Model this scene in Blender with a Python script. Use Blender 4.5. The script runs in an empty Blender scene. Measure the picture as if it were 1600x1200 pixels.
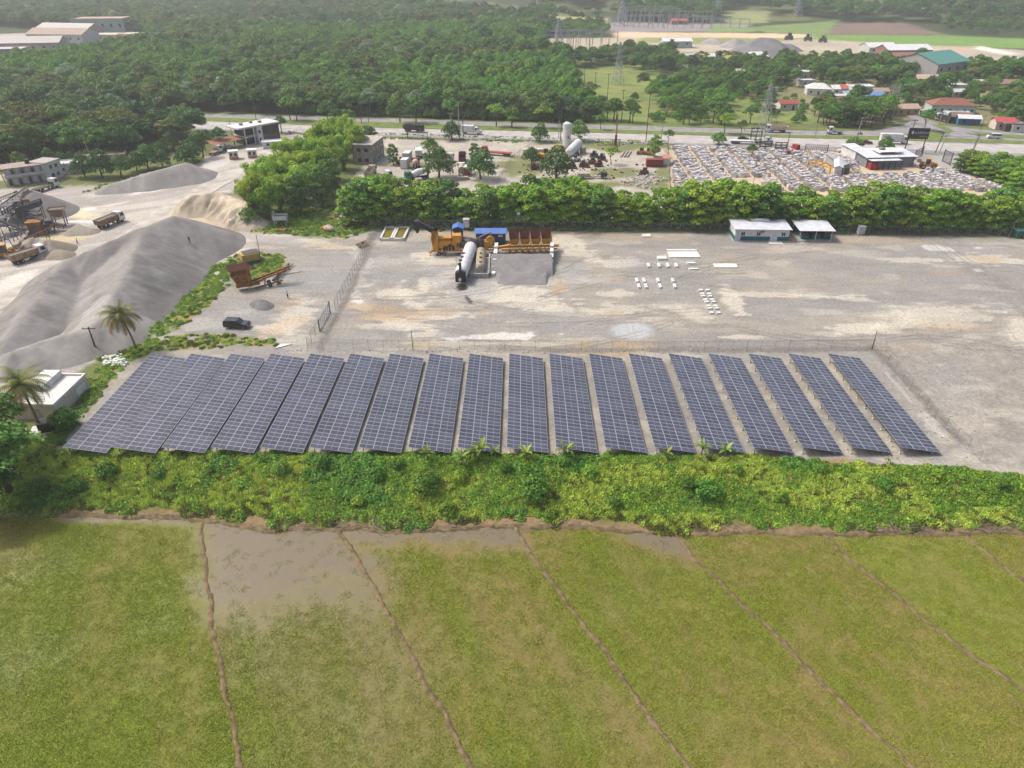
import bpy, bmesh, math, random
import numpy as np
from mathutils import Vector, Matrix, Quaternion

random.seed(7); RNG = np.random.default_rng(7)
S = bpy.context.scene
COL = S.collection
R = math.radians

# ------------------------------------------------------------------ camera
F, CAMZ, PITCH = 1110.0, 67.0, math.atan(675 / 1110)
SP, CP = math.sin(PITCH), math.cos(PITCH)
cd = bpy.data.cameras.new('camera'); cd.sensor_width = 36; cd.lens = 36 * F / 1600
cd.clip_start = 1; cd.clip_end = 9000
cam = bpy.data.objects.new('camera', cd); COL.objects.link(cam)
cam.location = (0, 0, CAMZ); cam.rotation_euler = (math.pi / 2 - PITCH, 0, 0)
S.camera = cam

# ------------------------------------------------------------------ light
SUN = Vector((-0.80, 0.30, 1.15)).normalized()          # towards the sun
sd = bpy.data.lights.new('sun', 'SUN'); sd.energy = 2.0; sd.angle = R(8); sd.color = (1, .98, .95)
so = bpy.data.objects.new('sun', sd); COL.objects.link(so)
so.rotation_euler = (-SUN).to_track_quat('-Z', 'Y').to_euler(); so.location = (-200, 100, 300)
W = bpy.data.worlds.new('World'); S.world = W; W.use_nodes = True
wn = W.node_tree; bg = wn.nodes['Background']
sky = wn.nodes.new('ShaderNodeTexSky'); sky.sky_type = 'NISHITA'; sky.sun_disc = False
sky.sun_elevation = math.asin(SUN.z); sky.sun_rotation = math.atan2(SUN.x, SUN.y)
sky.air_density = 1.0; sky.dust_density = 6.0; sky.ozone_density = .6
wn.links.new(sky.outputs[0], bg.inputs[0]); bg.inputs[1].default_value = 0.15
S.view_settings.view_transform = 'Standard'; S.view_settings.look = 'None'
S.view_settings.exposure = 0.52; S.view_settings.gamma = 1; S.view_settings.use_curve_mapping = False
S.cycles.max_bounces = 5; S.cycles.diffuse_bounces = 2; S.cycles.glossy_bounces = 2
S.cycles.transmission_bounces = 2; S.cycles.transparent_max_bounces = 8; S.cycles.volume_bounces = 0
S.cycles.use_denoising = True

# ------------------------------------------------------------------ helpers
def P(px, py, z=0.0):
    """photo pixel (1600x1200) -> the world point at height z on that pixel's ray"""
    u = (px - 800) / F; v = (py - 600) / F
    t = (z - CAMZ) / -(SP + v * CP)
    return Vector((u * t, (CP - v * SP) * t, z))
def pix(x, y, z=0.0):
    """world arrays -> photo pixels"""
    dz = CAMZ - z
    zc = y * CP + dz * SP
    yc = -y * SP + dz * CP
    return 800 + F * x / zc, 600 + F * yc / zc
def depth_of(p): return p.y * CP + (CAMZ - p.z) * SP

def lin(c):
    c = c / 255.0
    return c / 12.92 if c <= .04045 else ((c + .055) / 1.055) ** 2.4
K = 1.42
def A(r, g, b, k=K): return (min(lin(r) / k, .85), min(lin(g) / k, .85), min(lin(b) / k, .85))

def _hash(xi, yi, s):
    h = (xi.astype(np.int64) * 374761393 + yi.astype(np.int64) * 668265263 + s * 974711) & 0x7fffffff
    h = ((h ^ (h >> 13)) * 1274126177) & 0x7fffffff
    return ((h ^ (h >> 16)) & 0xffff) / 65535.0
def vnoise(x, y, s=0):
    xi = np.floor(x); yi = np.floor(y); fx = x - xi; fy = y - yi
    fx = fx * fx * (3 - 2 * fx); fy = fy * fy * (3 - 2 * fy)
    a = _hash(xi, yi, s); b = _hash(xi + 1, yi, s); c = _hash(xi, yi + 1, s); d = _hash(xi + 1, yi + 1, s)
    return a + (b - a) * fx + (c - a) * fy + (a - b - c + d) * fx * fy
def fbm(x, y, s=0, o=4):
    t = 0; amp = .5; tot = 0
    for k in range(o):
        t = t + amp * vnoise(x, y, s + k * 17); tot += amp; amp *= .5; x = x * 2.03 + 5.1; y = y * 2.03 + 3.7
    return t / tot
def sstep(a, b, x):
    t = np.clip((x - a) / (b - a), 0, 1); return t * t * (3 - 2 * t)
def polysd(x, y, pts):
    """signed distance to a polygon, inside positive (vectorised)"""
    d = np.full(x.shape, 1e18); ins = np.zeros(x.shape, bool); n = len(pts)
    for i in range(n):
        ax, ay = pts[i]; bx, by = pts[(i + 1) % n]
        ex, ey = bx - ax, by - ay; wx, wy = x - ax, y - ay
        t = np.clip((wx * ex + wy * ey) / (ex * ex + ey * ey + 1e-12), 0, 1)
        d = np.minimum(d, (wx - t * ex) ** 2 + (wy - t * ey) ** 2)
        c = ((ay <= y) & (by > y)) | ((by <= y) & (ay > y))
        with np.errstate(divide='ignore', invalid='ignore'):
            xx = ax + (y - ay) * ex / (ey if ey else 1e-9)
        ins ^= c & (x < xx)
    d = np.sqrt(d); return np.where(ins, d, -d)
def wpoly(pts, z=0): return [tuple(P(a, b, z)[:2]) for a, b in pts]

# ------------------------------------------------------------------ materials
MATS = {}
def nodes_of(m):
    m.use_nodes = True; nt = m.node_tree
    return nt, nt.nodes['Principled BSDF']
def mat(name, c, c2=None, scale=2.0, rough=.75, metal=0.0, spec=.3, bump=0.0, rnd=0.0, emit=0, detail=4.0, trans=0.0):
    """procedural paint/metal/concrete: two tones mixed by noise, optional bump and per-object variation"""
    if name in MATS: return MATS[name]
    m = bpy.data.materials.new(name); MATS[name] = m
    nt, b = nodes_of(m); N = nt.nodes; L = nt.links
    b.inputs['Roughness'].default_value = rough; b.inputs['Metallic'].default_value = metal
    b.inputs['Specular IOR Level'].default_value = spec
    if c2 is None: c2 = tuple(x * .82 for x in c)
    tc = N.new('ShaderNodeTexCoord'); nz = N.new('ShaderNodeTexNoise')
    nz.inputs['Scale'].default_value = scale; nz.inputs['Detail'].default_value = detail
    L.new(tc.outputs['Object'], nz.inputs['Vector'])
    mx = N.new('ShaderNodeMix'); mx.data_type = 'RGBA'
    mr = N.new('ShaderNodeMapRange'); mr.inputs[1].default_value = .38; mr.inputs[2].default_value = .62
    L.new(nz.outputs[0], mr.inputs[0]); L.new(mr.outputs[0], mx.inputs[0])
    mx.inputs[6].default_value = (*c, 1); mx.inputs[7].default_value = (*c2, 1)
    out = mx.outputs[2]
    if rnd:
        oi = N.new('ShaderNodeObjectInfo'); hs = N.new('ShaderNodeHueSaturation')
        m2 = N.new('ShaderNodeMapRange'); m2.inputs[3].default_value = 1 - rnd; m2.inputs[4].default_value = 1 + rnd
        L.new(oi.outputs['Random'], m2.inputs[0]); L.new(m2.outputs[0], hs.inputs['Value'])
        L.new(out, hs.inputs['Color']); out = hs.outputs[0]
    L.new(out, b.inputs['Base Color'])
    if bump:
        bp = N.new('ShaderNodeBump'); bp.inputs['Strength'].default_value = bump; bp.inputs['Distance'].default_value = .05
        L.new(nz.outputs[0], bp.inputs['Height']); L.new(bp.outputs[0], b.inputs['Normal'])
    if trans:
        t = N.new('ShaderNodeBsdfTransparent'); ms = N.new('ShaderNodeMixShader'); ms.inputs[0].default_value = trans
        L.new(b.outputs[0], ms.inputs[1]); L.new(t.outputs[0], ms.inputs[2])
        L.new(ms.outputs[0], N['Material Output'].inputs[0])
    return m
def leafmat(name, dark, mid, light, trans=.20, rnd=.22):
    """foliage: tone per leaf (attribute lv) and per plant (object random), thin leaves let light through"""
    m = bpy.data.materials.new(name); MATS[name] = m
    nt, b = nodes_of(m); N = nt.nodes; L = nt.links
    b.inputs['Roughness'].default_value = .55; b.inputs['Specular IOR Level'].default_value = .25
    at = N.new('ShaderNodeAttribute'); at.attribute_name = 'lv'
    rp = N.new('ShaderNodeValToRGB'); e = rp.color_ramp.elements
    e[0].position = 0; e[0].color = (*dark, 1); e[1].position = 1; e[1].color = (*light, 1)
    q = e.new(.55); q.color = (*mid, 1)
    oi = N.new('ShaderNodeObjectInfo'); hs = N.new('ShaderNodeHueSaturation')
    m2 = N.new('ShaderNodeMapRange'); m2.inputs[3].default_value = 1 - rnd; m2.inputs[4].default_value = 1 + rnd
    mu = N.new('ShaderNodeMath'); mu.operation = 'MULTIPLY'; mu.inputs[1].default_value = 7.31
    fr = N.new('ShaderNodeMath'); fr.operation = 'FRACT'
    m3 = N.new('ShaderNodeMapRange'); m3.inputs[3].default_value = .472; m3.inputs[4].default_value = .506
    L.new(oi.outputs['Random'], m2.inputs[0]); L.new(oi.outputs['Random'], mu.inputs[0]); L.new(mu.outputs[0], fr.inputs[0])
    L.new(fr.outputs[0], m3.inputs[0]); L.new(m3.outputs[0], hs.inputs['Hue'])
    L.new(at.outputs['Fac'], rp.inputs[0]); L.new(rp.outputs[0], hs.inputs['Color']); L.new(m2.outputs[0], hs.inputs['Value'])
    L.new(hs.outputs[0], b.inputs['Base Color'])
    tr = N.new('ShaderNodeBsdfTranslucent'); L.new(hs.outputs[0], tr.inputs[0])
    ms = N.new('ShaderNodeMixShader'); ms.inputs[0].default_value = trans
    L.new(b.outputs[0], ms.inputs[1]); L.new(tr.outputs[0], ms.inputs[2]); L.new(ms.outputs[0], N['Material Output'].inputs[0])
    return m
def sheetmat(name, rough=.95, fine=(1.3, .28), coarse=(.12, .18), bump=.5, wet=False, spec=.2, streak=None):
    """ground: albedo per vertex (attribute col: what lies there) broken up by two noises and a bump"""
    m = bpy.data.materials.new(name); MATS[name] = m
    nt, b = nodes_of(m); N = nt.nodes; L = nt.links
    b.inputs['Roughness'].default_value = rough; b.inputs['Specular IOR Level'].default_value = spec
    at = N.new('ShaderNodeAttribute'); at.attribute_name = 'col'
    g = N.new('ShaderNodeNewGeometry')
    val = None
    for sc, am in (fine, coarse):
        nz = N.new('ShaderNodeTexNoise'); nz.inputs['Scale'].default_value = sc; nz.inputs['Detail'].default_value = 6
        nz.inputs['Roughness'].default_value = .7
        L.new(g.outputs['Position'], nz.inputs['Vector'])
        mr = N.new('ShaderNodeMapRange'); mr.inputs[1].default_value = .3; mr.inputs[2].default_value = .7
        mr.inputs[3].default_value = 1 - am; mr.inputs[4].default_value = 1 + am
        L.new(nz.outputs[0], mr.inputs[0])
        if val is None: val = mr.outputs[0]; nz0 = nz
        else:
            mm = N.new('ShaderNodeMath'); mm.operation = 'MULTIPLY'
            L.new(val, mm.inputs[0]); L.new(mr.outputs[0], mm.inputs[1]); val = mm.outputs[0]
    hs = N.new('ShaderNodeHueSaturation'); L.new(val, hs.inputs['Value']); L.new(at.outputs['Color'], hs.inputs['Color'])
    L.new(hs.outputs[0], b.inputs['Base Color'])
    bp = N.new('ShaderNodeBump'); bp.inputs['Strength'].default_value = bump; bp.inputs['Distance'].default_value = .12
    L.new(nz0.outputs[0], bp.inputs['Height']); L.new(bp.outputs[0], b.inputs['Normal'])
    if wet:
        a2 = N.new('ShaderNodeAttribute'); a2.attribute_name = 'wet'
        mr = N.new('ShaderNodeMapRange'); mr.inputs[3].default_value = rough; mr.inputs[4].default_value = .12
        L.new(a2.outputs['Fac'], mr.inputs[0]); L.new(mr.outputs[0], b.inputs['Roughness'])
        m4 = N.new('ShaderNodeMapRange'); m4.inputs[3].default_value = bump; m4.inputs[4].default_value = .03
        L.new(a2.outputs['Fac'], m4.inputs[0]); L.new(m4.outputs[0], bp.inputs['Strength'])
        m5 = N.new('ShaderNodeMapRange'); m5.inputs[3].default_value = spec; m5.inputs[4].default_value = .5
        L.new(a2.outputs['Fac'], m5.inputs[0]); L.new(m5.outputs[0], b.inputs['Specular IOR Level'])
        mv = N.new('ShaderNodeMix'); L.new(a2.outputs['Fac'], mv.inputs[0]); L.new(val, mv.inputs[2]); mv.inputs[3].default_value = 1.0; L.new(mv.outputs[0], hs.inputs['Value'])
    return m

# ------------------------------------------------------------------ mesh builder
class MB:
    def __init__(s): s.v = []; s.f = []; s.m = []
    def add(s, vs, fs, mi=0):
        o = len(s.v); s.v += [tuple(v) for v in vs]
        for f in fs: s.f.append(tuple(i + o for i in f)); s.m.append(mi)
        return s
    def box(s, c, d, mi=0, rz=0, M=None, taper=1.0):
        x, y, z = d[0] / 2, d[1] / 2, d[2] / 2
        vs = [Vector((sx * x * (taper if sz > 0 else 1), sy * y * (taper if sz > 0 else 1), sz * z)) for sz in (-1, 1) for sx, sy in ((-1, -1), (1, -1), (1, 1), (-1, 1))]
        if M is None: M = Matrix.Rotation(rz, 3, 'Z')
        c = Vector(c); vs = [M @ v + c for v in vs]
        return s.add(vs, [(3, 2, 1, 0), (4, 5, 6, 7), (0, 1, 5, 4), (1, 2, 6, 5), (2, 3, 7, 6), (3, 0, 4, 7)], mi)
    def bx(s, x0, x1, y0, y1, z0, z1, mi=0):
        return s.box(((x0 + x1) / 2, (y0 + y1) / 2, (z0 + z1) / 2), (x1 - x0, y1 - y0, z1 - z0), mi)
    def cyl(s, p0, p1, r0, r1=None, n=8, mi=0, caps=True):
        if r1 is None: r1 = r0
        p0, p1 = Vector(p0), Vector(p1); d = (p1 - p0).normalized()
        a = d.orthogonal().normalized(); b = d.cross(a); vs = []
        for p, r in ((p0, r0), (p1, r1)):
            for k in range(n):
                t = 2 * math.pi * k / n; vs.append(p + (a * math.cos(t) + b * math.sin(t)) * r)
        fs = [(k, (k + 1) % n, n + (k + 1) % n, n + k) for k in range(n)]
        if caps: fs += [tuple(range(n - 1, -1, -1)), tuple(range(n, 2 * n))]
        return s.add(vs, fs, mi)
    def tube(s, pts, rs, n=7, mi=0):
        """one skin through all points"""
        pts = [Vector(p) for p in pts]; vs = []; m = len(pts)
        for i, p in enumerate(pts):
            d = (pts[min(i + 1, m - 1)] - pts[max(i - 1, 0)]).normalized()
            a = d.cross(Vector((.3, .9, .1))).normalized(); b = d.cross(a)
            r = rs[i] if hasattr(rs, '__len__') else rs
            for k in range(n):
                t = 2 * math.pi * k / n; vs.append(p + (a * math.cos(t) + b * math.sin(t)) * r)
        fs = [(i * n + k, i * n + (k + 1) % n, (i + 1) * n + (k + 1) % n, (i + 1) * n + k) for i in range(m - 1) for k in range(n)]
        fs += [tuple(range(n - 1, -1, -1)), tuple(range((m - 1) * n, m * n))]
        return s.add(vs, fs, mi)
    def prism(s, prof, y0, y1, mi=0, axis='y'):
        """profile (x,z) pushed along y (or profile (y,z) pushed along x)"""
        n = len(prof)
        g = (lambda a, b, c: (a, c, b)) if axis == 'y' else (lambda a, b, c: (c, a, b))
        vs = [g(a, b, y0) for a, b in prof] + [g(a, b, y1) for a, b in prof]
        fs = [(k, (k + 1) % n, n + (k + 1) % n, n + k) for k in range(n)] + [tuple(range(n - 1, -1, -1)), tuple(range(n, 2 * n))]
        return s.add(vs, fs, mi)
    def quad(s, a, b, c, d, mi=0): return s.add([a, b, c, d], [(0, 1, 2, 3)], mi)
    def bar(s, p0, p1, w, mi=0, h=None):
        """square bar between two points"""
        p0, p1 = Vector(p0), Vector(p1); d = p1 - p0
        q = d.to_track_quat('X', 'Z').to_matrix()
        return s.box((p0 + p1) / 2, (d.length, w, h or w), mi, M=q)
    def mesh(s, name, mats, smooth=False):
        me = bpy.data.meshes.new(name); me.from_pydata(s.v, [], s.f)
        for m in (mats if isinstance(mats, (list, tuple)) else [mats]): me.materials.append(m)
        me.polygons.foreach_set('material_index', s.m)
        bm = bmesh.new(); bm.from_mesh(me); bmesh.ops.recalc_face_normals(bm, faces=bm.faces); bm.to_mesh(me); bm.free()
        if smooth: me.polygons.foreach_set('use_smooth', [True] * len(me.polygons))
        me.update(); return me
    def build(s, name, mats, parent=None, smooth=False):
        return link(name, s.mesh(name, mats, smooth), parent)
def link(name, me, parent=None, loc=None, rz=0, sc=None):
    o = bpy.data.objects.new(name, me); COL.objects.link(o)
    if parent: o.parent = parent
    if loc is not None: o.location = loc
    if rz: o.rotation_euler.z = rz
    if sc is not None: o.scale = sc if hasattr(sc, '__len__') else (sc,) * 3
    return o
def tag(o, label=None, cat=None, group=None, kind=None):
    if label: o['label'] = label
    if cat: o['category'] = cat
    if group: o['group'] = group
    if kind: o['kind'] = kind
    return o
def thing(name, label, cat, loc=(0, 0, 0), rz=0, group=None, sc=None):
    o = link(name, None, None, loc, rz, sc); o.empty_display_size = .5
    return tag(o, label, cat, group)
def copy_tree(o, parent=None):
    c = o.copy(); COL.objects.link(c)
    if parent: c.parent = parent
    for ch in o.children: copy_tree(ch, c)
    return c
class Proto:
    """build once, then place: the first call moves the original, later calls copy it with its parts"""
    def __init__(s, fn): s.fn = fn; s.o = None
    def __call__(s, loc, rz=0, label=None, group=None, sc=1.0):
        if s.o is None: s.o = s.fn(); o = s.o
        else: o = copy_tree(s.o)
        o.location = loc; o.rotation_euler = (0, 0, rz); o.scale = sc if hasattr(sc, '__len__') else (sc,) * 3
        if label: o['label'] = label
        if group: o['group'] = group
        elif 'group' in o: del o['group']
        return o
def heading(a, b): d = b - a; return math.atan2(d.y, d.x)

def sheet(name, xs, ys, colf, zf, m, kind='structure', wetf=None, keep=None):
    X, Y = np.meshgrid(xs, ys); Z = zf(X, Y); col, msk = colf(X, Y)
    nx, ny = len(xs), len(ys)
    me = bpy.data.meshes.new(name)
    co = np.stack([X, Y, Z], -1).reshape(-1, 3)
    i = np.arange(ny - 1)[:, None] * nx + np.arange(nx - 1)[None, :]
    fc = np.stack([i, i + 1, i + nx + 1, i + nx], -1).reshape(-1, 4)
    if keep is not None:
        kp = keep(X, Y).reshape(-1); fc = fc[kp[fc].any(1)]
        used = np.zeros(len(co), bool); used[fc.ravel()] = True
        re = np.cumsum(used) - 1; co = co[used]; fc = re[fc]; col = col.reshape(-1, 3)[used]
        if wetf is not None: msk = msk.reshape(-1)[used]
    me.from_pydata(co, [], fc.tolist()) if len(co) < 50 else fast_mesh(me, co, fc)
    a = me.attributes.new('col', 'FLOAT_COLOR', 'POINT')
    c4 = np.ones((len(co), 4), np.float32); c4[:, :3] = col.reshape(-1, 3); a.data.foreach_set('color', c4.ravel())
    if wetf is not None:
        a = me.attributes.new('wet', 'FLOAT', 'POINT'); a.data.foreach_set('value', np.asarray(msk, np.float32).ravel())
    me.materials.append(m); me.polygons.foreach_set('use_smooth', np.ones(len(me.polygons), bool)); me.update()
    o = link(name, me)
    if kind: o['kind'] = kind
    return o
def fast_mesh(me, co, fc):
    n = fc.shape[1]
    me.vertices.add(len(co)); me.vertices.foreach_set('co', np.asarray(co, np.float32).ravel())
    me.loops.add(fc.size); me.loops.foreach_set('vertex_index', np.asarray(fc, np.int32).ravel())
    me.polygons.add(len(fc)); me.polygons.foreach_set('loop_start', np.arange(0, fc.size, n, dtype=np.int32))
    me.update(calc_edges=True)

# scatter: one object, one point per plant, geometry nodes put a plant on each
def scatter(name, pts, protos, idx, rot, scl, label=None, cat=None):
    me = bpy.data.meshes.new(name); me.vertices.add(len(pts))
    me.vertices.foreach_set('co', np.asarray(pts, np.float32).ravel())
    for nm, tp, dat in (('idx', 'INT', np.asarray(idx, np.int32)), ('rot', 'FLOAT', np.asarray(rot, np.float32)), ('scl', 'FLOAT', np.asarray(scl, np.float32))):
        a = me.attributes.new(nm, tp, 'POINT'); a.data.foreach_set('value', dat)
    o = link(name, me); tag(o, label, cat, None, 'stuff')
    g = bpy.data.node_groups.new(name, 'GeometryNodeTree')
    g.interface.new_socket('Geometry', in_out='INPUT', socket_type='NodeSocketGeometry')
    g.interface.new_socket('Geometry', in_out='OUTPUT', socket_type='NodeSocketGeometry')
    N = g.nodes; L = g.links
    gi = N.new('NodeGroupInput'); go = N.new('NodeGroupOutput'); io = N.new('GeometryNodeInstanceOnPoints')
    jn = N.new('GeometryNodeJoinGeometry')
    for p in protos:
        oi = N.new('GeometryNodeObjectInfo'); oi.inputs['Object'].default_value = p; oi.inputs['As Instance'].default_value = True
        L.new(oi.outputs['Geometry'], jn.inputs[0])
    def at(nm, tp):
        n = N.new('GeometryNodeInputNamedAttribute'); n.data_type = tp; n.inputs[0].default_value = nm; return n.outputs['Attribute']
    cb = N.new('ShaderNodeCombineXYZ'); L.new(at('rot', 'FLOAT'), cb.inputs[2])
    L.new(gi.outputs[0], io.inputs['Points']); L.new(jn.outputs[0], io.inputs['Instance'])
    io.inputs['Pick Instance'].default_value = True
    L.new(at('idx', 'INT'), io.inputs['Instance Index'])
    L.new(cb.outputs[0], io.inputs['Rotation']); L.new(at('scl', 'FLOAT'), io.inputs['Scale'])
    L.new(io.outputs[0], go.inputs[0])
    md = o.modifiers.new('scatter', 'NODES'); md.node_group = g
    return o
def hidden(name, me):
    """mesh that exists only as the source of scattered plants (never linked to the scene)"""
    return bpy.data.objects.new(name, me)
# ================================================================== terrain
EDGE = [(-400, 690), (0, 690), (60, 692), (100, 704), (500, 711), (1000, 713), (1240, 718), (1400, 728), (1600, 742), (2000, 765)]
BUND = [(-400, 795), (0, 801), (200, 804), (310, 809), (380, 818), (430, 829), (470, 824), (530, 823), (620, 828), (700, 826), (800, 820), (900, 823), (1050, 830), (1300, 832), (1600, 830), (2000, 830)]
_e = [P(a, b, 0) for a, b in EDGE]; _b = [P(a, b, -3) for a, b in BUND]
def edge_y(x): return np.interp(x, [p.x for p in _e], [p.y for p in _e])
def bund_y(x): return np.interp(x, [p.x for p in _b], [p.y for p in _b])
def land_z(x, y):
    e = edge_y(x); b = bund_y(x) + .8
    t = np.clip((e - y) / np.maximum(e - b, .5), 0, 1.2)
    z = -3.0 * sstep(0, 1, np.minimum(t, 1)) - .6 * np.clip(t - 1, 0, .2) / .2
    wob = (fbm(x * .25, y * .25, 3) - .5) * 1.1 * np.sin(np.clip(t, 0, 1) * math.pi)
    return z + wob + (fbm(x * .08, y * .08, 9) - .5) * .12
def mix(c, m, rgb): return c + (np.asarray(rgb) - c) * m[..., None]

def el(px, py, cx, cy, rx, ry, rot=0, n=None, amp=.55):
    """ragged patch, centred on a photo pixel, size in photo pixels"""
    c, s = math.cos(R(rot)), math.sin(R(rot)); dx, dy = px - cx, py - cy
    r = np.sqrt(((dx * c + dy * s) / rx) ** 2 + ((-dx * s + dy * c) / ry) ** 2)
    return sstep(1.25, .7, r + (n - .5) * 2 * amp)

def land_col(X, Y):
    px, py = pix(X, Y)
    n1 = fbm(X * .22, Y * .22, 1, 5); n2 = fbm(X * .7, Y * .7, 2, 4); n3 = fbm(X * .05, Y * .12, 3, 4)
    ns = fbm(X * .14, Y * .85, 4, 5)                      # streaks left by the grader, along x
    wx = px + (n1 - .5) * 22; wy = py + (n2 - .5) * 6
    def pm(pts, soft=3): return sstep(-soft, soft, polysd(wx, wy, pts))
    c = np.empty(X.shape + (3,)); c[:] = A(112, 120, 70)
    grey = np.array(A(156, 153, 146)); beige = np.array(A(166, 159, 146)); dk = np.array(A(134, 131, 126))
    yard = pm([(200, 560), (330, 430), (395, 375), (480, 372), (590, 357), (940, 362), (1640, 371), (1900, 380), (1900, 760), (1600, 742), (1240, 718), (1000, 713), (100, 704), (60, 690)])
    g = grey + (beige - grey) * sstep(.4, .6, n3)[..., None]
    g = g + (dk - g) * (sstep(.52, .7, ns) * .32)[..., None]
    c = mix(c, yard, (0, 0, 0)) + g * yard[..., None]
    # right side: rough gravel, greyer
    rg = pm([(1370, 545), (1640, 470), (1700, 760), (1500, 735), (1440, 640)], 12)
    c = mix(c, rg * .8, A(160, 153, 142))
    c = mix(c, rg * sstep(.55, .62, n2) * .25, A(192, 186, 174)); c = mix(c, rg * sstep(.46, .38, n2) * .25, A(132, 124, 114))
    pale = A(214, 206, 188); oran = A(190, 158, 116); wht = A(228, 224, 216); blue = A(165, 165, 164); tan = A(190, 168, 142)
    c = mix(c, yard * sstep(.56, .70, fbm(X * .12, Y * .3, 6, 5)) * .3, pale); c = mix(c, yard * sstep(.58, .72, fbm(X * .12, Y * .26, 8, 5)) * .35, A(140, 136, 130))
    # ellipses: cx, cy, rx, ry, rot, strength
    for L, rgb in ((
        [(864, 367, 70, 5, 2, .8), (960, 368, 60, 4, 2, .6), (1010, 372, 60, 4, 0, .5), (690, 365, 60, 6, 0, .5), (1340, 372, 120, 8, 2, .4)], tan), (
        [(662, 399, 22, 5, 0, 1), (690, 406, 30, 9, 0, 1), (695, 434, 24, 10, -25, 1), (662, 446, 8, 15, 8, 1), (628, 456, 9, 14, -20, 1), (645, 474, 26, 8, 22, .9),
         (676, 496, 75, 5, -4, .9), (631, 505, 50, 8, 8, .9), (667, 522, 24, 5, 0, .8), (789, 459, 75, 13, 0, 1), (830, 474, 60, 8, 0, .7), (875, 481, 34, 9, -10, .9), (890, 378, 30, 14, 8, 1),
         (905, 395, 30, 7, 0, .8), (460, 492, 40, 18, -30, .9), (432, 512, 36, 10, 0, .9), (500, 382, 45, 7, 8, .9), (470, 530, 30, 8, 0, .5), (565, 480, 12, 8, 0, .9), (625, 460, 46, 14, 10, .9), (560, 440, 12, 40, 20, .5), (600, 510, 46, 6, 0, .7),
         (925, 406, 14, 4, 0, .9), (962, 412, 34, 8, 0, .8), (965, 460, 30, 7, 0, .8), (967, 485, 60, 9, 0, .8), (1145, 472, 12, 26, -40, 1), (1225, 462, 110, 3.5, 1.5, .9), (1335, 467, 36, 4, 3, .8),
         (1165, 526, 40, 3, 0, .9), (1080, 492, 40, 9, 15, .7), (1537, 406, 48, 9, 4, 1), (1430, 406, 42, 4, 0, .8), (1337, 515, 40, 10, 0, .9), (1390, 512, 26, 12, 0, .8),
         (1462, 495, 80, 18, 0, .75), (1592, 517, 16, 26, -30, .8), (1250, 388, 40, 5, 0, .5), (700, 536, 60, 5, 0, .7), (840, 538, 40, 4, 0, .7), (930, 438, 40, 6, 0, .4), (1010, 500, 30, 6, 0, .5), (560, 400, 24, 8, 30, .6)], pale), (
        [(755, 487, 10, 4, 0, .9), (870, 453, 13, 8, -30, .8), (654, 490, 26, 8, 0, .7), (697, 491, 12, 5, 0, .8), (587, 486, 40, 11, 8, .85), (600, 499, 44, 4, 3, .6), (450, 505, 30, 9, -20, .6), (450, 475, 24, 8, -30, .5), (420, 520, 24, 5, 0, .6),
         (960, 490, 12, 4, 0, .8), (910, 537, 14, 8, 0, .9), (982, 540, 34, 6, 0, .9), (967, 553, 40, 4, 0, .8), (905, 553, 30, 3, 0, .5), (1540, 405, 28, 4.5, 5, .75), (1480, 428, 30, 6, 0, .3), (1487, 510, 60, 7, 0, .4), (1400, 545, 60, 4, 0, .3), (505, 384, 30, 4, 5, .7), (665, 540, 22, 6, 0, .6), (965, 437, 14, 4, 0, .5)], oran), (
        [(689, 427, 27, 14, 0, .8), (725, 462, 17, 12, 0, .9), (752, 452, 20, 12, 0, .9), (894, 421, 20, 15, 0, .9), (700, 447, 22, 5, 0, .8), (660, 470, 30, 6, 0, .4), (600, 420, 50, 26, 0, .45), (500, 430, 60, 30, -15, .5),
         (1020, 445, 40, 10, 0, .5), (1000, 412, 40, 6, 0, .5), (710, 525, 30, 5, 0, .7), (880, 505, 60, 7, 0, .5), (1500, 392, 90, 10, 0, .4), (1480, 600, 30, 60, -40, .3), (350, 500, 80, 14, -6, .5)], blue), (
        [(770, 526, 75, 4.5, -3, 1), (820, 524, 16, 5, 0, 1), (1465, 388, 24, 4, 8, .9), (1528, 421, 8, 2.5, 10, .9), (1527, 387, 6, 2, 0, .9), (1460, 660, 12, 26, -45, .5), (1405, 606, 40, 3, 50, .3), (180, 566, 16, 5, -10, .9), (620, 545, 60, 2, 0, .3), (560, 470, 8, 4, 0, .9)], wht)):
        for cx, cy, rx, ry, ro, st in L:
            c = mix(c, el(px, py, cx, cy, rx, ry, ro, n2 * .38 + n1 * .14 + ns * .48, 1.7) * st * yard * (.6 if rgb is oran else .72), rgb)
    c = mix(c, el(px, py, 987, 517, 34, 13, 0, n1, .12), A(186, 187, 186))
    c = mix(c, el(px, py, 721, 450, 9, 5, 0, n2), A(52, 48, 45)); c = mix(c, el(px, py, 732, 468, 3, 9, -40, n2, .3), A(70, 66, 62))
    # ditch gravel by the fences, weeds in front of the panels' far ends
    for pts, w in (([(1365, 545), (1410, 590), (1500, 690)], 7), ([(850, 548), (1100, 546), (1200, 548), (1365, 545)], 4), ([(585, 365), (545, 460), (500, 545)], 5)):
        d = np.full(X.shape, 1e9)
        for (ax, ay), (bx, by) in zip(pts[:-1], pts[1:]):
            t = np.clip(((px - ax) * (bx - ax) + (py - ay) * (by - ay)) / ((bx - ax) ** 2 + (by - ay) ** 2), 0, 1)
            d = np.minimum(d, np.hypot(px - ax - t * (bx - ax), py - ay - t * (by - ay)))
        c = mix(c, sstep(w * 1.5, w * .4, d + (n2 - .5) * w * 2) * .7, A(128, 122, 112))
    # wheel tracks
    rt = random.Random(5); arcs = []
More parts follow.
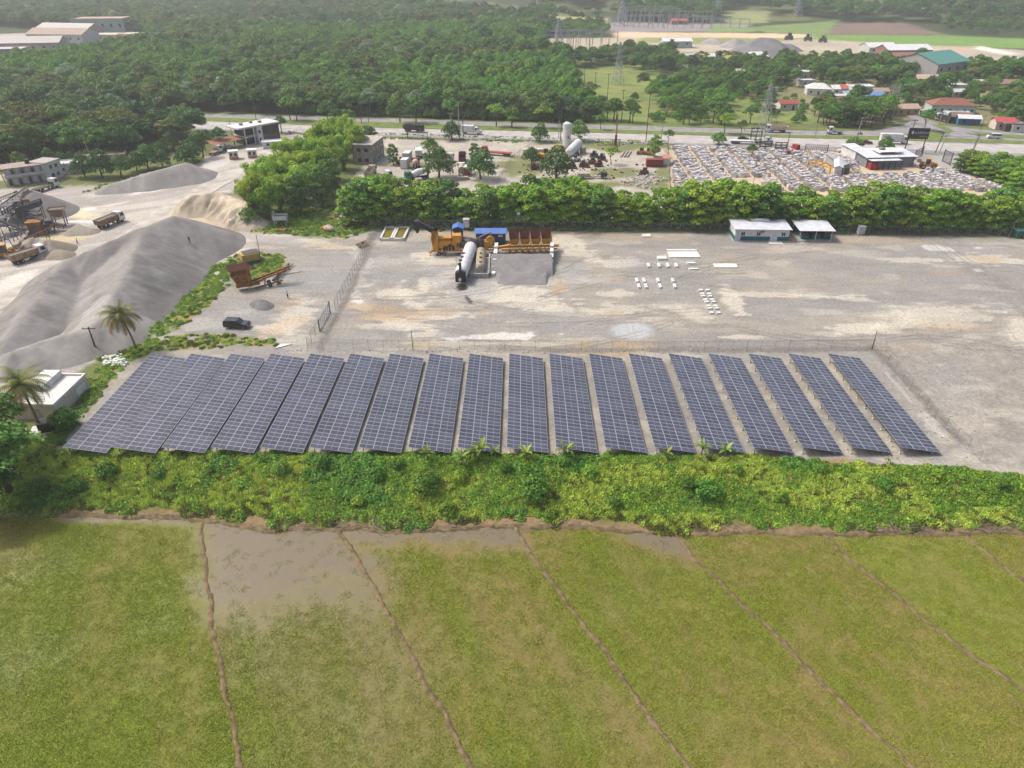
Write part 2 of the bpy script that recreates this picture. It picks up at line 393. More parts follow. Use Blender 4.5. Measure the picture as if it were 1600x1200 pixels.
    for _ in range(16):
        x0, y0 = rt.uniform(560, 1450), rt.uniform(400, 540); arcs.append((x0, y0, x0 + rt.uniform(40, 160), y0 + rt.uniform(-50, 40), x0 + rt.uniform(120, 330), y0 + rt.uniform(-60, 50)))
    for (ax, ay, bx, by, cx_, cy_) in tuple(arcs) + ((1440, 372, 1530, 440, 1640, 520), (1460, 372, 1560, 440, 1660, 505), (1385, 540, 1430, 610, 1500, 680), (905, 425, 1030, 432, 1170, 430), (1060, 440, 1130, 455, 1290, 470), (640, 500, 800, 515, 1000, 500), (1560, 480, 1580, 520, 1640, 600)):
        t = np.linspace(0, 1, 14); qx = (1 - t) ** 2 * ax + 2 * t * (1 - t) * bx + t * t * cx_; qy = (1 - t) ** 2 * ay + 2 * t * (1 - t) * by + t * t * cy_
        d = np.full(X.shape, 1e9)
        for i in range(13):
            ex, ey = qx[i + 1] - qx[i], qy[i + 1] - qy[i]; tt = np.clip(((px - qx[i]) * ex + (py - qy[i]) * ey) / (ex * ex + ey * ey), 0, 1)
            d = np.minimum(d, np.hypot(px - qx[i] - tt * ex, py - qy[i] - tt * ey))
        c = mix(c, (sstep(1.6, .4, np.abs(d - 2.5)) * .45) * sstep(.35, .55, n1), A(122, 116, 106))
    # ---------------- quarry floor
    q = pm([(-300, 330), (-300, 620), (10, 640), (60, 610), (130, 575), (200, 540), (250, 520), (330, 440), (400, 378), (480, 374), (440, 362), (385, 350), (380, 330), (365, 300), (400, 270), (470, 225), (500, 200), (430, 212), (330, 240), (260, 272), (150, 290), (70, 292), (0, 296), (-120, 310)], 3)
    cr = np.array(A(202, 194, 181)); gq = np.array(A(176, 170, 161)); dq = np.array(A(156, 149, 140))
    ang = (Y - X * .55); alo = (X + Y * .55)
    qs = fbm(ang * .30, alo * .03, 21, 5); qn = fbm(X * .06, Y * .06, 22, 4)
    qc = cr + (gq - cr) * (sstep(.38, .60, qs) * .95)[..., None]
    qc = qc + (dq - qc) * (sstep(.55, .72, qn) * .7)[..., None]
    c = c * (1 - q[..., None]) + qc * q[..., None]
    for cx, cy, rx, ry, ro, rgb in ((110, 330, 46, 9, 10, A(226, 216, 176)), (138, 325, 12, 5, 0, A(232, 230, 224)), (135, 346, 34, 2, 0, A(238, 236, 230)), (248, 335, 11, 4, 10, A(245, 244, 240)), (100, 372, 60, 8, -8, A(206, 190, 150)),
                                    (60, 400, 40, 5, -10, A(150, 140, 126)), (230, 300, 80, 5, -18, A(226, 220, 208)), (200, 310, 90, 4, -10, A(168, 160, 150)), (40, 495, 14, 6, 0, A(122, 112, 100)), (120, 440, 70, 4, -28, A(226, 218, 204)), (20, 440, 50, 10, -25, A(225, 218, 205)), (450, 360, 40, 5, 8, A(190, 185, 178)), (430, 375, 50, 6, 8, A(178, 174, 168)),
                                    (330, 260, 40, 6, -20, A(214, 208, 200)), (350, 320, 40, 12, 10, A(190, 172, 146)), (320, 345, 40, 6, 15, A(204, 186, 154)), (30, 275, 60, 6, -6, A(200, 185, 160)), (80, 280, 50, 3, -14, A(170, 138, 108))):
        c = mix(c, el(px, py, cx, cy, rx, ry, ro, n1 * .5 + n2 * .5) * .85, rgb)
    # ---------------- weeds and grass (low plants stand on these)
    gr = grass_mask(px, py, n1, n2)
    gcol = np.array(A(112, 128, 62)); dry = np.array(A(158, 140, 92))
    gc = gcol + (dry - gcol) * sstep(.45, .62, n1)[..., None]
    c = c * (1 - gr[..., None]) + gc * gr[..., None]
    # ---------------- machine yard and stone yard
    ey = pm([(575, 214), (800, 219), (1042, 224), (1046, 345), (520, 345), (560, 270)], 2)
    yc = np.array(A(184, 177, 164)); yg = np.array(A(120, 128, 74)); yd = np.array(A(150, 128, 104)); yw = np.array(A(214, 204, 186))
    m = yc + (yw - yc) * (sstep(.4, .75, n1) * .6)[..., None]; m = m + (yd - m) * (sstep(.5, .75, n2) * .35)[..., None]
    for cx, cy, rx, ry in ((815, 260, 40, 16), (960, 270, 50, 8), (1015, 228, 40, 6), (900, 222, 60, 4), (700, 216, 120, 2.5), (760, 262, 16, 12), (960, 230, 60, 6), (1035, 275, 12, 14), (640, 258, 30, 5), (690, 248, 14, 6), (940, 288, 50, 5), (1020, 288, 26, 8)):
        m = mix(m, el(px, py, cx, cy, rx, ry, 0, n1) * .9, yg)
    c = c * (1 - ey[..., None]) + m * ey[..., None]
    sy = pm([(1046, 224), (1240, 229), (1400, 250), (1475, 262), (1590, 295), (1640, 345), (1046, 345)], 2)
    c = c * (1 - sy[..., None]) + (np.array(A(206, 186, 156)) * (.85 + .3 * n2[..., None])) * sy[..., None]
    lot = pm([(1405, 236), (1520, 240), (1500, 262), (1560, 285), (1590, 300), (1470, 262), (1400, 252)], 2)
    c = mix(c, lot, A(176, 172, 166))
    # ---------------- earth of the bank down to the paddies
    e = edge_y(X); bk = sstep(-.6, .6, e - Y + (n1 - .5) * 4)
    ec = np.array(A(122, 118, 66)) + (np.array(A(150, 124, 88)) - np.array(A(122, 118, 66))) * sstep(.45, .6, n1)[..., None]
    ec = mix(ec, sstep(1.5, .4, Y - bund_y(X) + (n2 - .5) * 2), A(146, 124, 94))
    c = c * (1 - bk[..., None]) + ec * bk[..., None]
    return c, None
GRASS = [[(150, 560), (240, 505), (262, 490), (300, 440), (340, 410), (392, 392), (420, 396), (452, 400), (440, 420), (395, 445), (352, 450), (330, 475), (300, 500), (250, 525), (330, 522), (430, 530), (436, 540), (300, 545), (240, 550), (180, 572)],
         [(385, 362), (388, 350), (400, 335), (500, 318), (560, 330), (596, 346), (588, 358), (540, 372), (470, 368)],
         [(590, 346), (1000, 350), (1640, 360), (1640, 368), (1560, 368), (1480, 364), (1400, 359), (1100, 358), (940, 361), (780, 360), (590, 358)],
         [(100, 600), (200, 555), (190, 580), (130, 650), (95, 700), (60, 700)],
         [(130, 300), (300, 250), (330, 240), (300, 262), (200, 285)],
         [(440, 207), (600, 210), (1042, 222), (1042, 227), (600, 216)],
         [(1480, 250), (1640, 262), (1640, 345), (1590, 300), (1540, 275)]]
def grass_mask(px, py, n1, n2):
    m = np.zeros(px.shape)
    for pts in GRASS: m = np.maximum(m, sstep(-3, 3, polysd(px + (n1 - .5) * 20, py + (n2 - .5) * 8, pts)))
    return m * sstep(.30, .42, n1 * .6 + n2 * .4)

rows = [P(800, y, 0).y for y in list(np.arange(694, 345, -1.0)) + list(np.arange(345, 192, -1.3))]
rows = list(np.arange(72, rows[0], .55)) + rows
M_LAND = sheetmat('gravel_and_earth', fine=(1.6, .30), coarse=(.09, .10), bump=.55)
sheet('ground_yard_and_quarry', np.concatenate([np.arange(-330, -110, .8), np.arange(-110, 150, .45), np.arange(150, 225, .8)]), np.array(rows), land_col, land_z, M_LAND)

# ---------------- base ground, hills
def far_z(x, y):
    st = 900 + 120 * np.clip(-x / 500, -.4, 1) + 60 * fbm(x * .004, x * 0 + 2, 31, 3)
    up = np.clip(y - st, 0, None)
    h = up * .085 * (.55 + .9 * fbm(x * .0022, y * .0022, 33, 4)) + np.clip(up - 350, 0, None) * .12
    return -.12 + 72 * np.tanh(h / 72)
def far_col(X, Y):
    px, py = pix(X, Y)
    n1 = fbm(X * .03, Y * .03, 41, 4); n2 = fbm(X * .15, Y * .15, 42, 3)
    wx = px + (n1 - .5) * 14; wy = py + (n2 - .5) * 2
    c = np.empty(X.shape + (3,)); c[:] = A(66, 80, 44)
    c = mix(c, sstep(.5, .66, n1) * (Y > 900), A(112, 116, 72))
    def pm(pts, s=1.2): return sstep(-s, s, polysd(wx, wy, pts))
    g1 = np.array(A(116, 138, 70)) + (np.array(A(142, 146, 82)) - np.array(A(116, 138, 70))) * sstep(.4, .6, n2)[..., None]
    past = pm([(890, 95), (1010, 95), (1070, 140), (1180, 145), (1250, 150), (1345, 207), (1240, 205), (1000, 197), (925, 192), (905, 140)])
    c = c * (1 - past[..., None]) + g1 * past[..., None]
    for pts, rgb in (([(1060, 88), (1600, 100), (1640, 190), (1480, 195), (1345, 205), (1150, 140)], A(140, 136, 96)),
                     ([(950, 52), (1270, 56), (1620, 80), (1620, 100), (1340, 96), (1100, 92), (985, 76)], A(190, 178, 158)),
                     ([(955, 49), (1270, 53), (1268, 59), (960, 58)], A(224, 200, 164)),
                     ([(1000, 58), (1260, 60), (1150, 70), (1000, 66)], A(150, 156, 96)),
                     ([(1060, 80), (1345, 84), (1345, 96), (1060, 94)], A(160, 164, 92)),
                     ([(930, 34), (1175, 38), (1150, 49), (950, 49)], A(158, 150, 150)),
                     ([(840, 27), (950, 30), (950, 35), (880, 34)], A(180, 176, 120)),
                     ([(1190, 40), (1310, 33), (1290, 55), (1185, 50)], A(128, 152, 88)), ([(1110, 40), (1190, 42), (1180, 50), (1105, 50)], A(134, 156, 96)),
                     ([(1312, 35), (1408, 35), (1480, 54), (1290, 54)], A(134, 116, 102)), ([(1280, 54), (1480, 55), (1640, 62), (1640, 77), (1420, 70), (1250, 60)], A(124, 158, 78)),
                     ([(1130, 25), (1200, 25), (1200, 36), (1120, 38)], A(150, 158, 104)),
                     ([(1380, 72), (1520, 72), (1500, 82), (1380, 80)], A(198, 176, 150)), ([(1530, 70), (1590, 84), (1570, 86), (1525, 76)], A(232, 226, 214)),
                     ([(850, 60), (965, 58), (1000, 62), (960, 86), (870, 84)], A(192, 180, 150)),
                     ([(-40, 54), (120, 50), (230, 58), (225, 72), (60, 92), (-40, 100)], A(196, 186, 170)), ([(-40, 8), (60, 10), (66, 18), (-40, 26)], A(176, 136, 116)), ([(220, 4), (272, 0), (270, 8), (215, 12)], A(206, 190, 168)),
                     ([(1480, 195), (1640, 205), (1640, 222), (1440, 214), (1340, 207)], A(136, 150, 84))):
        c = mix(c, pm(pts), rgb)
    return c, None
fr = [200, 250] + list(np.geomspace(300, 2600, 330))
M_FAR = sheetmat('far_land', fine=(.25, .22), coarse=(.02, .15), bump=.2)
sheet('hills', np.arange(-1900, 1901, 8.0), np.array(fr), far_col, far_z, M_FAR)
g = MB(); ZB = -5.0
g.add([(-6000, -800, ZB), (6000, -800, ZB), (6000, 9000, ZB), (-6000, 9000, ZB)], [(0, 1, 2, 3)])
tag(g.build('ground', mat('base_earth', A(92, 92, 60), scale=.01)), kind='structure')

# ---------------- paddies
BLINES = [[(300, 790), (313, 812), (318, 870), (335, 990), (355, 1090), (378, 1200), (400, 1330)],
          [(524, 815), (533, 832), (560, 880), (600, 945), (650, 1040), (700, 1130), (738, 1200), (800, 1330)],
          [(802, 815), (808, 828), (840, 880), (900, 960), (980, 1070), (1078, 1200), (1180, 1330)],
          [(1040, 822), (1056, 836), (1085, 870), (1180, 962), (1290, 1070), (1425, 1200), (1560, 1330)],
          [(1270, 822), (1285, 832), (1330, 875), (1450, 972), (1600, 1080), (1760, 1195)],
          [(1490, 824), (1510, 838), (1560, 880), (1600, 908), (1700, 975)]]
def pad_z(x, y): return np.full(x.shape, -3.25) + (fbm(x * .3, y * .3, 55) - .5) * .03
def pad_masks(X, Y):
    px, py = pix(X, Y, -3.25)
    n0 = fbm(X * .035, Y * .05, 54, 3); n1 = fbm(X * .11 + Y * .04, Y * .13, 51, 4); n2 = fbm(X * .5, Y * .5, 52, 4); n3 = fbm((X + Y * .45) * .30, (Y - X * .45) * .05, 53, 4)
    wet = np.zeros(X.shape)
    for pts, s in (([(318, 806), (528, 818), (560, 880), (580, 915), (480, 915), (400, 940), (330, 930)], 90), ([(535, 820), (802, 814), (826, 852), (700, 850), (640, 838), (560, 846)], 40),
                   ([(960, 826), (1052, 830), (1090, 880), (1020, 852)], 34), ([(80, 806), (220, 806), (310, 812), (306, 820), (90, 814)], 12)):
        wet = np.maximum(wet, sstep(-s, s, polysd(px, py, pts)))
    wet = np.clip((wet * 1.45 - .12) * (wet > .02) + (n2 - .5) * .5 + (n1 - .5) * 1.0, 0, 1)
    dens = np.clip(.66 + (n1 - .5) * 1.0 + (n3 - .5) * 1.2 + (n0 - .5) * .6 + (n2 - .5) * .8 - wet * 1.5, 0, 1)
    edge = np.full(X.shape, 1e9)
    return px, py, wet, dens, n0, n1, n2, n3
def pad_col(X, Y):
    px, py, wet, dens, n0, n1, n2, n3 = pad_masks(X, Y)
    mud = np.array(A(128, 116, 64)); ol = np.array(A(120, 123, 48)); wt = np.array(A(126, 114, 90)); gn = np.array(A(120, 138, 40))
    c = mud + (ol - mud) * sstep(.1, .7, dens)[..., None]
    c = mix(c, sstep(-25, 25, polysd(px, py, [(314, 800), (526, 815), (600, 945), (740, 1200), (378, 1200), (335, 990)])) * (.35 + .4 * sstep(1150, 880, py)), A(122, 116, 74))
    c = mix(c, sstep(-12, 12, polysd(px, py, [(-80, 800), (314, 800), (335, 990), (378, 1220), (-80, 1220)])) * .35, A(108, 126, 34))
    c = mix(c, sstep(-12, 12, polysd(px, py, [(1285, 832), (1510, 838), (1640, 930), (1640, 1110), (1450, 972)])) * .3, A(118, 146, 34))
    c = c + (gn - c) * (sstep(.55, 1.0, dens) * .55)[..., None]
    dry = sstep(950, 1300, px) * sstep(.42, .6, n3); c = mix(c, dry * .6, A(150, 126, 84))
    c = mix(c, sstep(.3, .9, wet), wt)
    c = mix(c, sstep(120, 0, px) * sstep(900, 810, py) * .6, A(110, 78, 40))
    w2 = np.clip(wet * .9 + .10 * (n1 > .5), 0, 1)
    return c, w2
M_PAD = sheetmat('flooded_mud', rough=.8, fine=(3.2, .30), coarse=(.35, .12), bump=.5, wet=True)
pad = sheet('paddy_field', np.arange(-115, 135, .5), np.arange(24, 84.5, .42), pad_col, pad_z, M_PAD, wetf=True, keep=lambda x, y: y < bund_y(x) + 2.0)
M_BUND = mat('bund_earth', A(138, 118, 88), A(100, 88, 58), scale=1.4, rough=.95, bump=.6, detail=8)
def earth_bank(name, line, w, h, z0, label):
    pts = [P(a, b, z0) for a, b in line]; dense = []
    for a, b in zip(pts[:-1], pts[1:]):
        n = max(2, int((b - a).length / .5))
        dense += [a.lerp(b, k / n) for k in range(n)]
    dense.append(pts[-1]); m = MB(); prof = [(-1, -.25), (-.55, .75), (0, 1), (.5, .8), (1, -.25)]; vs = []
    for i, p in enumerate(dense):
        d = (dense[min(i + 1, len(dense) - 1)] - dense[max(i - 1, 0)]); d.z = 0; d.normalize(); s = Vector((-d.y, d.x, 0))
        k = .6 + .9 * float(vnoise(np.array(i * .7), np.array(len(line) * 1.7), 61)); hh = h * (.7 + .6 * float(vnoise(np.array(i * .5), np.array(3.3), 62)))
        off = (float(vnoise(np.array(i * .15), np.array(line[0][0] * .1), 63)) - .5) * .6 + (float(vnoise(np.array(i * .9), np.array(line[0][0] * .1), 64)) - .5) * .28
        vs += [p + s * (a * w * k + off) + Vector((0, 0, b * hh)) for a, b in prof]
    q = len(prof); fs = [(i * q + j, i * q + j + 1, (i + 1) * q + j + 1, (i + 1) * q + j) for i in range(len(dense) - 1) for j in range(q - 1)]
    m.add(vs, fs); o = m.build(name, M_BUND, smooth=True); return tag(o, label, 'earth bund', 'low earth bunds between the paddies')
for ln, lb in zip(BLINES, ('earth bund left of the most flooded paddy plot', 'earth bund right of the most flooded paddy plot', 'earth bund reaching the bottom edge right of the middle', 'earth bund running from the bank middle to the lower right corner area',
                           'long earth bund beside the brightest green plot on the right', 'short earth bund in the far right corner of the paddies')):
    earth_bank('earth_bund', ln, .33, .14, -3.24, lb)
earth_bank('earth_bund', [(a, b + 2) for a, b in BUND], .5, .2, -3.22, 'brown earth bund along the foot of the overgrown bank')

# ---------------- highway
def ribbon(name, top, bot, z, m, kind='structure', parent=None, step=6):
    """strip of road between two edge lines given in photo pixels"""
    x0 = max(top[0][0], bot[0][0]); x1 = min(top[-1][0], bot[-1][0]); vs = []; fs = []
    xs = np.arange(x0, x1 + 1, step)
    for x in xs:
        vs += [P(x, np.interp(x, *zip(*top)), z), P(x, np.interp(x, *zip(*bot)), z)]
    for i in range(len(xs) - 1): fs.append((2 * i, 2 * i + 1, 2 * i + 3, 2 * i + 2))
    b = MB().add(vs, fs); o = b.build(name, m, parent, smooth=True)
    if kind and not parent: o['kind'] = kind
    return o
N_TOP = [(0, 176), (445, 194), (600, 200), (750, 203), (1000, 209), (1250, 215.5), (1400, 219), (1600, 225), (1900, 234)]
N_BOT = [(0, 188), (445, 206), (600, 211), (750, 215), (1000, 222), (1250, 228), (1400, 233), (1600, 240), (1900, 251)]
N_SHO = [(0, 190), (445, 208), (600, 213.5), (750, 218), (1000, 225), (1250, 233), (1400, 240), (1600, 247), (1900, 258)]
F_TOP = [(0, 167), (445, 181), (600, 185), (800, 192), (1000, 197), (1250, 204), (1400, 205), (1600, 214), (1900, 226)]
F_BOT = [(0, 172), (445, 187), (600, 190.5), (800, 197.5), (1000, 203.5), (1250, 211), (1400, 212.5), (1600, 220), (1900, 232)]
M_CONC = mat('road_concrete', A(200, 194, 188), A(178, 173, 167), scale=.25, rough=.9, bump=.1)
M_ASPH = mat('road_asphalt', A(164, 160, 158), A(142, 139, 137), scale=.3, rough=.92, bump=.1)
M_VERGE = mat('verge_grass', A(124, 142, 66), A(104, 116, 58), scale=.35, rough=.95, bump=.5, detail=7)
M_LINE = mat('road_paint', A(232, 230, 224), scale=3)
ribbon('road_shoulder', N_BOT, N_SHO, .10, M_ASPH)
rn = ribbon('road', N_TOP, N_BOT, .14, M_CONC)
rf = ribbon('road', F_TOP, F_BOT, .14, M_ASPH)
ribbon('grass_median', [(a, b) for a, b in F_BOT], [(a, b) for a, b in N_TOP], .24, M_VERGE)
ribbon('road_verge', [(0, 165), (445, 178), (800, 189), (1000, 193.5), (1340, 202)], [(0, 167.5), (445, 181.2), (600, 185.2), (800, 192.2), (1000, 197.2), (1340, 204.5)], .12, M_VERGE)
def mid(a, b, t): return [(x, y + (np.interp(x, *zip(*b)) - y) * t) for x, y in a]
for par, tp, bt in ((rn, N_TOP, N_BOT), (rf, F_TOP, F_BOT)):
    for t, dash in ((.05, 0), (.5, 1), (.95, 0)):
        L_ = mid(tp, bt, t); b = MB(); xs = np.arange(0, 1900, 3 if not dash else 7)
        for i in range(len(xs) - 1):
            if dash and i % 3: continue
            a0 = P(xs[i], np.interp(xs[i], *zip(*L_)), .15); a1 = P(xs[i + 1], np.interp(xs[i + 1], *zip(*L_)), .15)
            w = Vector((0, .10, 0)); b.quad(a0 - w, a1 - w, a1 + w, a0 + w)
        b.build('lane_marking', M_LINE, par)
# side roads at the junction
def patch(name, pts, z, m, kind='structure'):
    vs = [P(a, b, z) for a, b in pts]; b = MB().add(vs, [tuple(range(len(vs)))]); o = b.build(name, m); o['kind'] = kind; return o
patch('side_road', [(1345, 209), (1372, 203), (1412, 196), (1424, 186), (1412, 178), (1424, 176), (1452, 188), (1470, 196), (1530, 202), (1640, 212), (1640, 220), (1600, 216), (1560, 214), (1540, 211), (1510, 208), (1530, 215), (1560, 226), (1440, 222), (1480, 216), (1500, 212), (1470, 205), (1440, 206), (1395, 211)], .16, M_ASPH)
patch('grass_island', [(1392, 213), (1420, 209), (1442, 203), (1462, 205), (1486, 213), (1440, 216)], .26, M_VERGE)
patch('grass_island', [(1456, 194), (1474, 196), (1492, 206), (1480, 205)], .26, M_VERGE)
patch('grass_island', [(1516, 205), (1560, 209), (1640, 215), (1640, 219), (1540, 213)], .26, M_VERGE)
patch('grass_island', [(1415, 217), (1446, 216), (1460, 218), (1430, 220)], .26, M_VERGE)
patch('quarry_access_road', [(-60, 500), (60, 430), (180, 372), (262, 318), (330, 280), (400, 240), (470, 212), (478, 218), (420, 250), (350, 290), (290, 325), (225, 362), (120, 415), (40, 462), (-60, 520)], .09, mat('trodden_sand', A(208, 201, 188), A(178, 170, 158), scale=.22, rough=.95, bump=.3, detail=7))

# ---------------- gravel heaps
M_GRAVEL = sheetmat('loose_gravel', fine=(1.1, .12), coarse=(.2, .10), bump=.25)
def heap(label, segs, rgb, slope=.62, res=.6, seed=0, rgb2=None, name='gravel_heap', rough=.3):
    W_ = [(P(*a), P(*b)) for a, b in segs]
    r = max(max(a.z, b.z) for a, b in W_) / slope + 3
    x0 = min(min(a.x, b.x) for a, b in W_) - r; x1 = max(max(a.x, b.x) for a, b in W_) + r
    y0 = min(min(a.y, b.y) for a, b in W_) - r; y1 = max(max(a.y, b.y) for a, b in W_) + r
    def hz(x, y, want=False):
        z = np.full(x.shape, -9.0); ww = x + (fbm(x * .12, y * .12, 70 + seed) - .5) * 1.8; wv = y + (fbm(x * .12, y * .12, 80 + seed) - .5) * 1.8
        S_ = np.zeros(x.shape)
        for i_, (a, b) in enumerate(W_):
            ex, ey = b.x - a.x, b.y - a.y; t = np.clip(((ww - a.x) * ex + (wv - a.y) * ey) / (ex * ex + ey * ey + 1e-9), 0, 1)
            d = np.hypot(ww - a.x - t * ex, wv - a.y - t * ey)
            zn = a.z + (b.z - a.z) * t - slope * (np.sqrt(d * d + 1.2) - .95)
            s_ = i_ * 37.0 + t * math.hypot(ex, ey) + np.arctan2(y - a.y - t * ey, x - a.x - t * ex) * 6.0; S_ = np.where(zn > z, s_, S_); z = np.maximum(z, zn)
        zt = max(max(a.z, b.z) for a, b in W_)
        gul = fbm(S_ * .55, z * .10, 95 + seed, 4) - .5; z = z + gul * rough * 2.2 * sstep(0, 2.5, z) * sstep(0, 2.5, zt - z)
        if want: return gul, z
        z = z + (fbm(x * .5, y * .5, 90 + seed) - .5) * rough * sstep(0, 2, z)
        return np.maximum(z, -.4)
    c1, c2 = np.array(rgb), np.array(rgb2 or [v * .86 for v in rgb])
    def hc(x, y):
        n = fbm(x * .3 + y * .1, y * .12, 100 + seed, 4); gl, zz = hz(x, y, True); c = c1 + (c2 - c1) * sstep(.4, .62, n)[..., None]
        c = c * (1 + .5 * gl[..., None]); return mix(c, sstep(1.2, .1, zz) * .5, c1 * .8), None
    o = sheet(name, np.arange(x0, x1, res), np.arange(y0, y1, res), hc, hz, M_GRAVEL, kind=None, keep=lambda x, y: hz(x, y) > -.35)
    return tag(o, label, 'gravel heap', 'heaps of crushed stone')
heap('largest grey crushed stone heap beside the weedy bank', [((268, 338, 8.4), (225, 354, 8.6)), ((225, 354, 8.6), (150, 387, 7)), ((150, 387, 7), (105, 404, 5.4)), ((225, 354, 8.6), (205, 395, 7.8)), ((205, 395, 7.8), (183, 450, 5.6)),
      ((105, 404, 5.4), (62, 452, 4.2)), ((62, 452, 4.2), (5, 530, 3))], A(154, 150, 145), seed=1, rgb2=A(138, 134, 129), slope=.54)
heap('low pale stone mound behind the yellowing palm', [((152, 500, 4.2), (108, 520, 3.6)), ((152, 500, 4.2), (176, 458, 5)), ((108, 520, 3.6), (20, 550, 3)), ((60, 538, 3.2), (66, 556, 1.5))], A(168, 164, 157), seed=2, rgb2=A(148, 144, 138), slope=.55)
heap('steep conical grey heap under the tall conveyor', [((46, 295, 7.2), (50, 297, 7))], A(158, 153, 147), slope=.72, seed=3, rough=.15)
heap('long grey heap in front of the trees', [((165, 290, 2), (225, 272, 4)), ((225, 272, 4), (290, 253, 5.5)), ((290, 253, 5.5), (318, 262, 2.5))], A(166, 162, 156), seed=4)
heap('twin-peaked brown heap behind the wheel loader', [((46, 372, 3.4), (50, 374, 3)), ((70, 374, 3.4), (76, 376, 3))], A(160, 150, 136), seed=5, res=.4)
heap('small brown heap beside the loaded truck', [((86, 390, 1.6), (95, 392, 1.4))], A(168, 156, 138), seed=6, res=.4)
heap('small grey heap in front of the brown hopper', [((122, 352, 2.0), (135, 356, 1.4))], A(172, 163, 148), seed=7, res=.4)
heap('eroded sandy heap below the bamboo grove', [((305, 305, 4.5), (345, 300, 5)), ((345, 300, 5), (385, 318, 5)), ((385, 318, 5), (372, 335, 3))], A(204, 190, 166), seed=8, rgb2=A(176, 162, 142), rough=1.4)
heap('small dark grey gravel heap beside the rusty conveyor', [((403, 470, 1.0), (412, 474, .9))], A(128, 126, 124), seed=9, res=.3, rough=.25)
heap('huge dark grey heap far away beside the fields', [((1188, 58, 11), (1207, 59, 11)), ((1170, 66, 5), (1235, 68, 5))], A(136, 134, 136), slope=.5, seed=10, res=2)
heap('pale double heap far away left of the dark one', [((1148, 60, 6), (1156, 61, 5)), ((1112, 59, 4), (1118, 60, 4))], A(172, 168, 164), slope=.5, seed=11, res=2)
# feed ramp of crushed stone between two concrete walls
a, b_, c_, d_ = P(771, 446), P(861, 443), P(862, 396, 2.4), P(776, 397, 2.4)
def rc(x, y):
    n = fbm(x * .6, y * .6, 130); return np.array(A(138, 135, 133)) * (.85 + .35 * n)[..., None], None
def rz_(x, y):
    t = (y - a.y) / (c_.y - a.y); sx = np.minimum(x - a.x, b_.x - x)
    return np.clip(t, -.2, 1.15) * 2.3 + (fbm(x * .5, y * .5, 131) - .5) * .35 - sstep(1.2, -.4, sx) * 1.6 * sstep(.6, .2, t) - .3 * (t < 0) - .05
o = sheet('gravel_ramp', np.arange(a.x - .8, b_.x + .9, .35), np.arange(a.y - 1.5, c_.y + .2, .35), rc, rz_, M_GRAVEL, kind=None)
tag(o, 'dark grey crushed stone ramp rising to the cold feed bins', 'gravel heap', 'heaps of crushed stone')
# ================================================================== plants
def leaves_mesh(name, P0, Nrm, size, m, aspect=1.6, up=.35, jit=.7, seed=0, lv=None, axis=None, bend=0.0):
    """one quad per leaf: P0 (n,3) places, Nrm (n,3) outward directions"""
    r = np.random.default_rng(seed); n = len(P0)
    nn = Nrm + np.array([0, 0, up]) + r.normal(0, jit, (n, 3)); nn /= np.linalg.norm(nn, axis=1, keepdims=True) + 1e-9
    a = r.normal(0, 1, (n, 3)) if axis is None else axis + r.normal(0, .25, (n, 3))
    t = a - nn * (a * nn).sum(1, keepdims=True); t /= np.linalg.norm(t, axis=1, keepdims=True) + 1e-9
    b = np.cross(nn, t); s = (size * r.uniform(.65, 1.35, n))[:, None]
    tx, bx = t * s * aspect / 2, b * s / 2
    tip = P0 + tx + (0 if not bend else np.array([0, 0, -bend]) * s)
    co = np.stack([P0 - tx, P0 - bx * .9, tip, P0 + bx * .9], 1).reshape(-1, 3)
    fc = np.arange(n * 4).reshape(-1, 4)
    me = bpy.data.meshes.new(name); fast_mesh(me, co, fc)
    v = r.uniform(0, 1, n) if lv is None else np.clip(lv + r.normal(0, .16, n), 0, 1)
    at = me.attributes.new('lv', 'FLOAT', 'POINT'); at.data.foreach_set('value', np.repeat(v, 4).astype(np.float32))
    me.materials.append(m); return me
def lobes_to_leaves(lobes, per, rng, inner=.25):
    """leaf places on the shells of the lobes, thinned where one lobe lies inside another"""
    Pl, Nl, Lv = [], [], []
    C = np.array([l[:3] for l in lobes]); Rr = np.array([l[3:6] for l in lobes])
    for i, (c, q) in enumerate(zip(C, Rr)):
        n = int(per * (q[0] * q[1]) ** .8) + 6
        d = rng.normal(0, 1, (n, 3)); d /= np.linalg.norm(d, axis=1, keepdims=True)
        d[:, 2] = np.where(d[:, 2] < -.35, -d[:, 2] * .5, d[:, 2])
        rad = 1 - np.abs(rng.normal(0, inner, n)).clip(0, .8)
        p = c + d * q * rad[:, None]
        deep = (((p[:, None, :] - C[None]) / Rr[None]) ** 2).sum(2); deep[:, i] = 9
        k = deep.min(1) > .55
        Pl.append(p[k]); Nl.append(d[k]); Lv.append(np.full(k.sum(), rng.uniform(.25, .75)))
    return np.concatenate(Pl), np.concatenate(Nl), np.concatenate(Lv)
def trunk_mb(h, r, limbs, rng, lean=.05, spread=.5):
    b = MB(); tx, ty = rng.normal(0, lean, 2) * h
    pts = [(0, 0, -.3), (tx * .25, ty * .25, h * .35), (tx * .7, ty * .7, h * .7), (tx, ty, h)]
    b.tube(pts, [r * 1.25, r * .9, r * .65, r * .3], 7)
    for k in range(limbs):
        t = rng.uniform(.45, .8); a = k * 2 * math.pi / limbs + rng.uniform(-.4, .4); L_ = h * rng.uniform(.35, .55)
        p = Vector((tx * t, ty * t, h * t)); e = p + Vector((math.cos(a) * L_ * spread, math.sin(a) * L_ * spread, L_ * .75)); q = p.lerp(e, .5) + Vector((math.cos(a), math.sin(a), -.3)) * L_ * .1
        b.tube([p, q, e], [r * .45, r * .32, r * .12], 5)
    return b
M_BARK = mat('bark', A(120, 104, 86), A(88, 76, 62), scale=3, rough=.95, bump=.6)
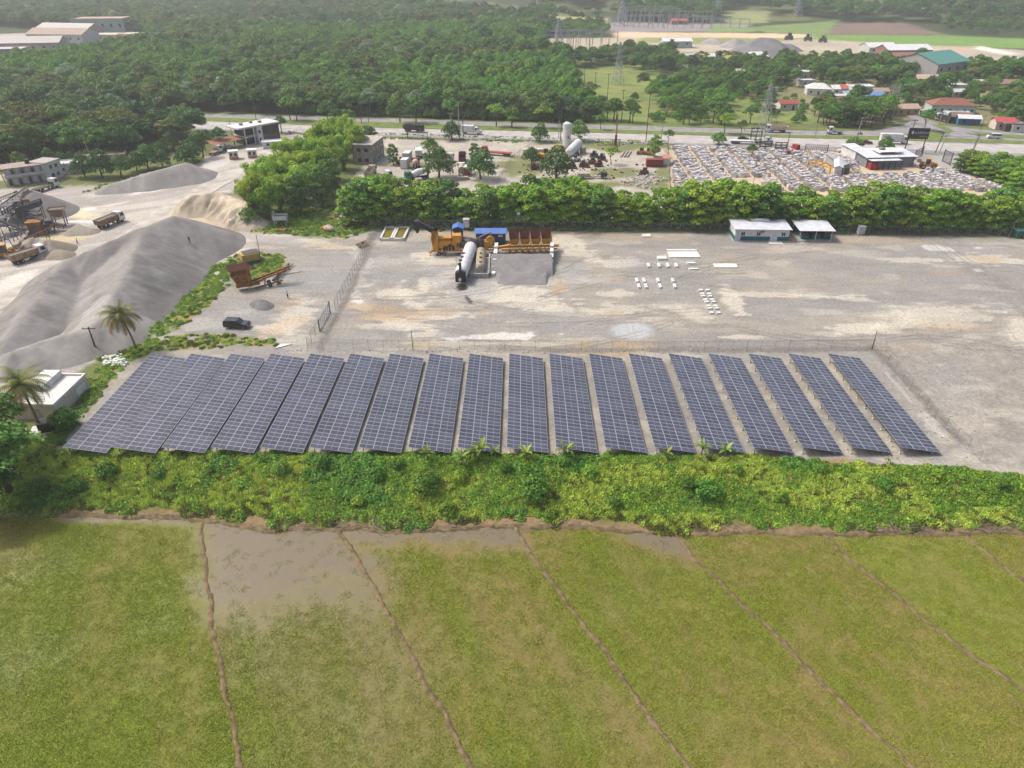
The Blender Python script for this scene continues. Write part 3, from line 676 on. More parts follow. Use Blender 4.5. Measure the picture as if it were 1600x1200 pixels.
M_PALEBARK = mat('pale_bark', A(158, 146, 128), A(126, 114, 98), scale=3, rough=.95, bump=.4)
def G(r, g, b): return A(r, g, b, .82)
LM_FOREST = leafmat('leaves_forest', G(46, 82, 32), G(74, 114, 44), G(110, 146, 60))
LM_PLANT = leafmat('leaves_plantation', G(50, 96, 30), G(82, 134, 42), G(116, 162, 58), rnd=.12)
LM_HEDGE = leafmat('leaves_hedge', G(60, 100, 26), G(104, 144, 40), G(152, 178, 60), rnd=.16)
LM_BAMB = leafmat('leaves_bamboo', G(76, 112, 28), G(120, 156, 44), G(164, 188, 70), rnd=.10, trans=.35)
LM_DRY = leafmat('leaves_dry', G(70, 84, 40), G(96, 106, 50), G(126, 128, 66))
LM_DARK = leafmat('leaves_dark', G(38, 70, 32), G(60, 98, 44), G(92, 126, 60))
LM_WEED = leafmat('leaves_weeds', G(68, 104, 30), G(104, 142, 46), G(150, 176, 66), rnd=.22)
LM_GRASS = leafmat('leaves_grass', G(104, 134, 44), G(136, 166, 62), G(176, 190, 88))
LM_SHRUB = leafmat('leaves_shrub', G(48, 88, 30), G(78, 124, 44), G(116, 156, 62))
LM_RICE = leafmat('leaves_rice', G(104, 118, 36), G(124, 140, 44), G(150, 160, 60), rnd=.18)
LM_PALM = leafmat('leaves_palm', G(62, 78, 30), G(108, 108, 40), G(190, 146, 48))
LM_ROYAL = leafmat('leaves_dark_palm', G(46, 66, 36), G(72, 90, 46), G(104, 116, 64))
LM_BAN = leafmat('leaves_banana', G(58, 84, 34), G(88, 114, 46), G(128, 146, 60))
LM_CECR = leafmat('leaves_silver', G(78, 100, 70), G(112, 136, 96), G(158, 176, 140))

def crown(kind, seed):
    """crown leaf places for a tree standing at the origin, with its height"""
    r = np.random.default_rng(seed); lob = []
    if kind == 'round':          # broad forest tree
        h = 12; n = 17
        for k in range(n):
            a = k * 2.4; q = math.sqrt((k + .5) / n); z = h - 1.6 - 3.9 * q ** 2 + r.uniform(-.9, .9); rr = r.uniform(1.25, 2.0)
            lob.append((4.1 * q * math.cos(a), 4.1 * q * math.sin(a), z, rr, rr, rr * .72))
        lob += [(0, 0, 7.2, 2.6, 2.6, 1.8)]; return lob, 84, .36, 6.5, .34
    if kind == 'dense':          # plantation tree: one of a closed canopy
        h = 13; n = 13
        for k in range(n):
            a = k * 2.4 + r.uniform(-.3, .3); q = math.sqrt((k + .5) / n); z = h - 1.4 - 3.0 * q ** 2 + r.uniform(-.4, .5); rr = r.uniform(1.1, 1.6)
            lob.append((3.0 * q * math.cos(a), 3.0 * q * math.sin(a), z, rr, rr, rr * .95))
        lob += [(0, 0, 8.6, 2.3, 2.3, 2.2)]; return lob, 96, .37, 8, .24
    if kind == 'hedge':          # tall narrow tree of the back hedge, leafy to the ground
        n = 22
        for k in range(n):
            z = 1.6 + 8.2 * (k / n) + r.uniform(-.5, .5); q = 2.3 * math.sqrt(max(.15, 1 - ((z - 5.2) / 5.6) ** 2)); a = k * 2.4
            rr = r.uniform(.85, 1.45); lob.append((q * math.cos(a) * r.uniform(.7, 1), q * math.sin(a) * r.uniform(.7, 1), z, rr, rr, rr * .85))
        lob += [(0, 0, 9.6, 1.2, 1.2, 1.1)]; return lob, 130, .33, 6.5, .2
    if kind == 'umbrella':       # flat-topped, see-through, with visible limbs
        n = 15
        for k in range(n):
            a = k * 2.4; q = math.sqrt((k + .5) / n); rr = r.uniform(1.1, 1.7)
            lob.append((5.0 * q * math.cos(a), 5.0 * q * math.sin(a), 12.2 - 2.2 * q ** 2 + r.uniform(-.4, .4), rr * 1.15, rr * 1.15, rr * .45))
        return lob, 58, .36, 10, .34
    if kind == 'bush':           # shrub or small tree down to the ground
        n = 12
        for k in range(n):
            a = k * 2.4; q = math.sqrt((k + .5) / n); rr = r.uniform(.7, 1.1)
            lob.append((1.7 * q * math.cos(a), 1.7 * q * math.sin(a), 2.7 - 1.7 * q ** 2 + r.uniform(-.3, .3), rr, rr, rr * .85))
        lob += [(0, 0, 1.0, 1.6, 1.6, 1.0)]; return lob, 120, .26, 1.8, .12
    if kind == 'bushbig':        # full-grown round tree, leafy to the ground
        n = 26
        for k in range(n):
            a = k * 2.4; q = math.sqrt((k + .5) / n); rr = r.uniform(.75, 1.25)
            lob.append((2.7 * q * math.cos(a), 2.7 * q * math.sin(a), 5.2 - 3.4 * q ** 2 + r.uniform(-.5, .6), rr, rr, rr * .9))
        lob += [(0, 0, 2.2, 2.5, 2.5, 2.0)]; return lob, 90, .30, 3.5, .2
    if kind == 'street':         # small round roadside tree on a clear stem
        n = 11
        for k in range(n):
            a = k * 2.4; q = math.sqrt((k + .5) / n); rr = r.uniform(.9, 1.3)
            lob.append((2.1 * q * math.cos(a), 2.1 * q * math.sin(a), 5.9 - 1.5 * q ** 2 + r.uniform(-.4, .4), rr, rr, rr * .75))
        return lob, 80, .34, 4.2, .16
TREE = {}     # (kind, material) -> list of (trunk mesh, crown mesh, hidden joined mesh)
def tree_meshes(kind, lm, nvar, seed0, bark=None):
    out = []
    for k in range(nvar):
        lob, per, sz, th, tr = crown(kind, seed0 + k); r = np.random.default_rng(seed0 + 50 + k)
        p, nn, lv = lobes_to_leaves(lob, per, r)
        cm = leaves_mesh('crown', p, nn, sz, lm, seed=seed0 + k, lv=lv * .6 + .22)
        tb = trunk_mb(th, tr, 0 if kind == 'bush' else 5, r, spread=.9 if kind == 'umbrella' else .55).mesh('trunk', bark or M_BARK, True)
        out.append((tb, cm))
    return out
TREE['forest'] = tree_meshes('round', LM_FOREST, 4, 100)
TREE['dark'] = tree_meshes('round', LM_DARK, 2, 120)
TREE['dry'] = tree_meshes('umbrella', LM_DRY, 2, 140, M_PALEBARK)
TREE['plant'] = tree_meshes('dense', LM_PLANT, 4, 160)
TREE['hedge'] = tree_meshes('hedge', LM_HEDGE, 5, 180)
TREE['hedgedark'] = tree_meshes('hedge', LM_FOREST, 2, 200)
TREE['silver'] = tree_meshes('round', LM_CECR, 1, 220, M_PALEBARK)
TREE['bush'] = tree_meshes('bush', LM_SHRUB, 3, 240)
TREE['weedbush'] = tree_meshes('bush', LM_WEED, 2, 250)
TREE['bushbig'] = tree_meshes('bushbig', LM_DARK, 3, 245)
TREE['bushlight'] = tree_meshes('bushbig', LM_FOREST, 2, 248)
TREE['street'] = tree_meshes('street', LM_HEDGE, 2, 260)
TREE['streetdark'] = tree_meshes('street', LM_FOREST, 2, 270)
# bamboo clump: arching canes ending in drooping feathery plumes
def bamboo(seed):
    r = np.random.default_rng(seed); tb = MB(); Pl, Ax, Lv, Nn = [], [], [], []
    for k in range(26):
        a = r.uniform(0, 6.28); h = r.uniform(8, 14); sp = r.uniform(.5, 4.2); tipd = Vector((math.cos(a), math.sin(a), 0))
        p0 = Vector((r.uniform(-.7, .7), r.uniform(-.7, .7), 0)); pts = [p0 + tipd * (sp * (t ** 2.2)) + Vector((0, 0, h * (1 - .16 * t ** 5) * t)) for t in (0, .3, .6, .8, .92, 1)]
        tb.tube([pts[0] - Vector((0, 0, .3))] + pts[1:], [.07, .07, .06, .04, .03, .015], 4)
        lvk = r.uniform(.3, .8)
        for j in range(3):
            c = pts[3 + j] + Vector(r.normal(0, .4, 3)); n = 62; d = r.normal(0, 1, (n, 3)); d /= np.linalg.norm(d, axis=1, keepdims=True)
            q = np.array([1.15, 1.15, .95]) * r.uniform(.8, 1.25); p = np.array(c) + d * q * r.uniform(.5, 1, (n, 1)) ** .5
            Pl.append(p); Nn.append(d); ax = d * .8 + np.array([tipd.x * .7, tipd.y * .7, -.55]); Ax.append(ax); Lv.append(np.full(n, lvk))
        n = 30; t = r.uniform(.25, .75, n); i = np.array([[p0.x + tipd.x * sp * q ** 2.2, p0.y + tipd.y * sp * q ** 2.2, h * q] for q in t])
        Pl.append(i + r.normal(0, .5, (n, 3))); Nn.append(r.normal(0, 1, (n, 3))); Ax.append(np.tile([tipd.x, tipd.y, -.6], (n, 1))); Lv.append(np.full(n, .15))
    cm = leaves_mesh('crown', np.concatenate(Pl), np.concatenate(Nn), .30, LM_BAMB, aspect=2.9, seed=seed, lv=np.concatenate(Lv), axis=np.concatenate(Ax), bend=.35)
    return tb.mesh('canes', mat('bamboo_cane', A(132, 134, 70), A(104, 108, 56), scale=2), True), cm
TREE['bamboo'] = [bamboo(300 + k) for k in range(4)]
def palm(seed, h, fronds, L_, lm, droop=1.0, bend=.06):
    r = np.random.default_rng(seed); tb = MB(); bx_, by_ = r.normal(0, bend, 2) * h
    pts = [(bx_ * t ** 2, by_ * t ** 2, h * t) for t in (0, .25, .5, .75, 1)]
    pts[0] = (0, 0, -.3); tb.tube(pts, [.26, .2, .17, .15, .14], 8)
    top = Vector(pts[-1]); V, Fc, Lv = [], [], []
    for k in range(fronds):
        a = k * 2.4; el_ = 1.25 - 1.75 * (k / fronds) + r.uniform(-.1, .1); d = Vector((math.cos(a), math.sin(a), 0)); lv = float(np.clip(.15 + .75 * (k / fronds) ** 1.6 + r.uniform(-.12, .12), 0, 1))
        side = Vector((-d.y, d.x, 0)); prev = None; m_ = 17; p = top.copy(); ang = el_
        for j in range(m_ + 1):
            t = j / m_; st = L_ / m_; w = L_ * .23 * math.sin(math.pi * (.12 + .85 * t)) ** .7
            dirv = d * math.cos(ang) + Vector((0, 0, math.sin(ang)))
            if j:
                upv = dirv.cross(side)
                for s_ in (-1, 1):
                    q0 = p - dirv * st * .5; q1 = p + dirv * st * .5
                    tip = p + side * s_ * w + dirv * st * 1.2 - Vector((0, 0, w * .45 * droop)); i0 = len(V)
                    V += [q0, q1, tip]; Fc.append((i0, i0 + 1, i0 + 2)); Lv += [lv] * 3
            p = p + dirv * st; ang -= (.10 + .13 * t) * droop
    me = bpy.data.meshes.new('fronds'); me.from_pydata(V, [], Fc)
    at = me.attributes.new('lv', 'FLOAT', 'POINT'); at.data.foreach_set('value', np.array(Lv, np.float32)); me.materials.append(lm)
    return tb.mesh('trunk', M_PALEBARK, True), me
TREE['palm'] = [palm(400, 7.6, 30, 4.4, LM_PALM, .62), palm(401, 8.2, 30, 4.6, LM_PALM, .62)]
TREE['royal'] = [palm(410 + k, 11.5, 18, 3.6, LM_ROYAL, 1.25, .02) for k in range(2)]
def banana(seed):
    r = np.random.default_rng(seed); tb = MB(); tb.tube([(0, 0, -.4), (.02, 0, .9), (.05, .03, 1.7)], [.16, .13, .09], 7)
    V, Fc, Lv = [], [], []
    for k in range(7):
        a = k * 2.4 + r.uniform(-.3, .3); ang = 1.35 - .16 * k; d = Vector((math.cos(a), math.sin(a), 0)); side = Vector((-d.y, d.x, 0)); p = Vector((.05, .03, 1.6)); lv = float(np.clip(.9 - .13 * k + r.uniform(-.1, .1), 0, 1)); prev = None
        for j in range(7):
            t = j / 6; w = .30 * math.sin(math.pi * min(.98, .1 + .88 * t)) ** .6; dv = d * math.cos(ang) + Vector((0, 0, math.sin(ang)))
            i0 = len(V); V += [p + side * w + Vector((0, 0, .10)), p, p - side * w + Vector((0, 0, .10))]; Lv += [lv] * 3
            if prev is not None: Fc += [(prev, prev + 1, i0 + 1, i0), (prev + 1, prev + 2, i0 + 2, i0 + 1)]
            prev = i0; p = p + dv * .36; ang -= .16 + .05 * k * .5
    me = bpy.data.meshes.new('leaves'); me.from_pydata(V, [], Fc)
    at = me.attributes.new('lv', 'FLOAT', 'POINT'); at.data.foreach_set('value', np.array(Lv, np.float32)); me.materials.append(LM_BAN)
    return tb.mesh('stem', mat('banana_stem', A(138, 128, 80), A(116, 92, 60), scale=3), True), me
TREE['banana'] = [banana(420 + k) for k in range(3)]

CN = {'bamboo': ('bamboo_clump', 'canes', 'foliage'), 'palm': ('palm_tree', 'trunk', 'fronds'), 'royal': ('palm_tree', 'trunk', 'fronds'), 'banana': ('banana_plant', 'stem', 'leaves'), 'bush': ('shrub', 'stem', 'foliage'), 'weedbush': ('shrub', 'stem', 'foliage')}
CATS = {'bamboo_clump': 'bamboo', 'palm_tree': 'palm', 'banana_plant': 'banana plant', 'shrub': 'shrub', 'broadleaf_tree': 'tree'}
TREEPOS = []
def plant(kind, loc, sc, label, group=None, rz=None, var=None):
    nm, tn, cn = CN.get(kind, ('broadleaf_tree', 'trunk', 'crown'))
    v = TREE[kind][random.randrange(len(TREE[kind])) if var is None else var % len(TREE[kind])]
    o = thing(nm, label, CATS[nm], loc, random.uniform(0, 6.28) if rz is None else rz, group, sc)
    link(tn, v[0], o); link(cn, v[1], o); TREEPOS.append((loc[0], loc[1])); return o
def joined(kind):
    """one mesh per tree shape for the far wood"""
    res = []
    for t, c in TREE[kind]:
        bm = bmesh.new(); bm.from_mesh(c); me = bpy.data.meshes.new('wood_tree'); n0 = len(bm.faces)
        bm.to_mesh(me); bm.free(); me.materials.append(c.materials[0]); res.append(hidden('wood_tree', me))
    return res
def jitter_grid(x0, x1, y0, y1, d, rng, jit=.42):
    xs = np.arange(x0, x1, float(d)); ys = np.arange(float(y0), y1, d * .9); X, Y = np.meshgrid(xs, ys); X[::2] += d / 2
    X = X + rng.uniform(-jit, jit, X.shape) * d; Y = Y + rng.uniform(-jit, jit, Y.shape) * d
    return X.ravel(), Y.ravel()
def inside(X, Y, pts): return polysd(X, Y, wpoly(pts)) > 0

# ------------------------------------------------------------------ woods
# footprints in photo pixels (where the trunks stand)
WOOD = [(-500, 268), (-60, 272), (0, 262), (60, 252), (130, 250), (175, 250), (230, 240), (300, 232), (330, 205), (380, 186), (445, 179), (600, 183.5), (800, 190), (930, 193), (918, 165), (905, 140), (893, 108), (880, 92), (862, 88), (845, 62), (870, 52), (840, 34), (560, 10), (300, -6), (-700, -10), (-700, 120)]
WARE = [(-60, 40), (120, 47), (235, 58), (232, 76), (110, 92), (40, 96), (-60, 104)]
PLANT = [[(-40, 104), (60, 96), (180, 84), (330, 94), (390, 120), (378, 136), (200, 140), (-40, 150)], [(370, 56), (800, 44), (880, 62), (895, 90), (700, 92), (380, 84)], [(640, 116), (880, 96), (905, 140), (925, 186), (800, 183), (700, 172), (560, 150)], [(420, 120), (520, 110), (600, 150), (460, 160)]]
rng = np.random.default_rng(11)
X, Y = jitter_grid(-1100, 200, 225, 1300, 4.5, rng)
keep = inside(X, Y, WOOD) & ~inside(X, Y, WARE)
px, py = pix(X, Y); vis = (px > -90) & (px < 1690); keep &= vis
X, Y, px, py = X[keep], Y[keep], px[keep], py[keep]
road_l = np.interp(px, *zip(*F_TOP)); onroad = (py > road_l - 1.5); keep = ~onroad | (px < 440)
inroad = (py > road_l - 1) & (py < np.interp(px, *zip(*N_SHO)) + 1.5); keep &= ~(inroad & (px > 200)); keep &= ~((px > 430) & onroad)
X, Y, px, py = X[keep], Y[keep], px[keep], py[keep]
pl = np.zeros(len(X), bool)
for q in PLANT: pl |= inside(X, Y, q)
nz = fbm(X * .012, Y * .012, 77); gp = np.abs(fbm(X * .006, Y * .010, 78, 3) - .5) > .011; gp |= rng.random(len(X)) < .12; gp &= pl | (rng.random(len(X)) < .62); X, Y, px, py, pl, nz = X[gp], Y[gp], px[gp], py[gp], pl[gp], nz[gp]
kinds = np.where(pl & (rng.random(len(X)) < .96), 'plant', np.where(rng.random(len(X)) < .05, 'dry', np.where(nz > .53, 'dark', 'forest')))
kinds = np.where((rng.random(len(X)) < .05) & ~pl, 'royal', kinds); kinds = np.where((rng.random(len(X)) < .04) & ~pl, 'silver', kinds)
# second footprint: trees of the pasture, village and hills
def region(pts, d, mixk, seed, dens=1.0, clump=None):
    r = np.random.default_rng(seed); w = wpoly(pts); xs = [a for a, b in w]; ys = [b for a, b in w]
    x, y = jitter_grid(min(xs), max(xs), min(ys), max(ys), d, r, .48); k = (polysd(x, y, w) > 0) & (r.random(len(x)) < dens)
    if clump: k &= fbm(x * clump, y * clump, seed) > .5 - .0
    x, y = x[k], y[k]; ks = r.choice([a for a, b in mixk], len(x), p=[b for a, b in mixk]); return x, y, ks
FM = [('forest', .42), ('dark', .22), ('plant', .10), ('royal', .05), ('dry', .03), ('bushbig', .10), ('bushlight', .08)]
extra = [region([(1010, 150), (1060, 135), (1105, 140), (1150, 165), (1130, 184), (1060, 186), (1020, 178)], 5.2, [('plant', .6), ('forest', .15), ('bushlight', .25)], 501),
         region([(1060, 108), (1200, 104), (1215, 140), (1190, 166), (1120, 146), (1070, 126)], 5.6, FM, 502, .95),
         region([(985, 92), (1050, 84), (1060, 110), (1000, 116), (975, 104)], 5.6, FM, 503, .95),
         region([(895, 98), (985, 86), (985, 98), (900, 108)], 5.6, [('dark', .6), ('forest', .4)], 504, .95),
         region([(1205, 104), (1400, 100), (1420, 138), (1300, 138), (1290, 126), (1215, 140)], 5.8, FM, 505, .9),
         region([(1270, 178), (1345, 170), (1400, 172), (1412, 192), (1345, 203), (1280, 197)], 5.2, FM, 506, .95),
         region([(1395, 128), (1500, 130), (1520, 150), (1500, 170), (1440, 172), (1400, 168)], 5.6, FM, 507, .9),
         region([(1510, 110), (1640, 112), (1640, 200), (1585, 195), (1560, 180), (1510, 170)], 5.4, FM, 508, .95),
         region([(1180, 178), (1260, 180), (1240, 196), (1190, 194)], 7, FM, 509, .35),
         region([(1430, 100), (1490, 108), (1440, 128), (1400, 120)], 5.6, FM, 510, .8),
         region([(1040, 188), (1180, 190), (1240, 199), (1040, 194)], 6, [('forest', 1.)], 511, .5),
         region([(930, 186), (1000, 188), (1020, 193), (935, 191)], 5, [('forest', 1.)], 512, .8),
         region([(1150, 150), (1270, 150), (1330, 200), (1180, 192)], 9, [('bush', .8), ('forest', .2)], 514, .45), region([(1010, 180), (1140, 184), (1150, 192), (1010, 190)], 4.5, [('bush', 1.)], 515, .7), region([(1060, 112), (1420, 108), (1420, 180), (1200, 165), (1080, 140)], 8, [('bush', 1.)], 516, .6), region([(1500, 110), (1640, 112), (1640, 200), (1560, 196)], 7, [('bush', 1.)], 517, .6),
         region([(445, 176), (600, 180.5), (800, 187), (930, 190), (930, 192.5), (800, 189.5), (600, 183), (445, 178.5)], 3.4, [('bushbig', .6), ('bushlight', .4)], 518, .9), region([(-40, 262), (60, 250), (130, 248), (300, 230), (330, 206), (335, 212), (305, 240), (130, 256), (60, 258), (-40, 272)], 5, [('bushbig', .6), ('bushlight', .4)], 519, .7), region([(905, 140), (918, 165), (930, 190), (938, 190), (926, 165), (912, 140)], 4, [('bushbig', 1.)], 520, .9),
         region([(850, 44), (900, 38), (950, 46), (956, 58), (870, 60)], 7, [('plant', .7), ('forest', .3)], 521, .95), region([(1420, 28), (1640, 30), (1640, 60), (1500, 52)], 10, FM, 522, .75),
         region([(955, 150), (1010, 140), (1015, 156), (960, 160)], 7, FM, 513, .3)]
EX = np.concatenate([e[0] for e in extra]); EY = np.concatenate([e[1] for e in extra]); EK = np.concatenate([e[2] for e in extra])
HX, HY = jitter_grid(-1300, 1300, 860, 2000, 11, np.random.default_rng(13)); hx, hy = pix(HX, HY)
hc = far_col(HX, HY)[0]; isw = (hc[:, 1] < A(80, 100, 54)[1]); hill = (HY > 880) & isw & (hx > -80) & (hx < 1680) & ((hx > 830) | (HY > 1290)) & (fbm(HX * .01, HY * .01, 15) > .40)
HX, HY = HX[hill], HY[hill]; HK = np.where(np.random.default_rng(14).random(len(HX)) < .6, 'forest', 'dark')
HOUSES = []   # filled below; trees keep clear of these
# houses of the village and far sheds: px, py (front foot), width, depth, height, turn, walls, roof, roof kind, label
HOUSES = [
 (1232, 172, 9, 6, 3, .1, (226, 222, 214), (178, 96, 80), 'gable', 'white house with rust red roof at the pasture edge'),
 (1278, 149, 12, 9, 3.4, -.2, (232, 230, 226), (238, 236, 232), 'hip', 'house with broad white roof behind the round tree'),
 (1254, 123, 13, 9, 3.6, .0, (196, 190, 182), (236, 236, 234), 'flat', 'grey house with white flat roof among dark trees'),
 (1262, 135, 8, 6, 3, .2, (220, 214, 206), (228, 226, 222), 'flat', 'small white roofed house below the flat grey one'),
 (1309, 162, 11, 7, 3.4, .0, (240, 236, 230), (226, 220, 212), 'flat', 'cream block house with one dark window'),
 (1312, 148, 8, 7, 3, .1, (226, 220, 212), (240, 240, 240), 'gable', 'white roofed house left of the red roof'),
 (1325, 148, 8, 7, 3.2, .0, (214, 208, 200), (206, 112, 96), 'gable', 'house with salmon red roof in the village row'),
 (1346, 150, 12, 8, 4.5, .0, (220, 226, 232), (240, 240, 238), 'flat', 'tall pale blue house with white roof'),
 (1331, 157, 9, 6, 2.8, -.1, (170, 190, 204), (168, 196, 214), 'gable', 'low house with light blue metal roof'),
 (1367, 158, 9, 6, 2.8, .0, (190, 186, 180), (118, 158, 214), 'gable', 'house with bright blue roof below the village row'),
 (1318, 168, 10, 7, 2.8, .15, (186, 166, 152), (166, 122, 108), 'gable', 'house with brown rusty roof at the wood edge'),
 (1376, 152, 8, 6, 3, .0, (196, 180, 168), (186, 160, 146), 'gable', 'house with faded brown roof beside the mast'),
 (1083, 104, 8, 8, 7, .2, (240, 238, 234), (232, 230, 226), 'flat', 'tall white house between trees near the sand pit'),
 (1118, 95, 10, 7, 3, .0, (220, 214, 208), (232, 228, 224), 'gable', 'pale house behind a dark round tree'),
 (1183, 97, 17, 11, 3.5, .05, (190, 188, 184), (240, 240, 238), 'hip', 'wide house with white hipped roof near the yellow field'),
 (1160, 121, 10, 7, 3, -.1, (222, 214, 194), (206, 200, 186), 'gable', 'small cream house deep among the village trees'),
 (1445, 132, 16, 8, 3.2, .0, (228, 224, 216), (216, 190, 168), 'gable', 'house with tan roof left of the big green shed'),
 (1470, 134, 9, 7, 3, .1, (216, 226, 228), (204, 224, 232), 'gable', 'house with pale blue roof in front of the big green shed'),
 (1482, 137, 7, 6, 3.4, .1, (222, 196, 128), (214, 206, 190), 'flat', 'small yellow house in front of the big green shed'),
 (1494, 146, 9, 7, 4, .0, (222, 226, 230), (226, 226, 224), 'flat', 'two tone grey house below the yellow one'),
 (1498, 152, 8, 5, 2.8, .2, (228, 220, 216), (232, 228, 226), 'gable', 'low white house among trees left of the long roofs'),
 (1560, 140, 26, 9, 3.2, .05, (206, 198, 190), (168, 134, 118), 'gable', 'long house with brown roof on the right'),
 (1528, 140, 11, 8, 3, .0, (214, 212, 210), (232, 232, 232), 'gable', 'house with white roof left of the long brown one'),
 (1573, 145, 12, 5, 2.6, .05, (214, 212, 210), (242, 242, 242), 'flat', 'low white roofed lean-to below the long brown roof'),
 (1488, 178, 20, 10, 4, -.15, (196, 212, 206), (160, 104, 84), 'hip', 'large house with rusty brown hipped roof by the junction'),
 (1497, 190, 10, 6, 3.2, -.15, (178, 210, 224), (222, 226, 228), 'flat', 'light blue shop below the rusty hipped roof'),
 (1513, 196, 9, 5, 3, -.2, (60, 120, 160), (240, 240, 240), 'gable', 'blue shack with white roof beside the side road'),
 (1501, 193, 8, 6, 3, -.2, (96, 104, 112), (146, 116, 100), 'gable', 'dark blue shack with brown roof beside the side road'),
 (1418, 180, 11, 7, 3, .1, (196, 168, 120), (206, 180, 158), 'gable', 'small roadside stall with tan roof and yellow end'),
 (1569, 203, 8, 6, 3.4, -.12, (232, 214, 200), (206, 96, 92), 'gable', 'cream house with red roof and arched porch by the highway'),
 (1584, 206, 8, 6, 3, -.12, (88, 76, 72), (150, 142, 136), 'flat', 'dark carport beside the red roofed cream house'),
 (1597, 207, 9, 5, 2.4, -.12, (236, 232, 228), (232, 230, 228), 'flat', 'low white wall house at the right edge'),
 (1485, 122, 34, 30, 9, .55, (186, 182, 178), (96, 158, 146), 'gable', 'large shed with green metal roof'),
 (1420, 92, 34, 18, 6, .1, (150, 112, 106), (240, 240, 240), 'gable', 'long shed with white roof and dark red end'),
 (1378, 85, 22, 16, 5, .1, (206, 204, 200), (240, 238, 236), 'gable', 'white roofed shed at the edge of the grey yard'),
 (1058, 75, 24, 12, 5, .05, (186, 196, 190), (240, 242, 242), 'gable', 'pale green shed with white roof at the sand pit'),
 (1412, 98, 18, 10, 4, .1, (200, 186, 176), (172, 120, 108), 'gable', 'shed with rusty red roof below the long white shed'),
 (30, 88, 60, 22, 9, .18, (188, 178, 168), (206, 200, 192), 'gable', 'long pale factory hall at the left edge'),
 (88, 70, 50, 24, 8, -.1, (190, 196, 196), (184, 160, 142), 'gable', 'factory hall with brown roof in the clearing'),
 (100, 62, 52, 22, 9, -.2, (168, 160, 152), (212, 206, 196), 'gable', 'open factory hall with pale roof behind the brown one'),
 (158, 56, 46, 26, 14, .1, (150, 178, 166), (196, 170, 146), 'flat', 'tall grey green factory block'),
 (165, 65, 30, 20, 5, .0, (226, 214, 190), (230, 218, 196), 'flat', 'low cream tank shed in front of the tall block'),
 (210, 66, 26, 18, 6, .0, (222, 208, 180), (228, 214, 188), 'flat', 'cream shed right of the tall factory block'),
 (10, 97, 24, 16, 8, .2, (196, 190, 180), (214, 210, 204), 'flat', 'cream silo shed at the left edge below the hall')]
HP = [(P(h[0], h[1]) + Vector((0, h[3] / 2, 0)), max(h[2], h[3]) / 2) for h in HOUSES]
def clear(x, y, r=2.0):
    k = np.ones(len(x), bool); px, py = pix(x, y)
    for p, rad in HP:
        d = np.hypot(x - p.x, y - p.y); k &= d > rad + r
        k &= ~((np.abs(x - p.x * y / p.y) < rad * .8) & (y < p.y) & (y > p.y - rad - 24))    # keep the house front in view
    return k
def zpt(x, y): return np.stack([x, y, far_z(x, y)], -1)
k = clear(EX, EY); EX, EY, EK = EX[k], EY[k], EK[k]
k = clear(X, Y); X, Y, kinds, px, py = X[k], Y[k], kinds[k], px[k], py[k]
# --- the nearest trees are things of their own
SIZE = {'forest': 1.0, 'dark': 1.0, 'dry': 1.05, 'plant': .95, 'royal': 1.0, 'silver': .95, 'bush': 1.6, 'bushbig': 1.0, 'bushlight': 1.0}
KL = {'forest': 'mid green broadleaf tree', 'dark': 'dark green broadleaf tree', 'dry': 'flat-topped olive tree', 'plant': 'bright green round-headed tree', 'royal': 'dark slender palm', 'silver': 'silvery grey green tree', 'bush': 'low round shrub', 'bushbig': 'dark round low tree', 'bushlight': 'green round low tree'}
def nth(n):
    o = ['first', 'second', 'third', 'fourth', 'fifth', 'sixth', 'seventh', 'eighth', 'ninth', 'tenth', 'eleventh', 'twelfth', 'thirteenth', 'fourteenth', 'fifteenth', 'sixteenth', 'seventeenth', 'eighteenth', 'nineteenth']
    t = {2: 'twent', 3: 'thirt', 4: 'fort', 5: 'fift', 6: 'sixt', 7: 'sevent', 8: 'eight', 9: 'ninet'}
    if n < 20: return o[n - 1]
    return t[n // 10] + ('ieth' if n % 10 == 0 else 'y-' + o[n % 10 - 1])
def wood_scale(n, r): return r.uniform(.7, 1.1, n) * np.where(r.random(n) < .12, 1.3, 1.0)
o1 = np.argsort(Y + np.where((px < 0) | (px > 440), 0, -20)); lft = [i for i in o1 if -15 < px[i] < 470][:48]; mdl = [i for i in np.argsort(Y - np.interp(X, *zip(*[(P(a, b).x, P(a, b).y) for a, b in F_TOP]))) if 450 < px[i] < 935][:36]
single = np.zeros(len(X), bool)
for lst, where in ((lft, 'front edge of the wood behind the quarry'), (mdl, 'highway edge of the wood')):
    for q_, i in enumerate(sorted(lst, key=lambda i: px[i])):
        if single[i]: continue
        single[i] = True; kd = str(kinds[i])
        plant(kd, (X[i], Y[i], -.1), SIZE[kd] * random.uniform(.78, 1.2), KL[kd] + ', ' + nth(q_ + 1) + ' from left, ' + where, 'trees on the ' + where)
epx, epy = pix(EX, EY); es = np.zeros(len(EX), bool)
ecnt = {}
for i in sorted([j for j in np.argsort(EY) if 935 < epx[j] < 1615 and 'bush' not in str(EK[j])][:72], key=lambda j: epx[j]):
    es[i] = True; kd = str(EK[i]); w = 'in the clump on the pasture' if epx[i] < 1160 else ('on the village slope above the highway' if epx[i] < 1440 else 'behind the junction houses on the right')
    ecnt[w] = ecnt.get(w, 0) + 1
    plant(kd, (EX[i], EY[i], -.1), SIZE[kd] * random.uniform(.6, .95), KL[kd] + ', ' + nth(ecnt[w]) + ' from the left ' + w, 'trees ' + w)
r = np.random.default_rng(15)
AX = np.concatenate([X[~single], EX[~es], HX]); AY = np.concatenate([Y[~single], EY[~es], HY]); AK = np.concatenate([kinds[~single], EK[~es], HK])
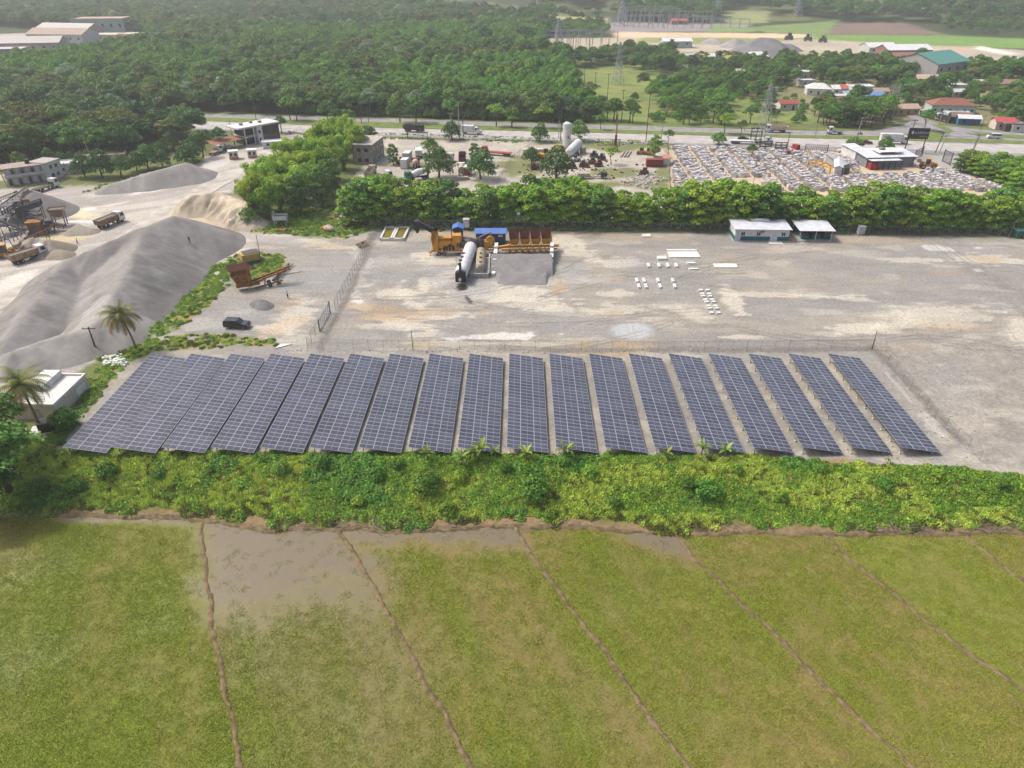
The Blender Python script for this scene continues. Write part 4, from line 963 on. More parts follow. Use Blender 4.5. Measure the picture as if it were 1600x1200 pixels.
AS = wood_scale(len(AX), r) * np.where(AK == 'plant', .76, 1.0) * np.concatenate([np.full((~single).sum(), 1.0), np.full((~es).sum(), .82), np.full(len(HX), 1.35)])
protos = []; base = {}
for kd in ('forest', 'dark', 'dry', 'plant', 'royal', 'silver', 'bush', 'bushbig', 'bushlight'):
    base[kd] = (len(protos), len(TREE[kd])); protos += joined(kd)
idx = np.array([base[str(k)][0] + r.integers(base[str(k)][1]) for k in AK])
idx = len(protos) - 1 - idx      # joined geometry lists its inputs last first
scatter('woodland', zpt(AX, AY), protos, idx, r.uniform(0, 6.28, len(AX)), AS, 'dense green wood stretching to the far hills', 'woodland')

# --- hedge along the back fence, two staggered rows
r = np.random.default_rng(21); hcnt = {}
for row, (dy, step) in enumerate(((4.2, 3.7), (9.0, 4.6))):
    x = P(548 if row == 0 else 560, 350).x
    while x < P(1640, 360).x:
        fy = np.interp(x, [P(590, 357).x, P(940, 362).x, P(1640, 371).x], [P(590, 357).y, P(940, 362).y, P(1640, 371).y])
        kd = 'hedgedark' if r.random() < .14 else 'hedge'
        q = 1.0 + .12 * math.sin(x * .13) + r.uniform(-.13, .13)
        seg = 'left of the blue shed' if x < P(740, 360).x else ('behind the bins and bare yard' if x < P(1130, 360).x else ('behind the white and green office' if x < P(1310, 360).x else 'towards the right edge'))
        rw = 'front row' if row == 0 else 'back row'
        hcnt[rw, seg] = hcnt.get((rw, seg), 0) + 1
        plant(kd, (x + r.uniform(-.6, .6), fy + dy + r.uniform(-1, 1), 0), (q * r.uniform(1.15, 1.4), q * r.uniform(1.15, 1.4), q * (1.0 if row == 0 else 1.06)), nth(hcnt[rw, seg]) + ' hedge tree from left, ' + rw + ', ' + seg, 'hedge trees behind the back fence')
        x += step * r.uniform(.85, 1.15)
# hedge on the far right beside the stone yard
for i, (a, b) in enumerate(((1500, 268), (1518, 272), (1535, 279), (1552, 286), (1568, 292), (1585, 299), (1602, 305), (1620, 312), (1530, 266), (1550, 272), (1570, 279), (1592, 286), (1612, 294), (1560, 266), (1590, 272), (1615, 280), (1510, 262))):
    plant('hedgedark' if i % 3 == 0 else 'hedge', P(a, b), (1.15, 1.15, .62), 'bushy tree, ' + nth(i + 1) + ' of the hedge between stone yard and highway', 'hedge between stone yard and highway')
# --- bamboo grove
BAM = [(402, 345), (420, 348), (398, 328), (418, 330), (440, 335), (462, 330), (408, 312), (430, 315), (452, 312), (475, 316), (492, 310), (440, 296), (462, 298), (485, 296), (505, 296), (455, 280), (478, 280), (500, 280), (520, 282), (475, 265), (497, 264), (518, 264), (538, 266), (498, 250), (520, 248), (540, 250), (556, 252), (520, 236), (545, 236), (425, 302)]
for i, (a, b) in enumerate(sorted(BAM)):
    p = P(a, b); far = b < 282; lf = a < 450
    plant('bamboo', p, random.uniform(.88, 1.1), nth(i + 1) + ' bamboo clump from the left, ' + ('far' if far else 'near') + ' part of the yellow green grove', 'bamboo clumps of the grove')
for a, b, kd, s, lb in ((470, 338, 'hedgedark', 1.15, 'dark leafy tree on the near side of the bamboo grove'), (505, 322, 'hedgedark', 1.2, 'dark leafy tree right of the bamboo grove, nearest the weeds'), (520, 306, 'hedgedark', 1.1, 'dark leafy tree between bamboo grove and machine yard'), (395, 350, 'bush', 1.6, 'round green shrub at the left foot of the bamboo grove'),
                        (578, 232, 'dark', .75, 'dark conifer-like tree beside the unfinished grey building'), (566, 240, 'dark', .7, 'dark tree behind the bamboo at the grey building'), (513, 196, 'forest', .9, 'green tree over the highway left of the grove end'), (530, 205, 'dark', .8, 'dark tree beside the highway behind the grove'), (545, 200, 'forest', .7, 'small tree between grove and highway')):
    plant(kd, P(a, b), s, lb)
# --- single trees one can name
for a, b, kd, s, lb in ((318, 246, 'forest', .85, 'round green tree beside the crossing pole at the quarry office'), (292, 258, 'bush', 2.2, 'low round tree left of the quarry guard hut'), (302, 252, 'bush', 2.1, 'dark low tree beside the carport of the quarry office'), (345, 232, 'dark', .7, 'dark tree behind the brown carport roof'), (440, 208, 'dark', .62, 'dark round tree at the right end of the quarry office'),
                        (133, 277, 'bush', 2.5, 'round green shrub right of the small white house'), (160, 278, 'bush', 3.0, 'large dark shrub between two poles at the quarry edge'), (190, 276, 'weedbush', 2.4, 'yellowish shrub at the quarry edge'), (232, 264, 'weedbush', 2.7, 'leafy shrub left of the far long heap'), (215, 268, 'bush', 2.2, 'small shrub at the quarry edge below the big flat-topped tree'), (255, 262, 'bush', 2.0, 'low shrub right of the leafy ones at the quarry edge'),
                        (200, 238, 'dry', 1.25, 'tall flat-topped brownish tree with bare pale trunk'), (52, 232, 'dry', 1.4, 'broad olive brown tree above the long quarry house'), (150, 232, 'dry', 1.1, 'olive brown tree left of the flat-topped one'), (60, 250, 'forest', .7, 'layered green tree just behind the long quarry house'),
                        (615, 258, 'hedgedark', .72, 'young dark tree in front of the unfinished building'), (674, 252, 'streetdark', 1.25, 'ragged tree behind the large dark one in the machine yard'), (686, 278, 'bush', 3.4, 'large dark round tree in the machine yard, left one'), (742, 255, 'hedgedark', .68, 'upright tree beside the red trailer'), (751, 280, 'bush', 3.2, 'large dark round tree in the machine yard, right of the white tank'),
                        (830, 258, 'bush', 2.1, 'small dark tree in front of the tarpaulin covered load'), (869, 282, 'bush', 3.5, 'large dark round tree in front of the excavator'), (843, 222, 'weedbush', 2.3, 'pale spiky shrub behind the tarpaulin covered load'), (955, 257, 'street', 1.0, 'small green tree in front of the drill rig'), (1023, 245, 'hedge', .78, 'light green tree behind the red containers'), (904, 220, 'weedbush', 2.6, 'light green shrub behind the fallen white tank'),
                        (706, 219, 'bush', 2.4, 'round shrub at the roadside fence by the grey poles'), (1122, 226, 'bush', 1.5, 'small dark shrub at the roadside of the stone yard'), (1333, 236, 'bush', 1.7, 'small dark shrub behind the stone yard hall'), (1381, 243, 'weedbush', 2.2, 'yellow green shrub rising behind the stone yard hall'), (1044, 226, 'streetdark', .9, 'thin dark tree at the corner of the stone yard'),
                        (1444, 204, 'streetdark', 1.35, 'round tree on the grass island at the junction'), (1172, 250, 'streetdark', .85, 'small brown tree standing among the stone stacks'),
                        (105, 668, 'bush', 1.1, 'small green shrub at the left end of the panels')):
    if kd in ('bush', 'weedbush') and s >= 2: kd, s = ('bushbig' if kd == 'bush' else 'bushlight'), s * .52
    plant(kd, P(a, b), s, lb)
# roadside trees in the median and along the far verge
MED = [(454, 188, 1.6, 'streetdark'), (464, 189, 1.7, 'streetdark'), (625, 192, 1.9, 'streetdark'), (650, 192, 1.8, 'streetdark'), (775, 198, 1.5, 'street'), (799, 199, 1.4, 'streetdark'), (849, 200, 1.5, 'street'), (801, 200.5, .9, 'street'), (938, 203, 1.0, 'streetdark'), (1132, 209, 1.3, 'street'), (1158, 210, .9, 'streetdark'), (707, 197, 1.8, 'streetdark')]
for i, (a, b, s, kd) in enumerate(sorted(MED)):
    od = ['first', 'second', 'third', 'fourth', 'fifth', 'sixth', 'seventh', 'eighth', 'ninth', 'tenth', 'eleventh', 'twelfth'][i]
    plant(kd, P(a, b), s, od + ' tree from the left on the highway median', 'trees on the highway median')
# palms
plant('palm', P(213, 546), 1.02, 'tall coconut palm with yellowing fronds at the weedy bank', var=0)
plant('palm', P(66, 674), 1.08, 'coconut palm in front of the flat white building', var=1)
for a, b, s, lb in ((498, 165, 1.25, 'tall dark palm standing clear of the wood left of the bamboo tip'), (1212, 197, .6, 'slim tree-like palm on the pasture near the lattice tower'), (1394, 172, .7, 'palm beside the village mast'), (1354, 165, .65, 'palm between the light blue and bright blue roofs')):
    plant('royal', P(a, b), s, lb)
# big tree at the left edge, dark and leaning over the bank
for a, b, z, s, kd, lb in ((-4, 718, 0, (1.2, 1.2, 1.0), 'forest', 'large green tree at the left edge in front of the white building'), (14, 765, -1.2, (1.25, 1.25, .95), 'forest', 'green tree at the left edge, middle of three above the paddies'), (-6, 806, -2.6, (.9, .9, .75), 'dark', 'dark tree half cut by the left edge above the paddies'), (28, 722, -.5, (.5, .5, .42), 'dark', 'small leafy tree between palm and left edge tree'), (-70, 690, 0, (.7, .7, .6), 'forest', 'green tree at the left edge behind the leaning pole')):
    plant(kd, P(a, b, z), s, lb)
# --- shrubs and banana plants on the bank
SH = [(440, 745, 1.0, 'bush'), (505, 735, .8, 'bush'), (590, 750, .9, 'bush'), (668, 765, 1.25, 'bush'), (718, 752, .8, 'weedbush'), (700, 790, .9, 'weedbush'), (790, 742, .8, 'bush'), (835, 770, 1.3, 'bush'), (880, 735, .7, 'bush'), (862, 795, .7, 'weedbush'), (920, 748, .7, 'weedbush'), (1105, 772, 1.35, 'bush'), (1075, 762, .8, 'bush'), (1150, 745, .6, 'weedbush'), (330, 742, .6, 'bush'), (250, 748, .7, 'bush'), (170, 745, .9, 'bush'), (120, 760, .8, 'bush'), (60, 760, 1.0, 'bush'), (1280, 745, .6, 'bush'), (1380, 765, .7, 'bush'), (1460, 755, .6, 'weedbush'), (1560, 765, .7, 'bush'), (560, 780, .7, 'weedbush'), (620, 738, .7, 'bush'), (960, 780, .6, 'bush'), (1220, 775, .6, 'weedbush')]
for i, (a, b, s, kd) in enumerate(sorted(SH)):
    p = P(a, b, -1.4); p.z = float(land_z(np.array([p.x]), np.array([p.y]))[0]) - .1
    side = 'left part' if a < 420 else ('centre left' if a < 760 else ('centre right' if a < 1120 else 'right part'))
    plant(kd, p, s * random.uniform(.65, .85), ('light' if kd == 'weedbush' else 'dark') + ' green shrub, ' + nth(i + 1) + ' from the left on the overgrown bank', 'shrubs on the overgrown bank')
for i, (a, b, s) in enumerate(((668, 722, 1.0), (722, 728, 1.1), (742, 720, .95), (752, 718, 1.25), (822, 722, 1.05), (884, 718, 1.1), (1040, 722, .95), (1095, 714, 1.05), (1132, 718, 1.05), (774, 716, .7), (1386, 726, .5))):
    p = P(a, b, -.3); p.z = float(land_z(np.array([p.x]), np.array([p.y]))[0]) - .05
    od = ['first', 'second', 'third', 'fourth', 'sixth', 'seventh', 'eighth', 'ninth', 'tenth', 'fifth', 'last, tiny'][i]
    plant('banana', p, s * .82, od + ' banana plant from the left along the top of the bank', 'banana plants along the top of the bank')

# --- ground cover: weeds on the bank, verge weeds, rice
def clump(name, n, rad, h, sz, lm, seed, aspect=1.6, upright=False):
    r = np.random.default_rng(seed); a = r.uniform(0, 6.28, n); q = np.sqrt(r.uniform(0, 1, n)) * rad
    z = h * (1 - (q / rad) ** 2 * .8) * r.uniform(.35, 1, n); p = np.stack([q * np.cos(a), q * np.sin(a), z], -1); nn = np.stack([np.cos(a) * q / rad, np.sin(a) * q / rad, np.full(n, .6)], -1)
    if upright: return hidden(name, leaves_mesh(name, p, r.normal(0, 1, (n, 3)) * np.array([1, 1, .1]), sz, lm, aspect, up=.45, jit=.1, seed=seed, axis=np.tile([0, 0, 1.0], (n, 1)), lv=np.full(n, r.uniform(.3, .7))))
    return hidden(name, leaves_mesh(name, p, nn, sz, lm, aspect, seed=seed, lv=np.full(n, r.uniform(.3, .7))))
wp = [clump('weed_clump', 130, .75, .5, .17, LM_WEED, 600 + k) for k in range(3)] + [clump('weed_clump', 110, .7, .65, .19, LM_SHRUB, 610 + k) for k in range(2)] + [clump('weed_clump', 90, .7, .45, .17, LM_GRASS, 620, 3.2, True), clump('weed_clump', 80, .7, .4, .16, LM_DRY, 621, 3.0, True)]
r = np.random.default_rng(31)
x, y = jitter_grid(-100, 125, 73, 100, .62, r); e = edge_y(x); b = bund_y(x); n1 = fbm(x * .22, y * .22, 1, 5); n4 = fbm(x * .09, y * .16, 35, 4); n5 = fbm(x * .3, y * .3, 36, 3)
t = (e - y) / (e - b); k = (t > -.02 + (n5 - .5) * .25) & (t < .93 + (n5 - .5) * .35) & (r.random(len(x)) < .95)
bare = (np.abs(x - P(910, 806, -3).x) < 3.2) & (t > .86); k &= ~bare
x, y, t, n4, n5 = x[k], y[k], t[k], n4[k], n5[k]
ty = np.where(n4 > .64, 3 + (r.random(len(x)) < .5), np.where((n4 < .44) | ((x < -30) & (n5 < .5)), 5 + (r.random(len(x)) < .16 + .4 * (t > .8)), r.integers(0, 3, len(x)))); ty = np.where((t > .86) & (r.random(len(x)) < .4), 6, ty)
z = land_z(x, y); sc = .6 + .6 * n5
scatter('bank_weeds', np.stack([x, y, z - .05], -1), wp, len(wp) - 1 - ty, r.uniform(0, 6.28, len(x)), sc * r.uniform(.8, 1.2, len(x)), 'thick green weeds and creepers covering the bank', 'weeds')
x, y = jitter_grid(-150, 200, 92, 335, .95, r, .48); px_, py_ = pix(x, y)
gm = grass_mask(px_, py_, fbm(x * .22, y * .22, 1, 5), fbm(x * .7, y * .7, 2, 4)); k = (gm > .45) & (r.random(len(x)) < .8) & (polysd(px_, py_, [(575, 214), (1042, 224), (1046, 345), (1640, 345), (1640, 240), (575, 210)]) < 0)
x, y = x[k], y[k]; n4 = fbm(x * .15, y * .15, 37); ty = np.where(n4 > .55, r.integers(0, 3, len(x)), np.where(n4 > .47, r.integers(3, 6, len(x)), 5 + (r.random(len(x)) < .55)))
scatter('verge_weeds', np.stack([x, y, land_z(x, y) - .05], -1), wp, len(wp) - 1 - ty, r.uniform(0, 6.28, len(x)), (.45 + .8 * n4) * r.uniform(.7, 1.3, len(x)), 'low weeds and grass along the quarry edge and fence', 'weeds')
rp = [clump('rice_tuft', 34, .6, .10, .055, LM_RICE, 640 + k, 3.0, True) for k in range(3)]
x, y = jitter_grid(-105, 125, 27, 82, .40, r, .5); _, _, wet, dens, _, _, n2, _ = pad_masks(x, y); k = (y < bund_y(x) - .3) & (r.random(len(x)) < np.clip(dens * 1.1 + .05, .04, .92))
x, y = x[k], y[k]; scatter('rice_seedlings', np.stack([x, y, np.full(len(x), -3.26)], -1), rp, r.integers(0, 3, len(x)), r.uniform(0, 6.28, len(x)), r.uniform(.7, 1.25, len(x)), 'young rice seedlings standing in the flooded paddies', 'rice')
# ================================================================== solar field
M_FRAME = mat('aluminium', A(214, 216, 220), A(196, 198, 204), scale=1, rough=.4, metal=.3)
M_GALV = mat('galvanised_steel', A(168, 170, 172), A(140, 142, 146), scale=2, rough=.5, metal=.4)
def cellmat():
    m = bpy.data.materials.new('solar_cells'); nt, b = nodes_of(m); N = nt.nodes; L = nt.links
    tc = N.new('ShaderNodeTexCoord'); br = N.new('ShaderNodeTexBrick'); br.offset = 0; br.inputs['Scale'].default_value = 1
    br.inputs['Brick Width'].default_value = .105; br.inputs['Row Height'].default_value = .165; br.inputs['Mortar Size'].default_value = .004
    br.inputs['Color1'].default_value = (.048, .049, .072, 1); br.inputs['Color2'].default_value = (.042, .043, .062, 1); br.inputs['Mortar'].default_value = (.12, .12, .15, 1)
    L.new(tc.outputs['Object'], br.inputs['Vector'])
    oi = N.new('ShaderNodeObjectInfo'); hs = N.new('ShaderNodeHueSaturation'); mr = N.new('ShaderNodeMapRange'); mr.inputs[3].default_value = .72; mr.inputs[4].default_value = 1.28
    L.new(oi.outputs['Random'], mr.inputs[0]); L.new(mr.outputs[0], hs.inputs['Value']); L.new(br.outputs[0], hs.inputs['Color']); L.new(hs.outputs[0], b.inputs['Base Color'])
    b.inputs['Roughness'].default_value = .22; b.inputs['Specular IOR Level'].default_value = .55
    return m
M_CELL = cellmat()
PW, PL, PX, PY, NY = 2.155, 1.012, 2.19, 1.035, 29
def panel_mesh():
    b = MB(); x, y = PW / 2, PL / 2; f = .040; t = .036
    b.bx(-x, x, -y, -y + f, 0, t, 1); b.bx(-x, x, y - f, y, 0, t, 1); b.bx(-x, -x + f, -y + f, y - f, 0, t, 1); b.bx(x - f, x, -y + f, y - f, 0, t, 1)
    b.bx(-.015, .015, -y + f, y - f, .010, t - .004, 1)
    b.bx(-x + f, -.015, -y + f, y - f, .004, t - .008, 0); b.bx(.015, x - f, -y + f, y - f, .004, t - .008, 0)
    return b.mesh('panel', [M_CELL, M_FRAME])
PM = panel_mesh(); TILT = math.atan2(1.05, 6.6); rowang = -.010
post = MB().bx(-.05, .05, -.05, .05, 0, 1, 0).mesh('post', M_GALV); rail = MB().bx(-.04, .04, 0, NY * PY, -.06, .06, 0).mesh('rail', M_GALV)
foot = MB().box((0, 0, .12), (.36, .36, .24), 0, taper=.85).mesh('footing', mat('footing_concrete', A(206, 202, 194), scale=4, rough=.9))
rafter = MB().bx(0, 6.5, -.035, .035, -.05, .05, 0).mesh('rafter', M_GALV)
for k in range(18):
    nx = 98 + k * (1408 - 98) / 17; fx = 237 + k * (1292 - 237) / 17
    a = P(nx, 699, 1.62); b_ = P(fx, 551.5, 1.62); org = Vector((a.x, a.y, 0))
    root = thing('solar_table', nth(k + 1) + ' tilted row of dark blue solar panels from the left', 'solar panels', org, heading(a, b_) - math.pi / 2, 'rows of solar panels')
    zt = lambda x: 1.62 - math.tan(TILT) * x
    for j in range(NY):
        for i in range(3):
            xc = PX * (i + .5) * math.cos(TILT); o = link('panel', PM, root, (xc, PY * (j + .5), zt(xc)))
            o.rotation_euler = (random.uniform(-.010, .010), TILT + random.uniform(-.008, .008), random.uniform(-.002, .002))
    for x in (1.0, 2.6, 4.3, 5.9): link('rail', rail, root, (x, 0, zt(x) - .13))
    for j in range(10):
        y = .6 + j * (NY * PY - 1.2) / 9
        o = link('rafter', rafter, root, (0.05, y, zt(.05) - .24)); o.rotation_euler = (0, TILT, 0)
        for x in (.55, 5.6):
            link('post', post, root, (x, y, 0), sc=(1, 1, zt(x) - .26)); link('footing', foot, root, (x, y, -.02))
# ---------------- chain-link fences
M_MESH = mat('chain_link', A(150, 152, 152), scale=8, rough=.6, trans=.86)
M_POST = mat('fence_steel', A(150, 150, 150), A(120, 120, 120), scale=3, rough=.5, metal=.3)
def fence(line, h, step, label, dark=False, name='chain_link_fence', barbs=True):
    pts = [P(a, b) for a, b in line]; o = thing(name, label, 'fence', pts[0]); b0 = pts[0]
    mp = mat('dark_post', A(110, 108, 106), scale=3, rough=.7) if dark else M_POST
    pm = MB().cyl((0, 0, 0), (0, 0, h + .1), .022 if dark else .045, n=6).mesh('post', mp); net = MB(); rl = MB()
    for a, b in zip(pts[:-1], pts[1:]):
        n = max(1, round((b - a).length / step))
        for k in range(n): link('post', pm, o, a.lerp(b, k / n) - b0)
        net.quad(a - b0 + Vector((0, 0, .05)), b - b0 + Vector((0, 0, .05)), b - b0 + Vector((0, 0, h)), a - b0 + Vector((0, 0, h)))
        rl.cyl(a - b0 + Vector((0, 0, h)), b - b0 + Vector((0, 0, h)), .018 if dark else .035, n=5)
    link('post', pm, o, pts[-1] - b0); net.build('wire_mesh', M_MESH, o); rl.build('top_rail', M_POST, o); return o
fence([(590, 357), (940, 362), (1640, 371)], 2.6, 2.7, 'long chain-link fence in front of the back hedge')
fence([(590, 357), (573, 390), (548, 440), (524, 484)], 2.4, 2.7, 'chain-link fence left of the asphalt plant, running towards the gate')
fence([(499, 518), (481, 545)], 2.4, 2.7, 'short chain-link piece between the gate and the panels')
fence([(481, 545), (600, 547), (860, 548), (1100, 549), (1363, 546)], 2.2, 2.9, 'chain-link fence behind the far ends of the solar rows', True)
fence([(1363, 546), (1410, 596), (1460, 655), (1530, 720)], 2.2, 2.9, 'chain-link fence along the right side of the solar field', True)
fence([(440, 209), (560, 213), (637, 217)], 2.2, 3.5, 'roadside fence left of the dark yard gate')
fence([(668, 218), (800, 222), (934, 226)], 2.2, 3.5, 'roadside fence between the two yard gates')
fence([(968, 227), (1042, 229)], 2.2, 3.5, 'roadside fence right of the blue yard gate')
fence([(838, 226), (800, 252), (776, 290)], 2.2, 3, 'grey dividing fence between the two halves of the machine yard')
fence([(1043, 229), (1047, 300)], 2.2, 3, 'fence between machine yard and stone yard')
def gate(a, b, h, m, label, bars=6, cross=True):
    a, b = P(*a), P(*b); o = thing('yard_gate', label, 'gate', a, heading(a, b)); L_ = (b - a).length
    for x in (0, L_):
        MB().bx(x - .12, x + .12, -.12, .12, 0, h + .2).build('post', m, o)
    f = MB(); f.bx(.12, L_ - .12, -.05, .05, h - .15, h); f.bx(.12, L_ - .12, -.05, .05, .12, .27); f.build('frame', m, o)
    if cross:
        c = MB()
        for k in range(2): c.bar((L_ * k / 2 + .1, 0, .2), (L_ * (k + 1) / 2, 0, h - .1), .07)
        c.build('brace', m, o)
    for k in range(1, bars): MB().bx(L_ * k / bars - .04, L_ * k / bars + .04, -.04, .04, .27, h - .15).build('bar', m, o)
    n = MB(); n.quad((.12, 0, .2), (L_ - .12, 0, .2), (L_ - .12, 0, h - .1), (.12, 0, h - .1)); n.build('wire_mesh', M_MESH, o); return o
gate((500, 518), (516, 489), 2.6, M_GALV, 'grey braced steel gate left of the solar field')
M_DKST = mat('dark_steel', A(62, 64, 68), A(48, 48, 52), scale=3, rough=.5, metal=.3)
gate((637, 217), (668, 218), 2.8, M_DKST, 'dark sliding gate at the highway behind the old trucks', 12, False)
gate((934, 227), (968, 228), 2.6, mat('blue_steel', A(62, 76, 104), scale=3, rough=.5), 'blue black gate at the highway behind the drill rig', 12, False)
gate((1257, 238), (1292, 239), 3.0, M_DKST, 'dark gate at the highway behind the stone stacks', 12, False)
gate((1428, 250), (1440, 244), 3.6, M_DKST, 'dark gate leaf right of the stone yard hall', 8, False)
gate((1472, 252), (1484, 258), 4.2, M_DKST, 'dark open gate leaf at the stone yard entrance', 8, False)

# ================================================================== asphalt plant and yard buildings
M_YEL = mat('yellow_paint', A(222, 158, 42), A(206, 142, 40), scale=1.5, rough=.5)
M_RUST = mat('rust', A(128, 74, 56), A(98, 58, 46), scale=1.5, rough=.9, bump=.3)
M_RUST2 = mat('rusty_yellow', A(176, 124, 58), A(122, 84, 50), scale=1.2, rough=.85, bump=.3)
M_BLK = mat('black_rubber', (.012, .012, .012), (.02, .02, .02), scale=4, rough=.8)
M_BLKP = mat('black_paint', (.018, .018, .02), (.03, .03, .03), scale=3, rough=.45)
M_WHT = mat('white_paint', A(236, 236, 234), A(216, 214, 210), scale=1.2, rough=.45)
M_WALLW = mat('white_wall', A(238, 236, 232), A(222, 218, 212), scale=.8, rough=.85)
M_CONCR = mat('concrete', A(196, 192, 186), A(168, 164, 158), scale=1.2, rough=.92, bump=.2)
M_SLABW = mat('pale_concrete', A(240, 238, 232), A(222, 218, 210), scale=1.5, rough=.9)
M_DRUM = mat('drum_steel', A(96, 88, 96), A(78, 72, 80), scale=1.2, rough=.55, metal=.3)
M_BLUEW = mat('blue_sheet', A(44, 66, 110), A(38, 56, 96), scale=1.5, rough=.5)
M_BLUER = mat('blue_roof', A(104, 136, 204), A(92, 124, 190), scale=.8, rough=.4)
M_TEAL = mat('teal_paint', A(36, 120, 122), A(32, 108, 110), scale=1, rough=.7)
M_GLASS = mat('dark_glass', (.015, .018, .022), (.03, .032, .036), scale=.6, rough=.08, spec=.6)
M_ROOFW = mat('white_metal_roof', A(232, 234, 238), A(214, 216, 222), scale=.6, rough=.5)
def wheel_mesh(r=.5, w=.32):
    b = MB(); b.cyl((0, -w / 2, 0), (0, w / 2, 0), r, n=14, mi=0); b.cyl((0, -w / 2 - .02, 0), (0, w / 2 + .02, 0), r * .55, n=10, mi=1)
    return b.mesh('wheel', [M_BLK, mat('wheel_rim', A(176, 176, 176), A(140, 138, 136), scale=5, rough=.5)])
W50, W38, W90 = wheel_mesh(), wheel_mesh(.36, .24), wheel_mesh(.85, .6)
# drum mixer trailer: local x runs left to right along the plant
pa, pb = P(677, 397), P(862, 393)
root = thing('asphalt_drum_mixer', 'yellow mobile asphalt mixing plant with dark drum on a trailer', 'asphalt plant', pa, heading(pa, pb)); u = (pb - pa).length / 185
f = MB(); f.bx(0, 102 * u, -1.1, -.9, .95, 1.35); f.bx(0, 102 * u, .9, 1.1, .95, 1.35)
for k in range(9): f.bx(k * 12 * u, k * 12 * u + .2, -.9, .9, 1.0, 1.3)
f.build('chassis', M_YEL, root)
for x in (9.5 * u, 17 * u):
    for s_ in (-1, 1): link('wheel', W50, root, (x, s_ * 1.05, .5))
b = MB(); b.bx(0, 1.5, -1.1, 1.1, 1.35, 6.6); b.prism([(1.5, 6.6), (0, 6.6), (-.4, 4.5), (0, 2.5)], -1.1, 1.1); b.build('elevator_tower', M_YEL, root)
b = MB(); b.bar((.4, 0, 6.2), (-3.4, 0, 8.4), 1.1); b.bx(-4.3, -3.0, -.7, .7, 6.9, 9.0); b.prism([(-4.3, 6.9), (-3.0, 6.9), (-3.4, 5.9), (-3.9, 5.9)], -.5, .5); b.build('discharge_conveyor', M_BLKP, root)
b = MB(); b.cyl((1.6, 0, 3.0), (5.2, 0, 3.0), 1.15, n=16); b.build('bag_tank', M_YEL, root, True)
b = MB(); b.bx(1.5, 7.6, -.9, .9, 4.3, 4.6); b.bx(5.2, 7.4, -1.15, 1.15, 1.4, 5.2); b.bx(5.0, 5.2, -1.3, 1.3, 1.4, 4.0); b.build('filter_box', M_YEL, root)
b = MB(); b.bx(2.6, 3.9, -1.35, -.95, 1.4, 2.3); b.cyl((4.4, -1.1, 1.4), (4.4, -1.1, 2.9), .35, n=8); b.bx(4.9, 5.6, -1.5, -1.0, 1.4, 2.6); b.build('burner_pumps', M_BLKP, root)
MB().cyl((5.0, -.9, 4.6), (5.0, -.9, 7.4), .12, n=6).build('exhaust_pipe', M_BLKP, root)
b = MB(); b.cyl((37 * u, 0, 2.75), (79 * u, 0, 2.55), 1.3, n=22); b.build('dryer_drum', M_DRUM, root, True)
for t in (42, 58, 72): MB().cyl((t * u, 0, 2.7), ((t + 1.6) * u, 0, 2.7), 1.42, n=22).build('drum_ring', M_RUST, root, True)
b = MB(); b.bx(79 * u, 86 * u, -1.0, 1.0, 1.4, 3.4); b.cyl((86 * u, 0, 2.4), (92 * u, 0, 2.4), .75, n=14); b.cyl((89 * u, -.4, 3.4), (89 * u, .4, 3.4), 1.15, n=14); b.build('burner', M_YEL, root)
b = MB(); b.bar((67 * u, .2, 3.8), (90 * u, .2, 5.6), .25); b.bar((90 * u, .2, 5.6), (92 * u, .2, 3.4), .25); b.bar((37 * u, .3, 5.0), (48 * u, -.3, 3.6), .35); b.build('duct', M_GALV, root)
b = MB(); b.bar((94 * u, 0, 1.2), (121 * u, 0, 2.0), .9, h=.5); b.build('feed_conveyor', M_YEL, root)
b = MB(); b.bar((0, 0, 1.0), (-1.0, -.8, 0), .18); b.bar((0, .8, 1.0), (-1.2, .8, 0), .18); b.bar((0, -.9, 1.6), (-.9, -1.1, 0), .14); b.build('support_leg', M_YEL, root)
# cold feed bins
root2 = thing('cold_feed_bins', 'row of four yellow and brown cold feed bins on a steel frame', 'hoppers', pa + (pb - pa) * ((795 - 677) / 185) + Vector((0, .4, 0)), heading(pa, pb)); bw = 66.5 * u
for k in range(4):
    x0, x1 = bw * k / 4 + .04, bw * (k + 1) / 4 - .04; xm = (x0 + x1) / 2; b = MB()
    vs = [(x0, -1.4, 3.9), (x1, -1.4, 3.9), (x1, 1.5, 4.9), (x0, 1.5, 4.9), (xm - .9, -.5, 2.1), (xm + .9, -.5, 2.1), (xm + .9, .5, 2.1), (xm - .9, .5, 2.1)]
    b.add(vs, [(0, 1, 5, 4), (1, 2, 6, 5), (2, 3, 7, 6), (3, 0, 4, 7)]); o = b.build('bin', M_YEL, root2)
    c = MB(); e = .06; vs2 = [(x0 + e, -1.4 + e, 3.92), (x1 - e, -1.4 + e, 3.92), (x1 - e, 1.5 - e, 4.92), (x0 + e, 1.5 - e, 4.92), (xm - .8, -.4, 2.4), (xm + .8, -.4, 2.4), (xm + .8, .4, 2.4), (xm - .8, .4, 2.4)]
    c.add(vs2, [(0, 1, 5, 4), (1, 2, 6, 5), (2, 3, 7, 6), (3, 0, 4, 7), (4, 5, 6, 7)]); c.build('lining', M_RUST, o)
    c = MB(); c.quad((x0, 1.5, 4.9), (x1, 1.5, 4.9), (x1, 1.7, 5.6), (x0, 1.7, 5.6)); c.bx(x0, x1, 1.45, 1.6, 4.8, 5.0); c.build('back_board', M_RUST, o)
    for x in (x0 + .1, x1 - .1):
        c = MB(); c.bx(x - .08, x + .08, -1.3, -1.14, .8, 3.8); c.bar((x, -1.3, 2.4), (xm + (x - xm) * .4, -1.3, 1.4), .12); c.build('stand', M_YEL, root2)
